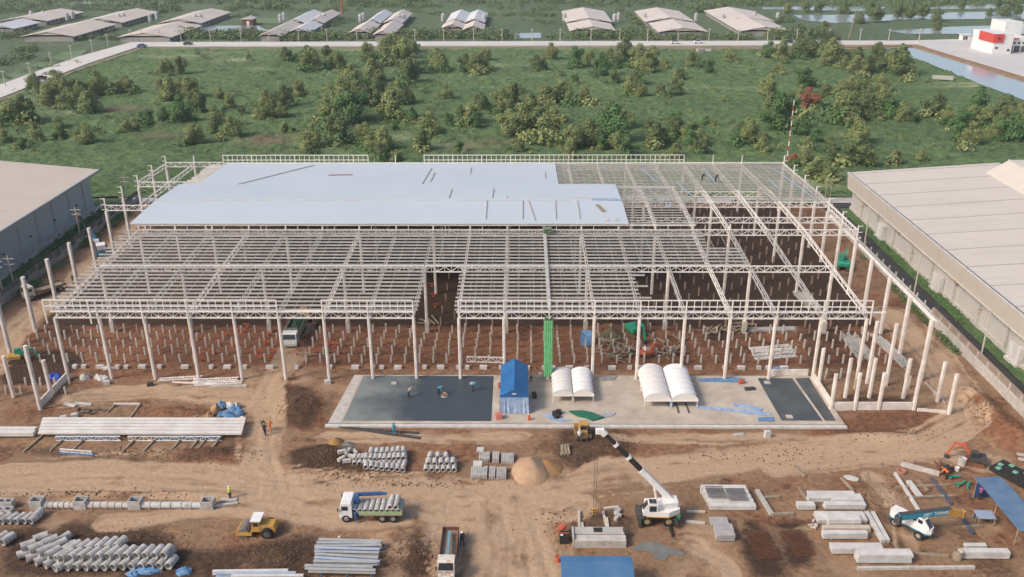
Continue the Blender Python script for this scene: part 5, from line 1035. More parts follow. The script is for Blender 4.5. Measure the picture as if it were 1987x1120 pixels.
# teal-boomed truck crane on the right yard
g = at(1773, 1038); t = thing('truck_crane', 'white crane with lettered teal boom laid out over the right yard', 'mobile crane', (g.x - .1, g.y + .75, g.z), math.radians(-52))
MB().box(-.1, 0, .72, 4.0, 1.2, .4).build('carrier', DARKM, t)
for x in (-1.4, 1.3):
    for s in (-1, 1): wheel(t, x, s * .7, .48, .34)
m = MB(); m.prism([(-2.2, -.5), (-1.9, -.75), (.0, -.72), (1.9, -.62), (2.3, -.3), (2.3, .1), (1.9, .42), (.2, .3), (-1.2, .55), (-2.2, .45)], .95, 1.75); m.build('house', UPW, t); MB().prism([(-2.24, -.52), (-1.9, -.79), (2.0, -.66), (2.34, -.3), (2.0, .46), (-2.2, .5)], .82, .95).build('teal_skirt', TEAL, t)
c = MB().prism([(.0, 1.6), (2.2, 1.6), (2.1, 1.85), (1.5, 2.45), (.2, 2.5)], -.64, .12, 'y').build('cab', UPW, t)
for x, w in ((.5, .45), (1.15, .5)): MB().box(x, -.65, 2.1, w, .04, .42).build('side_window', GLASS, c)
MB().add([(2.22, -.55, 1.75), (2.22, .05, 1.75), (1.58, .05, 2.47), (1.58, -.55, 2.47)], [(0, 1, 2, 3)]).build('windscreen', GLASS, c); MB().add([(.3, -.5, 2.52), (.3, .0, 2.52), (1.4, .0, 2.48), (1.4, -.5, 2.48)], [(0, 3, 2, 1)]).build('roof_window', mat('grey_glass', (.2, .19, .18), (.25, .23, .22), 1, .2), c)
tz = math.radians(52); R2 = Matrix.Rotation(tz, 4, 'Z')
b0 = R2 @ (G(1744, 1003, 2.6) - Vector((t.location.x, t.location.y, t.location.z))); b1 = R2 @ (G(1843, 991, 2.9) - Vector((t.location.x, t.location.y, t.location.z))); b2 = R2 @ (G(1868, 997, 2.2) - Vector((t.location.x, t.location.y, t.location.z)))
bm = MB().beam(b0, b1, .42, .72).build('boom', TEAL, t); MB().beam(b0 + Vector((0, 0, .38)), b1 + Vector((0, 0, .38)), .46, .05).build('boom_top_rail', DARKM, t)
MB().beam(b1 - (b1 - b0) * .04, b2, .5, .6).box(b2.x, b2.y, b2.z, .5, .5, .7).build('boom_head', YELLOW, t); MB().box(b0.x, b0.y, b0.z - .3, .6, .6, .9).build('boom_pivot', DARKM, t)
# lettering on the boom side that faces the camera
dirb = (b1 - b0).normalized(); side = dirb.cross(Vector((0, 0, 1))).normalized(); upb = side.cross(dirb)
fc = bpy.data.curves.new('lettering', 'FONT'); fc.body = 'SNCT  TADANO'; fc.size = .52; fc.extrude = .008; fc.space_character = 1.15; fc.align_x = 'LEFT'
fo = bpy.data.objects.new('lettering', fc); COL.objects.link(fo); dg = bpy.context.evaluated_depsgraph_get(); lm = bpy.data.meshes.new_from_object(fo.evaluated_get(dg)); bpy.data.objects.remove(fo)
lm.materials.clear(); lm.materials.append(WHITE)
L_ = bpy.data.objects.new('lettering', lm); COL.objects.link(L_); L_.parent = bm
mw = Matrix.Identity(4); st = b0 + (b1 - b0) * .47 + side * .222 - upb * .18
for r in range(3): mw[r][0] = dirb[r]; mw[r][1] = upb[r]; mw[r][2] = side[r]; mw[r][3] = st[r]
L_.matrix_local = mw @ Matrix.Diagonal((.62, 1, 1, 1))
# teal crane on the left haul road
g = at(196, 494); t = thing('mobile_crane', 'small teal-boomed mobile crane on the left haul road behind the columns', 'mobile crane', (g.x, g.y + .6, g.z), math.radians(115))
MB().box(0, 0, .8, 4.6, 1.6, .5).build('carrier', DARKM, t)
for x in (-1.6, 1.6):
    for s in (-1, 1): wheel(t, x, s * .85, .5, .38)
MB().box(-2.2, 0, .7, .4, 2.2, .7).build('rear_box', TEAL, t)
MB().prism([(-1.2, 1.1), (1.3, 1.1), (1.3, 1.7), (.3, 2.2), (-1.2, 2.0)], -.75, .75, 'y').build('house', UPW, t); c = MB().box(.7, .55, 2.1, 1.1, .7, 1.2).build('cab', UPW, t); MB().box(.7, .91, 2.3, .8, .04, .6).build('side_window', GLASS, c)
Rl = Matrix.Rotation(-math.radians(115), 4, 'Z'); lt = Vector((t.location.x, t.location.y, t.location.z)); gy_ = lt.y + .5
p0 = Rl @ (V(199, 478, gy_) - lt); p1 = Rl @ (V(172, 447, gy_ + .5) - lt); p2 = Rl @ (V(150, 417, gy_ + 1.0) - lt)
MB().beam(p0, p1, .45, .5).build('boom_base', TEAL, t); MB().beam(p1, p2, .3, .34).build('boom_section', BLACK, t); MB().box(p2.x, p2.y, p2.z, .6, .6, .5).build('boom_head', YELLOW, t); MB().cyl(p0 + Vector((.5, .5, -.6)), p0.lerp(p1, .7) + Vector((0, .3, 0)), .2, 8).build('lift_cylinder', W_STEEL, t)
# trucks on the left road and inside the frame
flat_truck('flatbed_truck', 'cream-cabbed flatbed truck parked on the left haul road', 88, 572, math.radians(-128), 6.6, 2.2, mat('cream_paint', (.58, .52, .42), (.5, .44, .36), 1.5, .5), DARKM, .2)
flat_truck('tipper_truck', 'white truck with dark green load driving out under the frame', 574, 655, math.radians(-89), 7.6, 2.2, WHITE, mat('grey_green_board', (.2, .22, .17), (.14, .16, .12), 1, .8), 1.0)
g = at(580, 640); o = MB().add([(-1, -2.5, 0), (1, -2.5, 0), (1, 2.5, 0), (-1, 2.5, 0), (-.8, -2.2, .5), (.7, -2.2, .6), (.7, 2.2, .5), (-.7, 2.2, .7), (0, 0, .9)], [(0, 1, 5, 4), (1, 2, 6, 5), (2, 3, 7, 6), (3, 0, 4, 7), (4, 5, 8), (5, 6, 8), (6, 7, 8), (7, 4, 8), (3, 2, 1, 0)]).build('load_cover', mat('dark_green_cover', (.02, .07, .04), (.03, .05, .03), 1, .8))
o.location = (G(574, 655).x, G(574, 655).y + .9, at(574, 655).z + 1.1); o.rotation_euler = (0, 0, math.radians(1)); tag(o, 'dark green cover over the load of the white truck under the frame', 'tarpaulin')
g = at(592, 622); t = thing('wheel_loader', 'yellow loader half hidden behind the front eave truss', 'loader', tuple(g), 1.9)
MB().box(-.4, 0, 1.1, 2.2, 1.4, .8).build('body', YELLOW, t); MB().box(.1, 0, 1.9, .9, 1.1, .9).build('cab', YELLOW, t); MB().box(1.9, 0, .5, .5, 2.0, .6).build('bucket', YELLOW, t); MB().beam((.6, 0, 1.1), (1.8, 0, .6), .8, .2).build('arm', YELLOW, t)
for x in (-.9, .9):
    for s in (-1, 1): wheel(t, x, s * .75, .5, .36)
# ------------------------------------------------------------ stacks and site materials
# pipes: (rows of a stack: photo start, photo end, count, scale, direction, layer)
ROWN = {}
def pipe_row(p0, p1, n, s, rz, lay, lb, grp, jit=.03, rz1=None):
    ROWN[lb] = ROWN.get(lb, -1) + 1; lb = lb + ', row %s' % ORD[ROWN[lb]]
    a, b = G(*p0), G(*p1)
    for k in range(n):
        u = k / max(1, n - 1); p = a.lerp(b, u); r = .31 * s
        z = max(0, gmax(p.x, p.y, .3)) + r + lay * 1.73 * r + .01
        pipe(p.x + rnd.uniform(-jit, jit), p.y + rnd.uniform(-jit, jit), z, (rz if rz1 is None else rz + (rz1 - rz) * u) + rnd.uniform(-.03, .03), s, lb, grp)
BL = 'pipe in the curved bottom-left stack, %s layer'
for p0, p1, n, rz, rz1, lay in [((50, 1082), (120, 1104), 5, -.95, -.55, 0), ((125, 1103), (335, 1098), 13, -.5, -.2, 0), ((70, 1066), (140, 1088), 5, -.95, -.55, 0), ((145, 1087), (330, 1082), 12, -.5, -.2, 0), ((90, 1056), (150, 1074), 4, -.95, -.6, 0),
        ((60, 1076), (125, 1096), 5, -.95, -.55, 1), ((135, 1095), (328, 1089), 12, -.5, -.2, 1), ((84, 1062), (140, 1080), 4, -.95, -.6, 1), ((150, 1080), (240, 1076), 6, -.5, -.3, 1)]:
    pipe_row(p0, p1, n, 1.38, rz, lay, BL % ('lower', 'upper')[lay], BL % ('lower', 'upper')[lay], .04, rz1)
for px, py, rz, lb in ((126, 1052, -.5, 'lone concrete pipe lying behind the curved stack'), (5, 1052, -.4, 'pair of concrete pipes at the left edge, left one'), (18, 1054, -.4, 'pair of concrete pipes at the left edge, right one'), (76, 1006, -.1, 'brownish concrete pipe at the end of the row by the box culverts')):
    g = G(px, py); pipe(g.x, g.y, gmax(g.x, g.y, .3) + .45, rz, 1.4, lb, 'single concrete pipes')
pipe_row((0, 1013), (70, 1013), 6, 1.25, -.35, 0, 'pipe in the short line below the box culverts', 'pipes below the box culverts')
ML = 'pipe in the middle stack, %s layer'
for (p0, p1, n, lay) in [((712, 920), (782, 916), 8, 0), ((690, 908), (785, 906), 11, 0), ((712, 896), (786, 893), 9, 0), ((726, 886), (786, 883), 7, 0), ((712, 902), (784, 899), 9, 1), ((722, 890), (784, 887), 7, 1)]: pipe_row(p0, p1, n, 1.0, .05, lay, ML % ('lower', 'upper')[lay], ML % ('lower', 'upper')[lay])
pipe_row((690, 904), (706, 902), 3, .95, .0, 1, 'pipe on top at the middle stack left end', 'pipes on top of the middle stack')
SLB = 'pipe in the small stack beside slab bundles, %s layer'
for (p0, p1, n, lay) in [((828, 914), (882, 914), 6, 0), ((830, 902), (882, 904), 6, 0), ((834, 893), (872, 894), 4, 0), ((833, 909), (880, 909), 5, 1), ((836, 897), (866, 898), 3, 1)]: pipe_row(p0, p1, n, 1.0, .02, lay, SLB % ('lower', 'upper')[lay], SLB % ('lower', 'upper')[lay])
for k, (px, py, a) in enumerate([(665, 893, .4), (676, 890, 1.2), (684, 897, -.3), (664, 903, .9), (674, 905, .1), (690, 888, -1.0)]):
    g = G(px, py); z = gmax(g.x, g.y, .5); tag(MB().box(0, 0, .22, 1.0, .4, .4, a).build('kerb_block', CONC_L), 'loose pale kerb block by the middle pipe stack', 'block', 'loose kerb blocks').location = (g.x, g.y, z)
# box culverts at the left edge, drain line with manholes
def open_box(name, px, py, sx, sy, sz, lb, z=0, grp=None, m=PIPEM):
    g = at(px, py); w = .12; q = MB(); q.box(0, 0, .06, sx, sy, .12)
    for s in (-1, 1): q.box(s * (sx / 2 - w / 2), 0, sz / 2 + .12, w, sy, sz).box(0, s * (sy / 2 - w / 2), sz / 2 + .12, sx - 2 * w, w, sz)
    o = q.build(name, m); o.location = (g.x, g.y, gmin(g.x, g.y) + z); return tag(o, lb, 'manhole' if 'man' in name else 'culvert', grp)
for px, lb in ((75, 'open concrete manhole at the left end of the drain line'), (160, 'second open concrete manhole of the drain line from the left'), (265, 'third open concrete manhole of the drain line from the left'), (405, 'open concrete manhole at the right end of the drain line')): open_box('manhole', px, 985, 1.35, 1.1, .95, lb)
PM = mat('smeared_pipe', (.50, .49, .47), (.25, .23, .21), 1.2, .85, ramp=(.5, .75))
for a, b, mt, lb in ((85, 150, CONC_L, 'pale drain pipe run between the first and second manholes'), (170, 255, CONC_L, 'pale drain pipe run between the second and third manholes'), (275, 395, PM, 'grime-smeared drain pipe run before the last manhole')):
    p, q = G(a, 986), G(b, 986); n = 6; t = thing('drain_pipe', lb, 'pipe', (p.x, p.y, 0)); ln = q.x - p.x
    for k in range(n): x0 = ln * k / n; z = .42; MB().cyl((x0, 0, z), (x0 + ln / n - .03, 0, z), .38, 14).cyl((x0 + ln / n - .2, 0, z), (x0 + ln / n - .03, 0, z), .43, 14).build('pipe_length', mt, t)
for px, py, lb in ((8, 985, 'box culvert of the far pair at the left edge, left one'), (21, 985, 'box culvert of the far pair at the left edge, right one'), (3, 1001, 'box culvert of the near pair at the left edge, left one'), (20, 1001, 'box culvert of the near pair at the left edge, right one')): open_box('box_culvert', px, py, .85, .8, .8, lb)
def bar(name, p0, p1, w, h, m, lb, cat, grp=None, z=None):
    a, b = G(*p0), G(*p1)
    if z is None: a.z = gmax(a.x, a.y, .2) + h / 2; b.z = gmax(b.x, b.y, .2) + h / 2; q = gmax((a.x + b.x) / 2, (a.y + b.y) / 2, .3) + h / 2 - (a.z + b.z) / 2; a.z += max(q, 0); b.z += max(q, 0)
    else: a.z = b.z = z
    return tag(MB().beam(a, b, w, h).build(name, m), lb, cat, grp)
bar('concrete_plank', (428, 971), (460, 971), .55, .12, CONC_L, 'concrete plank beside the hi-vis worker', 'plank'); bar('concrete_plank', (414, 985), (462, 978), .35, .16, CONC_L, 'slanting concrete plank at the end of the drain line', 'plank')
# slab bundles right of the pipes
def bundle(px, py, sx, sy, n, h, m, lb, rz=0, name='slab_bundle', gap=.04, z=None, cat='bundle', along='x'):
    g = at(px, py); t = thing(name, lb, cat, (g.x, g.y, z if z is not None else max(gmax(g.x, g.y, min(sx, sy) / 2), 0)), rz)
    me = MB().box(0, 0, h / 2, (sx / n - gap) if along == 'x' else sx, sy if along == 'x' else (sy / n - gap), h).mesh('slat', m)
    for k in range(n):
        o = (k - (n - 1) / 2)
        inst('slat', me, t, (o * sx / n if along == 'x' else rnd.uniform(-.03, .03), rnd.uniform(-.04, .04) if along == 'x' else o * sy / n, rnd.uniform(0, .03)))
    return t
WP = mat('weathered_precast', (.50, .48, .46), (.36, .33, .3), 1.2, .9)
bundle(930, 922, 1.9, 1.9, 10, .5, WP, 'near left bundle of grey precast strips'); bundle(955, 922, .75, 1.9, 4, .5, WP, 'narrow middle bundle of grey precast strips in the near row'); bundle(973, 923, 1.15, 1.9, 6, .45, WP, 'near right bundle of grey precast strips')
bundle(940, 892, 1.3, 1.6, 7, .5, WP, 'far left bundle of grey precast strips'); bundle(962, 893, .8, 1.7, 4, .55, WP, 'far middle bundle of grey precast strips'); bundle(985, 895, 1.5, 1.8, 8, .45, WP, 'far right bundle of grey precast strips')
bundle(927, 912, 1.0, .9, 3, .3, CONC_W, 'small pale bundle on top of the near left strips', z=gmax(G(930, 922).x, G(930, 922).y, .9) + .55, along='y'); bundle(932, 884, .85, .7, 3, .3, CONC_W, 'small pale bundle on top of the far left strips', z=gmax(G(940, 892).x, G(940, 892).y, .9) + .55, along='y')
# heaps as real mounds
def mound(name, px, py, rx, ry, h, m, lb, cat, seed=0, res=26):
    g = at(px, py); xs = np.linspace(-1.25, 1.25, res); A, Bq = np.meshgrid(xs, xs, indexing='ij'); X = A * rx; Y = Bq * ry; q = np.sqrt(A ** 2 + Bq ** 2)
    H = h * np.clip(1 - q, -.3, 1) ** 1 * np.where(q < 1, 1, 1); H = h * (np.clip(1.05 - q, 0, 1) ** .9) * (.8 + .4 * fbm(X * .8 + seed, Y * .8)) + .1 * fbm(X * 2 + seed, Y * 2) * (q < 1) - .15 * (q >= 1) - .08
    o = grid_obj(name, xs * rx, xs * ry, H, m); o.location = (g.x, g.y, gmin(g.x, g.y, rx * .5)); return tag(o, lb, cat)
mound('sand_heap', 1030, 915, 2.3, 2.9, 1.7, SAND, 'big pale orange sand heap in the middle of the yard', 'sand heap', 3, 34)
mound('sand_heap', 1062, 908, 1.9, 1.8, .9, mat('wet_sand', (.34, .19, .08), (.27, .15, .07), .8, .95, bump=.5), 'darker sand spread on the right of the big sand heap', 'sand heap', 5)
mound('sand_heap', 652, 860, .95, 1.0, .8, mat('ochre_sand', (.34, .20, .07), (.28, .16, .06), .8, .95, bump=.4), 'small ochre sand heap left of the pipes', 'sand heap', 7); mound('gravel_heap', 675, 865, 1.0, .8, .4, mat('blue_gravel', (.13, .15, .15), (.2, .2, .19), 6, .9, bump=.6), 'small blue-grey gravel heap beside the ochre sand', 'gravel heap', 9)
mound('soil_heap', 1186, 652, 2.0, 1.6, 1.3, mat('olive_soil', (.16, .13, .075), (.11, .09, .055), 1, .95, bump=.4), 'olive-brown soil heap under the frame left of the green excavator', 'soil heap', 11)
# clods on the spoil banks: countless
cl = MB(); r = random.Random(4)
for px, py, rx, ry, n in [(640, 895, 4, 2.6, 420), (585, 790, 3, 3.6, 300), (800, 1080, 2.6, 2.8, 360), (700, 922, 5, 1, 220), (540, 1085, 3, 2.2, 220), (400, 888, 6, 1.2, 300), (1180, 870, 4, 2.2, 320), (1930, 815, 2.6, 6, 420), (250, 1045, 8, 2, 300), (300, 880, 12, 1.2, 260), (180, 960, 9, .8, 220), (1720, 840, 7, 2, 260), (60, 715, 5, 3, 220), (320, 720, 14, 1.4, 260), (1000, 712, 28, 1.0, 300), (1100, 1020, 3, 3, 120), (1700, 960, 5, 5, 200), (500, 1060, 4, 3, 200), (150, 1100, 8, 2, 160), (800, 940, 9, .8, 160), (1480, 880, 14, 3, 160), (300, 800, 8, 2, 160)]:
    c_ = G(px, py)
    for k in range(n):
        x, y = c_.x + r.gauss(0, .5) * rx, c_.y + r.gauss(0, .5) * ry; s = r.uniform(.05, .17); z = gz(x, y)
        if -25 < x < 41.5 and 96.4 < y < 110.3: continue
        P = [Vector((x, y, z)) + Vector((a, b, d)) * s * r.uniform(.6, 1.2) for a, b, d in ((1, 0, 0), (0, 1, 0), (-1, 0, 0), (0, -1, 0), (.1, .1, .8), (0, 0, -.4))]; cl.add(P, [(0, 1, 4), (1, 2, 4), (2, 3, 4), (3, 0, 4), (1, 0, 5), (2, 1, 5), (3, 2, 5), (0, 3, 5)])
tag(cl.build('soil_clods', mat('clod_soil', (.16, .092, .054), (.085, .048, .028), .9, .95)), 'loose clods of brown soil over the spoil banks', 'soil', kind='stuff')
# long white beams on the left and what lies round them
LB = mat('long_white_beam', (.70, .67, .64), (.58, .54, .50), .5, .6)
nm = ['farthest', 'second farthest', 'middle', 'second nearest', 'nearest']
for k in range(5):
    yy = G(270, 857).y + .75 + (4 - k) * .76; a = G(78 - k * 3.5, 820 + k * 8, .8); b = G(474 - k * 2.6, 820 + k * 8, .8); tag(MB().beam((a.x, yy, .84), (b.x, yy, .84), .60, .24).beam((a.x, yy, .98), (b.x, yy, .98), .34, .07).build('long_beam', LB), '%s of the five long white beams stacked at the left' % nm[k], 'beam', 'long white beams on the left')
for k in range(2): a = G(-30, 846 + k * 7); b = G(68 - k * 3, 846 + k * 7); tag(MB().beam((a.x, a.y + .5, .6), (b.x, b.y + .5, .6), .7, .5).build('long_beam', LB), 'short end of a white beam at the left picture edge, %s' % ('far one', 'near one')[k], 'beam')
yb_ = G(270, 868).y
for k, px in enumerate((150, 250, 290, 340, 375, 390, 415, 60, 110)):
    g = G(px, 868); tag(MB().beam((g.x - .3, g.y - 1.6 + .3 * (k % 3), .12), (g.x + .6, g.y + 3.6, .3), .22, .2).build('timber_bearer', TIMBER), 'timber bearer sticking out from under the long white beams', 'timber', 'timber bearers of the long beams')
def lattice(p0, p1, h, m, lb, z=0, w=.1, flat=False, name='lattice_truss', n=None, dy=0):
    a, b = G(*p0), G(*p1); a.y += dy; b.y += dy; zz = max(gmax(a.x, a.y, .3), gmax(b.x, b.y, .3), gmax((a.x + b.x) / 2, (a.y + b.y) / 2, .3)) + w / 2 + z; d = (b - a); L_ = d.length; n = n or max(4, int(L_ / h)); u = d.normalized(); s = Vector((0, 0, h)) if not flat else Vector((-u.y, u.x, 0)) * h
    m_ = MB(); a.z = b.z = zz
    m_.beam(a, b, w, w).beam(a + s, b + s, w, w)
    for k in range(n):
        p, q = a + d * (k / n), a + d * ((k + 1) / n); p.z = q.z = zz
        (m_.beam(p, q + s, w * .6, w * .6) if k % 2 else m_.beam(p + s, q, w * .6, w * .6)); m_.beam(p, p + s, w * .6, w * .6)
    return tag(m_.build(name, m), lb, 'truss')
BLT = mat('blue_lattice', (.05, .16, .34), (.1, .2, .36), 1, .6)
lattice((110, 857), (235, 857), .6, W_STEEL, 'cream lattice truss under the near edge of the long white beams, left', n=9); lattice((250, 857), (430, 857), .6, W_STEEL, 'cream lattice truss under the near edge of the long white beams, right', n=12)
bar('blue_shade_strip', (112, 855), (230, 855), .3, .35, BLT, 'blue strip standing for shade behind the left cream lattice', 'steel length'); bar('blue_shade_strip', (300, 855), (428, 855), .3, .35, BLT, 'blue strip standing for shade behind the right cream lattice', 'steel length')  # blue strips added as painted shade behind the truss webs
lattice((116, 882), (182, 887), .45, BLT, 'blue lattice piece lying on the bank below the long beams', flat=True); lattice((118, 879), (180, 884), .4, W_STEEL, 'cream lattice piece beside the blue one on the bank', n=7)
lattice((307, 741), (392, 736), .7, W_STEEL, 'white truss lying by the left front columns, leftmost', flat=True, w=.13); lattice((375, 745), (462, 741), .7, W_STEEL, 'white truss lying by the left front columns, upper right one', flat=True, w=.13, z=.15); lattice((378, 751), (470, 746), .6, W_STEEL, 'white truss lying by the left front columns, nearest', flat=True, w=.13, z=.05)
bar('steel_length', (335, 744), (430, 748), .16, .16, W_STEEL, 'thin white steel length by the left trusses', 'steel length'); bar('steel_length', (408, 752), (480, 751), .3, .26, CONC_L, 'grey steel tube at the front of the left trusses', 'steel length'); bar('steel_length', (336, 755), (380, 750), .12, .12, CONC_L, 'short slanting steel length by the left trusses', 'steel length')
for p0, p1, w, lb in [((125, 785), (147, 791), .5, 'wide pale board left of the empty timber frame'), ((144, 784), (178, 787), .45, 'long pale board left of the empty timber frame'), ((221, 786), (272, 787), .35, 'white board at the back of the empty timber frame'), ((208, 803), (223, 788), .25, 'left leg of the empty timber frame'), ((251, 815), (273, 787), .25, 'right leg of the empty timber frame')]: bar('board', p0, p1, w, .14, CONC_W if 'leg' not in lb else TIMBER, lb, 'board')
for px, py, lb in ((208, 747, 'small pale crate in front of the left columns'), (146, 811, 'pale crate by the long white beams'), (292, 749, 'dark and white box in front of the left columns'), (636, 745, 'white box left of the kerb strip'), (124, 815, 'bluish box beside a pale crate')): g = at(px, py); o = MB().box(0, 0, .25, .8, .6, .5, .3).box(0, 0, .52, .6, .42, .06, .3).build('crate', CONC_W if 'dark' not in lb else DARKM); o.location = tuple(g); tag(o, lb, 'crate')
# sacks and tarps
def sack(px, py, sx, sy, h, m, lb, z=0, rz=0, name='sack', cat='sack', grp=None):
    g = at(px, py); r = random.Random(int(px * 31 + py)); n = 10; mb = MB(); P = [(0, 0, h)]
    for ring, (q, zz) in enumerate(((.5, .92), (.9, .55), (1.05, .0))):
        for k in range(n): a = 6.283 * k / n; w = r.uniform(.7, 1.25); P.append((math.cos(a) * sx * q * w / 2, math.sin(a) * sy * q * w / 2, h * zz * r.uniform(.55, 1.3)))
    F = [(0, 1 + k, 1 + (k + 1) % n) for k in range(n)]
    for rg in range(2): F += [(1 + rg * n + k, 1 + (rg + 1) * n + k, 1 + (rg + 1) * n + (k + 1) % n, 1 + rg * n + (k + 1) % n) for k in range(n)]
    mb.add(P, F); o = mb.build(name, m, None, False); o.location = (g.x, g.y, g.z - .04 + z); o.rotation_euler = (0, 0, rz); return tag(o, lb, cat, grp)
TAN = mat('tan_tarp', (.42, .24, .12), (.34, .19, .1), 1.5, .7, bump=.4); BLT2 = mat('bright_blue_tarp', (.08, .19, .36), (.15, .27, .43), 1.4, .6, bump=.8)
for k, (px, py, sx, sy, h, m, z) in enumerate([(408, 808, 1.2, 1.2, .7, TAN, 0), (420, 796, 1.6, 1.2, .9, TAN, 0), (418, 804, 1.0, .9, .6, TAN, .4), (436, 806, 2.2, 1.2, .7, BLT2, 0), (456, 800, 2.0, 1.3, .9, BLT2, 0), (466, 806, 1.2, 1.1, .7, BLT2, .1), (432, 793, 1.3, 1.0, .8, BLT2, .3), (447, 792, 1.4, 1.0, .7, CONC_W, .2), (460, 791, 1.2, .9, .7, CONC_W, .1), (446, 811, 2.0, .8, .5, BLT2, 0), (428, 813, 1.2, .7, .3, DARKM, 0), (472, 814, .9, .7, .4, CONC_W, 0)]):
    c_ = {'tan_tarp': 'tan', 'bright_blue_tarp': 'blue', 'white_concrete': 'white', 'dark_metal': 'dark'}[m.name]; sack(px, py, sx, sy, h, m, '%s wrapped bale in the heap behind the long white beams' % c_, z, grp='%s bales behind the long beams' % c_)
sack(109, 735, 1.9, 1.5, .8, mat('royal_blue_tarp', (.03, .08, .42), (.04, .1, .5), 1.5, .5), 'royal blue tarp heap behind the left plinth wall', name='tarp', cat='tarpaulin')
for px, py, sx, sy, h, lb in ((285, 1110, 3.4, 1.0, .5, 'bright blue tarp lying in front of the curved pipe stack'), (258, 1116, 1.4, .9, .4, 'blue tarp corner at the bottom picture edge'), (358, 1112, 1.5, 1.2, .5, 'separate small blue tarp right of the bigger one'), (1510, 716, 1.6, .6, .3, 'small blue tarp behind the cream plinth wall'), (1690, 716, .7, .6, .4, 'tiny blue tarp among the short right columns')): sack(px, py, sx, sy, h, BLT2, lb, name='tarp', cat='tarpaulin')
for px, py, sx, sy, h, lb in ((200, 738, 1.5, 1.0, .7, 'white plastic heap in front of the second left column'), (190, 735, 1.0, .9, .7, 'white plastic heap left of another'), (165, 736, 1.2, 1.0, .8, 'white plastic heap nearest the left plinth wall'), (208, 716, 1.8, .9, .5, 'white sheeting behind the white heaps')): sack(px, py, sx, sy, h, CONC_W, lb, name='plastic_heap', cat='plastic sheet')
# blocks in front of the columns
CAP = MB().box(0, 0, .24, 1.05, .55, .5).mesh('concrete_block', CONC_W); CAP2 = MB().box(0, 0, .24, .6, .55, .5).mesh('concrete_block', CONC_W)
for i in range(0, 17):
    x = xi(i + .5); y = 112.0
    if abs(i - 5) > .6 : tag(inst('concrete_block', CAP, None, (x, y, gmin(x, y) - .02), rnd.uniform(-.06, .06)), 'white pile cap block midway between two front columns', 'block', 'wide pile caps along the front columns')
    for o_ in (-.55, .75):
        if rnd.random() < .7: xx = xi(i) + o_; tag(inst('concrete_block', CAP2, None, (xx, y, gmin(xx, y) - .02), rnd.uniform(-.1, .1)), 'narrow white pile cap block beside a front column', 'block', 'narrow pile caps beside the front columns')
# orange net strips round piles
ON = mat('orange_net', (.62, .12, .05), (.5, .1, .04), 2, .7); k = 0
for px, py in [(381, 697), (400, 694), (412, 690), (425, 672), (440, 655), (452, 676), (470, 650), (478, 640), (500, 690), (515, 672), (505, 700), (523, 700), (530, 690), (522, 655), (545, 648), (582, 675), (575, 692), (612, 690), (650, 678), (655, 690), (838, 560), (842, 580), (845, 600), (640, 672), (390, 704), (462, 645)]:
    g = G(px, py); z = gz(g.x, g.y); q = MB(); a = rnd.uniform(-.3, .3); q.box(0, 0, .75, 1.1, .05, .13, a).box(0, .1, .25, .3, .25, .3, a + .5); o = q.build('barrier_net', ON); o.location = (g.x, g.y + .22, z); tag(o, 'orange barrier net strip tied round piles under the frame', 'barrier net', 'orange nets round the piles')
# timber scrap heaps under the frame
def scrap(px, py, n, rx, ry, lb, m=TIMBER, ln=(1.6, 3.2), zmax=.7):
    g = G(px, py); t = thing('timber_heap', lb, 'timber heap', (g.x, g.y, gz(g.x, g.y))); r = random.Random(int(px))
    for k in range(n):
        a = r.choice((r.gauss(.1, .25), r.gauss(2.2, .4), r.gauss(.9, .3))); L_ = r.uniform(*ln); x, y = r.uniform(-rx, rx), r.uniform(-ry, ry); z = .1 + zmax * k / n; d = Vector((math.cos(a), math.sin(a), r.uniform(-.08, .08))) * L_ / 2; c = Vector((x, y, z)); MB().beam(c - d, c + d, .2, .14).build('board', m, t)
scrap(1195, 690, 26, 2.2, 1.4, 'heap of grey timber boards beside the frame column left of the red excavator'); scrap(1185, 668, 12, 1.4, .8, 'smaller timber heap below the olive soil heap'); scrap(1298, 688, 14, 1.6, 1.2, 'timber boards heaped right of the red mini excavator', ln=(1.8, 3.4)); scrap(1400, 645, 16, 3.0, 1.2, 'grey timber boards strewn behind the right front columns', ln=(1.4, 2.6), zmax=.4); scrap(1440, 640, 8, 1.0, 1.0, 'boards leaning near the interior column on the right'); scrap(1310, 660, 5, 3.2, .8, 'few long boards between piles near the interior column', zmax=.15, ln=(2.5, 4)); scrap(180, 800, 8, 2.2, .8, 'dark scrap on the bank behind the long beams', mat('dark_scrap', (.1, .08, .07), (.16, .13, .1), 2, .9), (.5, 1.2), .2); scrap(840, 628, 6, 1.6, .6, 'boards lying in the gap bay of the frame', ln=(2, 3.4), zmax=.3); scrap(620, 690, 8, 2.0, 1.0, 'timber boards around the piles right of the white truck', ln=(1.2, 2.6), zmax=.25); scrap(1098, 872, 6, .3, .3, 'stray logs by the bulldozer', ln=(.6, 1.0), zmax=.2)
t = at(1138, 672); o = MB().add([(-.95, 0, 0), (.95, 0, 0), (.9, .5, 1.5), (-.9, .6, 1.6), (.8, 1.6, 1.9), (-.8, 1.6, 1.7), (0, .55, 1.2)], [(0, 1, 2, 6, 3), (3, 6, 2, 4, 5), (1, 4, 2), (0, 3, 5)]).build('tarp_shelter', BLT2); o.location = tuple(t); tag(o, 'bright blue tarp shelter under the frame by the green tower', 'tarpaulin')
lattice((906, 704), (976, 706), .8, W_STEEL, 'white truss standing on the soil left of the blue tent', w=.14)
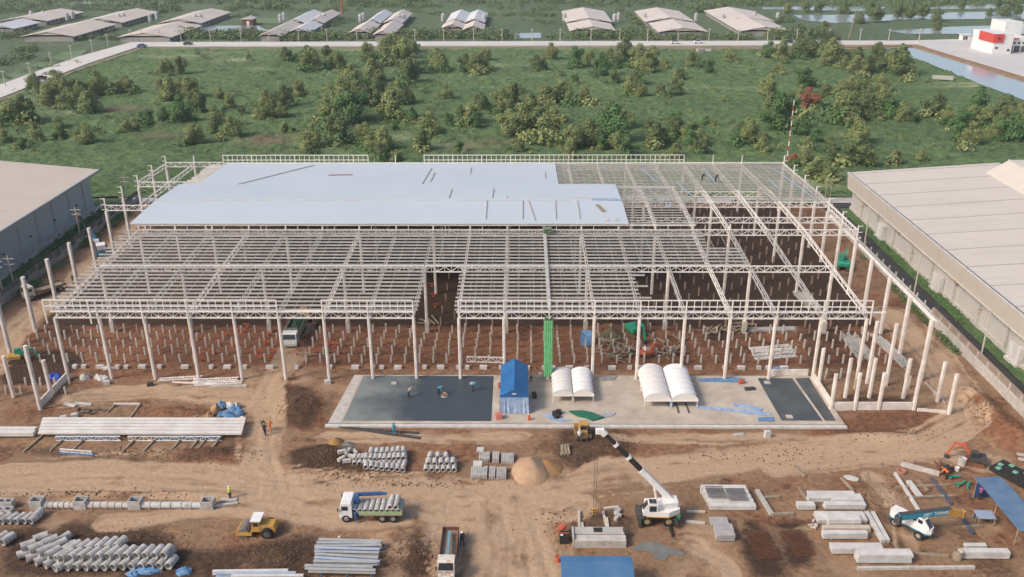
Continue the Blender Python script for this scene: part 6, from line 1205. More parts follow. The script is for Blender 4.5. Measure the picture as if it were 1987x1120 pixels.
# steel stacks on the right
SLATE = mat('slate_blue_steel', (.06, .075, .11), (.1, .11, .14), 1, .6)
def bars(rows, w, h, m, lbs, name, cat, grp): 
    for (p0, p1), lb in zip(rows, lbs): bar(name, p0, p1, w, h, m, lb, cat, grp)
for k, (p0, p1) in enumerate([((1456, 681), (1534, 674)), ((1460, 687), (1540, 681)), ((1462, 693), (1543, 687)), ((1466, 700), (1547, 694))]): lattice(p0, p1, .5, W_STEEL, 'white purlin frame in the stack behind the right columns, %s' % ('farthest', 'second', 'third', 'nearest')[k], flat=True, w=.16, n=6)
for k in range(3): bar('steel_sheet_pack', (1452, 641 + k * 2), (1542, 639 + k * 2), .3, .3, GALV, 'blue-grey steel length behind the right columns, %s' % ('far', 'middle', 'near')[k], 'steel length', None)
def bundle_lines(p0, p1, n, spread, lb, wob=.5, L_=None):
    a, b = G(*p0), G(*p1); d = (b - a); s = Vector((-d.y, d.x, 0)).normalized(); t = thing('steel_bundle', lb, 'steel bundle', (a.x, a.y, gmax(a.x, a.y, .5))); r = random.Random(n)
    for k in range(n):
        o = s * ((k % 9) / 8 - .5) * spread; q = (k // 9) * .17; e = r.uniform(-wob, wob); MB().beam(o + d.normalized() * e + Vector((0, 0, .1 + q)), o + d + d.normalized() * (e - r.uniform(0, wob)) + Vector((0, 0, .1 + q)) + s * r.uniform(-.1, .1), .11, .15).build('purlin_bar', GALV, t)
bundle_lines((1648, 655), (1682, 700), 26, 2.4, 'wide bundle of galvanised purlins by the right columns'); bundle_lines((1702, 658), (1760, 715), 20, 1.5, 'narrow bundle of galvanised purlins beside the right haul track', 1.2); bundle_lines((1800, 748), (1838, 785), 2, .4, 'pair of grey lengths running to the outermost right column'); bundle_lines((1550, 570), (1580, 600), 22, 2.2, 'bundle of galvanised purlins behind the front eave truss at right', .6)
# right yard: precast slabs
def slabs(px, py, sx, sy, h, layers, m, lb, rz=0, ox=0):
    g = at(px, py); t = thing('slab_stack', lb, 'slab stack', (g.x, g.y, max(gmax(g.x, g.y, sy / 2), gmax(g.x - sx / 3, g.y, .5), gmax(g.x + sx / 3, g.y, .5))), rz); r = random.Random(int(px + py))
    for k in range(layers):
        MB().box(r.uniform(-.06, .06), r.uniform(-.05, .05), .1 + (k + .5) * h, sx, sy, h - .04).build('slab', m, t)
    for s in (-.3, .3): MB().box(s * sx, 0, .05, .12, sy * 1.1, .1).build('bearer', TIMBER, t)
    return t
# big tray of white forms with mesh on top
g = at(1418, 990); t = thing('formwork_stack', 'broad white formwork stack with rebar mesh sheets on top', 'formwork', (g.x + .05, g.y + .5, g.z), 0)
for k in range(5): MB().box(-.35 + .12 * k, 2.35 - k * .68, .3 + .05 * (4 - k), 5.0, .66, .5 + .1 * (4 - k)).build('form', CONC_W, t)
MESHM = mat('rebar_mesh', (.12, .11, .11), (.2, .18, .17), 3, .7)
for ox, oy, w, l in ((-1.45, 1.3, 1.9, 1.9), (.75, .9, 2.0, 2.0)):
    q = MB()
    for k in range(14): q.box(ox - w / 2 + w * k / 13, oy, .95, .05, l, .05)
    for k in range(6): q.box(ox, oy - l / 2 + l * k / 5, 1.0, w, .05, .05)
    q.build('mesh_sheet', MESHM, t)
GS_ = mat('grey_slab', (.40, .38, .37), (.32, .3, .29), 1.2, .9)
slabs(1394, 1019, 1.9, 1.2, .22, 2, GS_, 'grey slab stack just below the formwork'); slabs(1402, 1034, 1.95, 1.0, .22, 3, GS_, 'middle grey slab stack below the formwork'); slabs(1406, 1048, 1.9, .9, .2, 4, GS_, 'nearest grey slab stack below the formwork')
bar('concrete_beam', (1468, 956), (1497, 1003), .45, .35, CONC, 'grey concrete beam leaning beside the formwork stack', 'beam'); bar('concrete_beam', (1497, 1003), (1540, 1000), .35, .3, TIMBER, 'cream timber baulk at the foot of the grey beam', 'beam'); bar('concrete_beam', (1480, 969), (1512, 967), .3, .25, TIMBER, 'short cream timber baulk right of the formwork', 'beam')
PW = mat('precast_white', (.60, .58, .55), (.48, .45, .42), 1.0, .85)
slabs(1612, 963, 5.2, .8, .3, 1, PW, 'long grey plank stack at the back of the right yard'); slabs(1592, 974, 3.0, .7, .3, 2, PW, 'short plank stack in front of the back planks, left'); slabs(1640, 976, 3.4, 1.2, .3, 2, PW, 'pale plank stack in front of the back planks, right'); slabs(1562, 988, 1.9, .8, .3, 2, PW, 'small plank bundle at the left of the middle row'); slabs(1637, 988, 4.4, .7, .3, 2, PW, 'long narrow plank stack of the middle row')
slabs(1628, 1012, 5.2, 1.5, .3, 2, CONC_W, 'white slab stack under the stepped pile'); slabs(1635, 1020, 3.4, 1.0, .3, 3, CONC_W, 'white slabs stepped on top of the white stack'); slabs(1640, 1034, 4.9, .6, .3, 2, mat('ochre_edge_slab', (.56, .46, .36), (.46, .38, .3), 1, .85), 'cream slab stack with ochre edge'); slabs(1637, 1046, 4.6, .6, .35, 2, CONC_W, 'bright white long slab in front of the cream stack')
bar('concrete_beam', (1680, 1000), (1713, 1056), .45, .4, PW, 'grey beam slanting beside the white slab stacks, left one', 'beam'); bar('concrete_beam', (1692, 1000), (1722, 1055), .4, .4, PW, 'grey beam slanting beside the white slab stacks, right one', 'beam')
slabs(1660, 1072, 5.2, .95, .35, 2, CONC_W, 'white double plank stack of the lower row', rz=0); slabs(1712, 1090, 5.4, 1.0, .35, 3, PW, 'tall pale slab stack at the front of the right yard'); slabs(1905, 1083, 5.0, .7, .4, 2, CONC_W, 'white beam stack in the lower right corner'); slabs(1890, 1064, 2.2, .5, .3, 1, PW, 'small pale plank behind the lower right beams'); bar('steel_rail', (1663, 1107), (1890, 1105), .3, .3, CONC_L, 'long pale steel rail at the bottom right', 'rail')
bar('concrete_beam', (1748, 904), (1822, 924), .5, .4, CONC_L, 'cream beam lying below the orange excavator', 'beam'); bar('concrete_beam', (1736, 922), (1782, 993), .3, .3, PW, 'thin grey beam slanting left of the teal boom', 'beam'); bar('concrete_beam', (1762, 938), (1785, 968), .55, .35, PW, 'short wide grey beam behind the teal boom', 'beam'); bar('steel_beam', (1806, 932), (1846, 982), .3, .3, SLATE, 'dark blue steel beam behind the teal boom head', 'beam'); bar('steel_beam', (1862, 1003), (1887, 1040), .3, .3, SLATE, 'dark blue steel beam in front of the teal boom head', 'beam')
for p0, p1, lb in (((1737, 948), (1840, 944), 'timber sleeper across the beams behind the teal boom, far'), ((1754, 968), (1855, 966), 'timber sleeper across the beams behind the teal boom, near'), ((1868, 1026), (1905, 1024), 'timber sleeper right of the teal boom head'), ((1768, 1076), (1840, 1083), 'rotten timber sleeper below the crane'), ((1540, 905), (1562, 928), 'thin timber at the back of the right yard'), ((1632, 930), (1655, 955), 'thin timber behind the plank stacks'), ((1549, 948), (1566, 973), 'short timber left of the plank stacks'), ((1780, 935), (1800, 955), 'wooden frame side behind the teal boom')): bar('timber_sleeper', p0, p1, .28, .22, TIMBER, lb, 'timber')
for px, py, m, lb, s in ((1866, 902, CONC_L, 'pale drum below the orange excavator', .45), (1856, 915, WHITE, 'small white drum beside the pale one', .25), (1857, 1086, TIMBER, 'open barrel beside the lower right beam stack', .5), (1083, 1090, ORANGE, 'orange drum left of the blue roof', .28)):
    g = at(px, py); o = MB().tube((0, 0, 0), (0, 0, s * 2), s, s * .85, 14).cyl((0, 0, 0), (0, 0, s * 1.7), s * .84, 12).build('drum', m); o.location = tuple(g); tag(o, lb, 'drum')
scrap(1835, 912, 12, 1.2, .8, 'rusty scrap heap beside the worker on the right yard', RUST, (.5, 1.2), .5); scrap(1862, 938, 8, 1.0, 1.0, 'green and rusty offcuts near the blue roof', GREEN_M, (.5, 1.1), .3); scrap(1575, 1022, 6, .4, .9, 'rubble bags at the left of the white slab stack', CONC_L, (.3, .6), .4)
g = at(1748, 918); o = MB().tube((0, 0, 0), (0, 0, .25), .55, .3, 16).build('hose_coil', mat('pink_hose', (.45, .2, .14), (.36, .16, .11), 2, .7)); o.location = tuple(g); tag(o, 'pinkish hose coil by the cream beam', 'hose')
g = at(1652, 930); o = MB().prism([(.9 * math.cos(k * .628) * (1 if k % 2 else .85), .45 * math.sin(k * .628)) for k in range(10)], .0, .12).build('cover_sheet', PW); o.location = tuple(g); o.rotation_euler = (0, 0, -.5); tag(o, 'pale round cover lying behind the plank stacks', 'cover')
# rebar mats
for px, py, w, l, lb in ((1478, 1060, 2.2, 4.2, 'left'), (1548, 1056, 2.0, 4.0, 'right')):
    g = at(px, py); q = MB()
    for k in range(22): q.box(0, -l / 2 + l * k / 21, .16, w, .04, .04)
    for k in range(9): q.box(-w / 2 + w * k / 8, 0, .2, .04, l, .04)
    o = q.build('rebar_mat', RUST); o.location = (g.x, g.y, gmax(g.x, g.y, 1.2) - .08); o.rotation_euler = (0, 0, .12); tag(o, 'rusty rebar mat lying on dark soil, the %s one' % lb, 'rebar mat')
# sheds with blue roofs
def blue_shed(c, sx, sy, h, lb, rz=0, rise=.5, m=None):
    t = thing('blue_shed', lb, 'shed', c, rz); x, y = sx / 2, sy / 2
    q = MB(); P = [(-x, -y, h), (x, -y, h), (x, y * .62, h + rise), (-x, y * .62, h + rise), (x, y, h + rise * .75), (-x, y, h + rise * .75)]; Q = [(a, b, d - .06) for a, b, d in P]
    q.add(P + Q, [(0, 1, 2, 3), (3, 2, 4, 5), (6, 9, 8, 7), (9, 11, 10, 8), (0, 6, 7, 1), (5, 4, 10, 11), (1, 7, 8, 2), (2, 8, 10, 4), (0, 3, 9, 6), (3, 5, 11, 9)]); q.build('roof', m, t)
    for sxx in (-1, 1):
        for syy in (-.9, 0, .9): MB().cyl((sxx * (x - .15), syy * y, 0), (sxx * (x - .15), syy * y, h + .1), .06, 6).build('post', TIMBER, t)
    MB().box(0, y * .9, h * .5, sx - .4, .06, h * .9).build('back_wall', BLUE_P, t)
BR = mat('worn_blue_roof', (.05, .145, .28), (.10, .19, .32), .5, .6, ramp=(.3, .75)); BR2 = mat('faded_blue_roof', (.075, .15, .26), (.16, .22, .30), .7, .65, ramp=(.3, .75))
a = G(1086, 1075, 2.9); b = G(1224, 1075, 2.9); blue_shed(((a.x + b.x) / 2 + .05, a.y - 2.6, 0), b.x - a.x, 5.0, 2.4, 'blue-roofed site shed at the bottom picture edge', 0, .5, BR)
a = G(1912, 938, 2.6); b = G(1985, 1010, 2.6); blue_shed((51.7, 78.3, 0), 3.0, 8.8, 2.2, 'long blue-roofed shed along the right picture edge', .07, .4, BR2)
g = at(1907, 1015); blue_shed((g.x, g.y, g.z), 1.9, 1.4, 1.0, 'small lean-to with pale blue sheet beside the long shed', -.05, .1, mat('pale_blue_sheet', (.30, .36, .48), (.25, .3, .42), 1, .5))
g = at(1965, 925); t = thing('green_net_racks', 'dark racks covered with netting and mint patches at the right edge', 'rack', (g.x, g.y - .3, g.z), .55)
for k in range(3): MB().box((k - 1) * .95, 0, .5, .8, 4.6, .5).build('rack', BLACK, t)
for x, y in ((-.9, 1.5), (.0, .0), (.9, -.8), (0, 1.8), (.9, 1.0)): MB().box(x, y, .8, .5, .5, .12).build('mint_patch', mat('mint', (.2, .45, .34), (.15, .35, .27), 2, .7), t)
for p0, p1, lb in (((1975, 893), (1999, 898), 'pale planks at the right edge above the racks, far'), ((1972, 885), (1999, 890), 'pale planks at the right edge above the racks, near'), ((1960, 912), (1999, 925), 'white plank beside the racks at the right edge')): bar('plank', p0, p1, .4, .15, CONC_L, lb, 'plank')
# concrete tank with small machine
g = at(1162, 1060); t = thing('concrete_tank', 'long grey concrete tank with dark hatch behind the blue-roofed shed', 'tank', (g.x + .1, g.y + .6, g.z), 0)
q = MB(); q.box(0, -.55, .45, 5.3, .95, .9); q.build('front_trough', CONC_L, t); q = MB(); q.box(-.1, .55, .5, 5.3, 1.1, 1.0); q.build('rear_trough', CONC, t); MB().box(-.15, .6, 1.02, .9, .7, .06).build('hatch', BLACK, t); MB().box(-2.75, .1, .55, .14, 1.9, 1.2).build('end_wall', CONC_L, t); MB().box(2.6, .6, .6, .3, .6, .9).build('pump', DARKM, t)
g = at(1092, 1052); t = thing('mixer', 'small black and orange mixer machine at the left end of the concrete tank', 'mixer', (g.x, g.y + .3, g.z), 0)
MB().box(.1, -.4, .6, .9, .8, 1.1).build('engine', BLACK, t); MB().cyl((-.3, .5, .9), (.3, .9, 1.2), .45, 12, .3).build('drum', ORANGE, t); MB().box(.1, -.45, 1.18, .95, .1, .06).box(-.35, .5, .3, .1, .1, .6).box(-.6, .8, .5, .5, .1, .1).build('frame', ORANGE, t); MB().box(-.15, -.75, 1.18, .25, .2, .06).build('cap', WHITE, t)
for p0, p1, lb in (((1123, 995), (1124, 1027), 'upright pale sleeper left of the hook block'), ((1129, 1018), (1132, 1038), 'pale sleeper touching the tank on the left'), ((1170, 996), (1177, 1025), 'pale sleeper right of the hook block'), ((1177, 1008), (1181, 1038), 'pale sleeper touching the tank on the right'), ((1172, 990), (1195, 987), 'pale sleeper lying across near the crane'), ((1332, 995), (1368, 997), 'pale sleeper left of the formwork, far'), ((1330, 1014), (1368, 1018), 'pale sleeper left of the formwork, near')): bar('concrete_sleeper', p0, p1, .26, .22, PILEM, lb, 'sleeper')
for k in range(5): g = at(1196 + (k % 2) * 5, 990 + k * 5); tag(MB().box(0, 0, .2, .5, .4, .4, k).build('rubble_block', CONC), 'rubble block left of the white crane', 'rubble', 'rubble blocks left of the crane').location = (g.x, g.y, g.z - .02)
bar('steel_tube', (1298, 1022), (1305, 1044), .22, .22, BLACK, 'short black tube in front of the white crane', 'tube')
skin('grey_slurry', [G(1240, 1056), G(1275, 1054), G(1290, 1062), G(1310, 1068), G(1330, 1076), G(1322, 1082), G(1300, 1078), G(1290, 1090), G(1270, 1086), G(1262, 1074), G(1225, 1070)], .17, mat('slurry', (.13, .135, .12), (.2, .195, .175), .8, .6))
# steel I-beams at the bottom
IB = mat('grey_steel_beam', (.46, .46, .44), (.36, .36, .36), .8, .5, metal=.2); IB2 = mat('bluish_beam', (.30, .38, .50), (.42, .46, .52), .6, .45)
def ibeam(p0, p1, m, lb, z):
    a, b = G(*p0), G(*p1); a.z = b.z = z; q = MB(); q.beam(a, b, .34, .05).beam(a + Vector((0, 0, .34)), b + Vector((0, 0, .34)), .34, .05).beam(a + Vector((0, 0, .17)), b + Vector((0, 0, .17)), .05, .3); return tag(q.build('steel_beam', m), lb, 'beam', 'steel beams on trestles at the bottom')
zt = .75
for k, (p0, p1, m) in enumerate([((620, 1063), (742, 1066), IB), ((616, 1070), (740, 1070), IB), ((612, 1076), (742, 1074), IB), ((613, 1080), (738, 1083), IB2), ((612, 1086), (736, 1089), IB), ((615, 1092), (735, 1100), IB), ((612, 1098), (738, 1106), IB2), ((610, 1106), (734, 1108), IB), ((593, 1114), (725, 1117), IB), ((600, 1121), (730, 1124), IB)]): ibeam(p0, p1, m, 'steel beam on blue trestles at the bottom, number %s from the back' % ('one two three four five six seven eight nine ten'.split()[k]), zt + .05 * (k % 2))
for px in (628, 678, 725):
    a, b = G(px, 1066), G(px - 4, 1128); t = thing('trestle', 'blue trestle under the steel beams, %s' % {628: 'left', 678: 'middle', 725: 'right'}[px], 'trestle', (a.x, a.y, 0)); d = b - a; MB().beam((0, 0, zt - .12), (d.x, d.y, zt - .12), .14, .18).build('rail', BLUE_P, t)
    for u in (.05, .35, .65, .95): MB().beam((d.x * u, d.y * u, -.05), (d.x * u, d.y * u, zt - .2), .12, .12).build('leg', BLUE_P, t)
for k, (p0, p1, m) in enumerate([((414, 1118), (560, 1116), CONC_W), ((420, 1122), (575, 1121), IB2), ((450, 1127), (590, 1126), CONC_W)]): ibeam(p0, p1, m, 'long pale steel beam at the bottom edge left of the trestles, %s' % ('far', 'middle', 'near')[k], .3)
g = at(721, 1058); o = MB().cyl((0, 0, 0), (0, 0, .5), .32, 12).cyl((0, 0, .5), (0, 0, .62), .3, 12, .1).build('water_drum', WHITE); o.location = tuple(g); tag(o, 'white drum behind the steel beams', 'drum'); g = at(660, 1050); o = MB().cyl((0, 0, 0), (0, 0, .5), .2, 10).cyl((0, 0, .5), (0, 0, .6), .18, 10, .08).build('water_drum', CONC_L); o.location = tuple(g); tag(o, 'small pale canister behind the steel beams', 'drum')
# log bundle by the bulldozer
g = at(1098, 880); t = thing('log_bundle', 'bundle of brown logs left of the bulldozer', 'logs', (g.x, g.y + .2, g.z), 0)
for k in range(6): MB().cyl((-.55 + k * .2, -.9 + .12 * (k % 2), .14 + .1 * (k % 2)), (-.45 + k * .2 - .05 * k, 1.1, .2 + .1 * (k % 2)), .13, 8).build('log', TIMBER, t)
# rebar and clutter on and round the slab
for p0, p1, w, m, lb in [((660, 828), (815, 852), .5, DARKM, 'dark rebar bundle lying before the wet slab, long one'), ((690, 832), (812, 842), .3, DARKM, 'dark rebar bundle lying before the wet slab, short one')]: bar('rebar_bundle', p0, p1, w, .12, m, lb, 'rebar')
def on_slab(px, py, dz=0): g = G(px, py, SLABT); return Vector((g.x, g.y, SLABT + .015 + dz))
def slab_patch(name, pts, m, lb, cat, h=.06):
    q = MB(); q.slab([on_slab(*p) for p in pts], SLABT + .015, SLABT + .015 + h); return tag(q.build(name, m), lb, cat)
slab_patch('net_heap', [(1104, 800), (1130, 799), (1150, 803), (1172, 812), (1150, 818), (1135, 812), (1118, 808)], mat('dark_green_net', (.02, .11, .07), (.03, .15, .1), 2, .8), 'flat dark green net heap on the slab', 'net', .22)
slab_patch('rebar_pile', [(1170, 803), (1195, 802), (1190, 808), (1172, 811)], mat('bluish_rebar', (.28, .31, .40), (.36, .34, .34), 2, .7), 'bluish rebar scraps at the right of the green net', 'rebar', .08)
slab_patch('rebar_pile', [(1055, 806), (1075, 800), (1082, 812), (1110, 815), (1090, 820), (1065, 814)], BLUE_L, 'pale blue sheet scraps under the black bags', 'scraps', .06)
for k, (px, py) in enumerate(((1077, 806), (1084, 803), (1080, 811))): g = on_slab(px, py); o = MB().prism([(.38 * math.cos(a * .785) * (1 + .2 * (a % 2)), .38 * math.sin(a * .785)) for a in range(8)], 0, .5).build('bag', BLACK); o.location = tuple(g); tag(o, 'black rubbish bag on the slab between tent and canopies', 'bag', 'black bags on the slab')
slab_patch('rebar_pile', [(1350, 788), (1420, 795), (1480, 800), (1500, 806), (1480, 807), (1420, 800), (1352, 793)], BLUE_L, 'long blue strapped rebar pile on the slab right of the canopies', 'rebar', .12); slab_patch('rebar_pile', [(1420, 784), (1448, 786), (1480, 794), (1475, 799), (1425, 790)], BLUE_L, 'short blue strapped rebar pile near the dark strip', 'rebar', .12); slab_patch('blue_sheeting', [(1355, 736), (1420, 734), (1445, 736), (1440, 742), (1360, 741)], BLT2, 'blue sheeting along the rear slab edge', 'sheeting', .1); slab_patch('blue_sheeting', [(1470, 812), (1500, 810), (1502, 818), (1472, 818)], BLT2, 'blue sheeting at the front end of the dark strip', 'sheeting', .1); slab_patch('rebar_pile', [(1167, 731), (1198, 730), (1192, 738), (1170, 739)], mat('grey_rebar', (.3, .3, .3), (.2, .19, .19), 2, .7), 'grey rebar heap behind the first canopies', 'rebar', .1)
for px, py, sx, sy, h, m, lb in ((1438, 744, .7, .5, .5, ORANGE, 'red machine on the slab by the blue sheeting'), (1455, 756, 1.4, .6, .25, DARKM, 'dark plate stack left of the dark strip'), (1037, 770, .5, 1.0, .5, DARKM, 'dark generator right of the blue tent'), (1049, 733, .5, .6, .7, CONC_L, 'pale cabinet at the foot of the green tower'), (1033, 733, .4, .4, .6, CONC_L, 'pale small item behind the blue tent'), (1027, 815, .3, .3, .6, ORANGE, 'orange cone in front of the blue tent'), (968, 812, .8, .8, .7, mat('pink_barrier', (.55, .2, .15), (.5, .18, .14), 2, .7), 'pink barrier left of the blue tent'), (969, 752, .3, .8, .6, ORANGE, 'red panel beside the left wall of the blue tent'), (1488, 849, .7, .5, .9, CONC_W, 'white cabinet in front of the slab kerb'), (1434, 845, 1.3, .6, .2, CONC, 'grey pallet in front of the slab kerb')):
    g = on_slab(px, py) if py < 822 else at(px, py); o = MB().box(0, 0, h / 2, sx, sy, h, .15).box(0, 0, h + .03, sx * .7, sy * .7, .06, .15).build('site_equipment', m); o.location = tuple(g); tag(o, lb, 'equipment')
for p0, p1, lb in (((1311, 782), (1317, 802), 'left of two dark bars lying on the slab before the canopies'), ((1330, 782), (1337, 802), 'right of two dark bars lying on the slab before the canopies')):
    a, b = on_slab(*p0), on_slab(*p1); tag(MB().beam(a + Vector((0, 0, .05)), b + Vector((0, 0, .05)), .16, .08).build('dark_bar', DARKM), lb, 'bar')  # two flat dark bars on the slab surface
slab_patch('blue_sheeting', [(1293, 782), (1308, 780), (1310, 788), (1296, 790)], BLT2, 'blue sheeting under the edge of the bigger canopies', 'sheeting', .12)
# weeds along walls
wv = []; wf = []; r = random.Random(9)
for x0, x1, y0, y1, n, s in ((-85.8, -84.4, 100, 186, 1500, .5), (63.3, 64.2, 96, 170, 900, .26), (-92, -86.2, 90, 186, 1300, .4), (68.9, 70.7, 100, 184, 700, .24), (-60, 66, 188.2, 189, 700, .5)):
    for k in range(n):
        x, y = r.uniform(x0, x1), r.uniform(y0, y1)
        if vnoise(x * .2, y * .2) < .4: continue
        for j in range(4):
            c_ = Vector((x + r.gauss(0, .3), y + r.gauss(0, .3), .1 + r.uniform(0, .5))); a = Vector((r.gauss(0, 1), r.gauss(0, 1), r.gauss(0, .4))).normalized() * s * r.uniform(.3, .7); b = Vector((r.gauss(0, .3), r.gauss(0, .3), 1)).normalized() * s * r.uniform(.4, .8); o_ = len(wv); wv += [c_ - a, c_ + a, c_ + a * .6 + b, c_ - a * .6 + b]; wf.append((o_, o_ + 1, o_ + 2, o_ + 3))
me = bpy.data.meshes.new('wall_weeds'); me.from_pydata([tuple(q) for q in wv], [], wf); me.materials.append(LM['g']); o = bpy.data.objects.new('wall_weeds', me); COL.objects.link(o); tag(o, 'green weeds growing along the boundary walls', 'weeds', kind='stuff')
# ------------------------------------------------------------ people
def person(px, py, lb, shirt, legs, hat=None, rz=0, pose='stand', z=None):
    g = at(px, py) if z is None else Vector((G(px, py, z).x, G(px, py, z).y, z))
    t = thing('person', lb, 'person', tuple(g), rz)
    J = {'pel': (0, 0, .92), 'spi': (.02, 0, 1.18), 'che': (.03, 0, 1.38), 'nec': (.03, 0, 1.5), 'hea': (.05, 0, 1.6), 'top': (.05, 0, 1.72)}
    st = .18 if pose == 'walk' else .03; bend = pose == 'bend'
    if bend: J.update(spi=(.18, 0, 1.1), che=(.38, 0, 1.2), nec=(.5, 0, 1.24), hea=(.6, 0, 1.26), top=(.7, 0, 1.26))
    for s, n in ((1, 'l'), (-1, 'r')):
        f = st * s; J['hip' + n] = (0, .1 * s, .88); J['kne' + n] = (f * .6 + .04, .11 * s, .48); J['ank' + n] = (f, .11 * s, .08); J['toe' + n] = (f + .16, .12 * s, .04)
        c = J['che']; J['sho' + n] = (c[0], .19 * s, c[2] + .04); J['elb' + n] = (c[0] + (.1 if not bend else .15) - f * .4, .25 * s, c[2] - .26); J['wri' + n] = (c[0] + .24 - f * .5 + (.1 if bend else 0), .22 * s, c[2] - .47 if not bend else c[2] - .5)
    E_ = [('pel', 'spi'), ('spi', 'che'), ('che', 'nec'), ('nec', 'hea'), ('hea', 'top')]; R_ = dict(pel=.16, spi=.15, che=.17, nec=.065, hea=.1, top=.085)
    for n in 'lr': E_ += [('pel', 'hip' + n), ('hip' + n, 'kne' + n), ('kne' + n, 'ank' + n), ('ank' + n, 'toe' + n), ('che', 'sho' + n), ('sho' + n, 'elb' + n), ('elb' + n, 'wri' + n)]; R_.update({'hip' + n: .1, 'kne' + n: .075, 'ank' + n: .055, 'toe' + n: .045, 'sho' + n: .075, 'elb' + n: .055, 'wri' + n: .04})
    m = MB()                                # one joined surface, tapered limb by limb with shared joints
    for a, b in E_: m.mi_ = 0; col = 1 if a[:3] in ('hip', 'kne', 'ank') or b[:3] == 'hip' else 2 if a in ('nec', 'hea') else 0; m.m = col; m.cyl(J[a], J[b], R_[a], 8, R_[b])
    for n in 'lr':
        w = Vector(J['wri' + n]); d = (w - Vector(J['elb' + n])).normalized(); m.m = 2
        for q in range(5): o = Vector((0, (q - 2) * .018, 0)); e = .085 if q else .06; m.cyl(w + o * .6, w + d * e + o * (1.2 if q else 2.4) + Vector((.02, 0, 0)), .016, 5, .01)
    m.build('body', [shirt, legs, SKIN], t, True)
    h = Vector(J['hea']); tp = Vector(J['top']); hm = hat or BLACK
    MB().cyl(h.lerp(tp, .45), tp + (tp - h) * .25, .125, 10, .08).cyl(h.lerp(tp, .4), h.lerp(tp, .5), .16 if hat else .12, 10).build('helmet' if hat else 'hair', hm, t, True)
HV = mat('hi_vis_yellow', (.55, .62, .12), (.5, .56, .1), 3, .6); HO = mat('hi_vis_orange', (.72, .2, .06), (.66, .17, .05), 3, .6); NAVY = mat('navy_cloth', (.02, .025, .05), (.03, .035, .06), 3, .8); GRN = mat('green_cloth', (.03, .1, .07), (.04, .12, .08), 3, .8); CYAN = mat('cyan_cloth', (.03, .22, .32), (.04, .26, .36), 3, .7); DKC = mat('dark_cloth', (.03, .03, .035), (.05, .05, .05), 3, .8)
person(447, 969, 'worker in yellow hi-vis vest and white helmet at the end of the drain line', HV, NAVY, WHITE, 1.2)
person(525, 838, 'worker in orange overalls walking up the haul road', HO, HO, YELLOW, 1.4, 'walk')
person(512, 838, 'worker in dark green shirt on the haul road, the farther one', GRN, DKC, YELLOW, 1.5, 'walk'); person(515, 846, 'worker in dark clothes on the haul road, the nearer one', DKC, NAVY, YELLOW, 1.5, 'walk')
person(897, 1058, 'worker in navy clothes and white helmet walking beside the brown truck', NAVY, DKC, WHITE, -1.0, 'walk')
person(765, 845, 'worker in bright blue clothes standing before the wet slab', CYAN, CYAN, None, 1.2)
person(851, 765, 'worker in cyan shirt pushing a trowel machine on the wet slab', CYAN, DKC, SAND, -.3, 'bend', SLABT + .015); person(917, 759, 'worker in cyan shirt bending at the right end of the wet slab', CYAN, DKC, None, .4, 'bend', SLABT + .015); person(793, 771, 'worker in beige clothes on the left half of the wet slab', mat('beige_cloth', (.4, .36, .28), (.36, .32, .25), 3, .8), DKC, SAND, .8, 'bend', SLABT + .015)
person(1030, 741, 'person in pale shirt behind the blue tent', mat('pale_cloth', (.5, .4, .36), (.45, .36, .3), 3, .8), DKC, None, 2, 'stand', SLABT + .015); person(865, 893, 'person in dark red shirt behind the small pipe stack', mat('maroon_cloth', (.12, .02, .03), (.1, .02, .03), 3, .8), DKC, None, 0, 'bend')
person(1829, 922, 'worker in dark clothes and yellow helmet at the scrap heap', NAVY, DKC, YELLOW, 0, 'bend'); person(1836, 932, 'worker in orange shirt at the scrap heap', HO, DKC, YELLOW, 2.4, 'bend'); person(142, 551, 'worker in green clothes on the left haul road near a column', GRN, GRN, HO, 1.0, 'walk'); person(1900, 971, 'person in violet shirt beside the blue-roofed shed', mat('violet_cloth', (.3, .12, .3), (.26, .1, .26), 3, .8), DKC, None, 1, 'stand')
person(1124, 860, 'worker in white shirt standing at the left track of the bulldozer', WHITE, DKC, WHITE, 1.5)
for px, py, lb in ((1362, 351, 'dark-clothed worker on the bare rear purlins, left'), (1388, 353, 'dark-clothed worker on the bare rear purlins, right')):
    g = G(px, py, 12); person(px, py, lb, DKC, DKC, YELLOW, .5, 'bend', zrear(g.y) + .02)
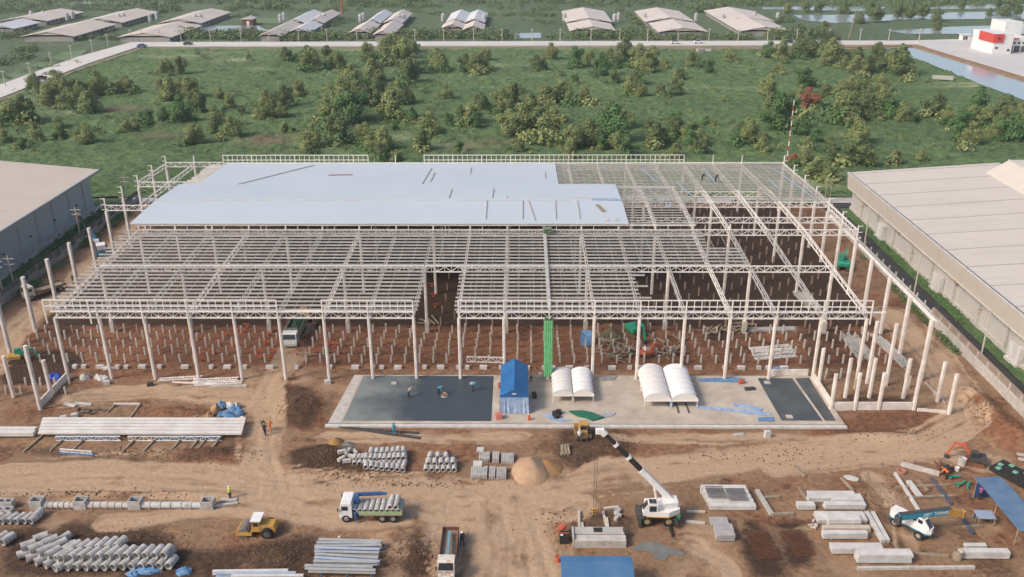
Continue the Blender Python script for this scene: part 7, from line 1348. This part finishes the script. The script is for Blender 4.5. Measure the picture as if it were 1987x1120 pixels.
for px, py, lb in ((863, 769, 'grey power trowel pushed by the worker on the wet slab'),):
    g = on_slab(px, py); t = thing('power_trowel', lb, 'trowel machine', tuple(g), .3); MB().tube((0, 0, .02), (0, 0, .14), .5, .44, 16).build('guard_ring', CONC_L, t); MB().box(0, 0, .35, .36, .3, .4).build('engine', SAND, t); MB().beam((0, 0, .4), (-1.0, .1, .95), .05, .05).build('handle', DARKM, t)
    for k in range(4): MB().box(.2 * math.cos(k * 1.57), .2 * math.sin(k * 1.57), .04, .34, .12, .02, k * 1.57).build('blade', GALV, t)
# ------------------------------------------------------------ haze: one closed box of even, thin air round everything
hb = MB().box(0, 2850, 31.0, 8400, 6700, 66).build('haze', mat('haze_dummy', (1, 1, 1)))
hm = bpy.data.materials.new('haze_air'); hm.use_nodes = True; hn = hm.node_tree; hn.nodes.clear()
ho = hn.nodes.new('ShaderNodeOutputMaterial'); hv = hn.nodes.new('ShaderNodeVolumePrincipled'); hv.inputs['Color'].default_value = (.93, .96, 1, 1); hv.inputs['Density'].default_value = .00017; hv.inputs['Anisotropy'].default_value = .2
hn.links.new(hv.outputs[0], ho.inputs['Volume']); hb.data.materials.clear(); hb.data.materials.append(hm); tag(hb, 'thin pale haze over the whole plain', 'haze', kind='stuff')

# ------------------------------------------------------------ look-alikes are told apart by their place
def photo_x(o):
    p = CM @ np.array([o.matrix_world.translation.x, o.matrix_world.translation.y, o.matrix_world.translation.z - CAMH]); return p[0] / max(p[2], 1e-6)
bpy.context.view_layer.update(); sets = {}
TENS = {20: 'twent', 30: 'thirt', 40: 'fort'}
def ordw(k):
    if k < 20: return ORD[k]
    n = k + 1; t = n // 10 * 10
    return TENS[t] + ('ieth' if n == t else 'y-' + ORD[n - t - 1])
def centre(o):
    if o.type == 'MESH' and o.matrix_world.translation.length < 1e-6:
        c = sum((Vector(q) for q in o.bound_box), Vector()) / 8; v = CM @ np.array([c.x, c.y, c.z - CAMH]); return v[0] / max(v[2], 1e-6)
    return photo_x(o)
for o in list(sc.objects):
    if o.parent is None and 'label' in o: sets.setdefault(o['label'], []).append(o)
for lb, L_ in sets.items():
    n = len(L_)
    if n < 2 or n > 49: continue
    L_.sort(key=centre)
    for k, o in enumerate(L_):
        w = ('left one', 'right one')[k] if n == 2 else ('left one', 'middle one', 'right one')[k] if n == 3 else '%s from the left' % ordw(k)
        if len((lb + ' ' + w).split()) <= 16: o['label'] = lb + ', ' + w
        if 'group' not in o: o['group'] = lb
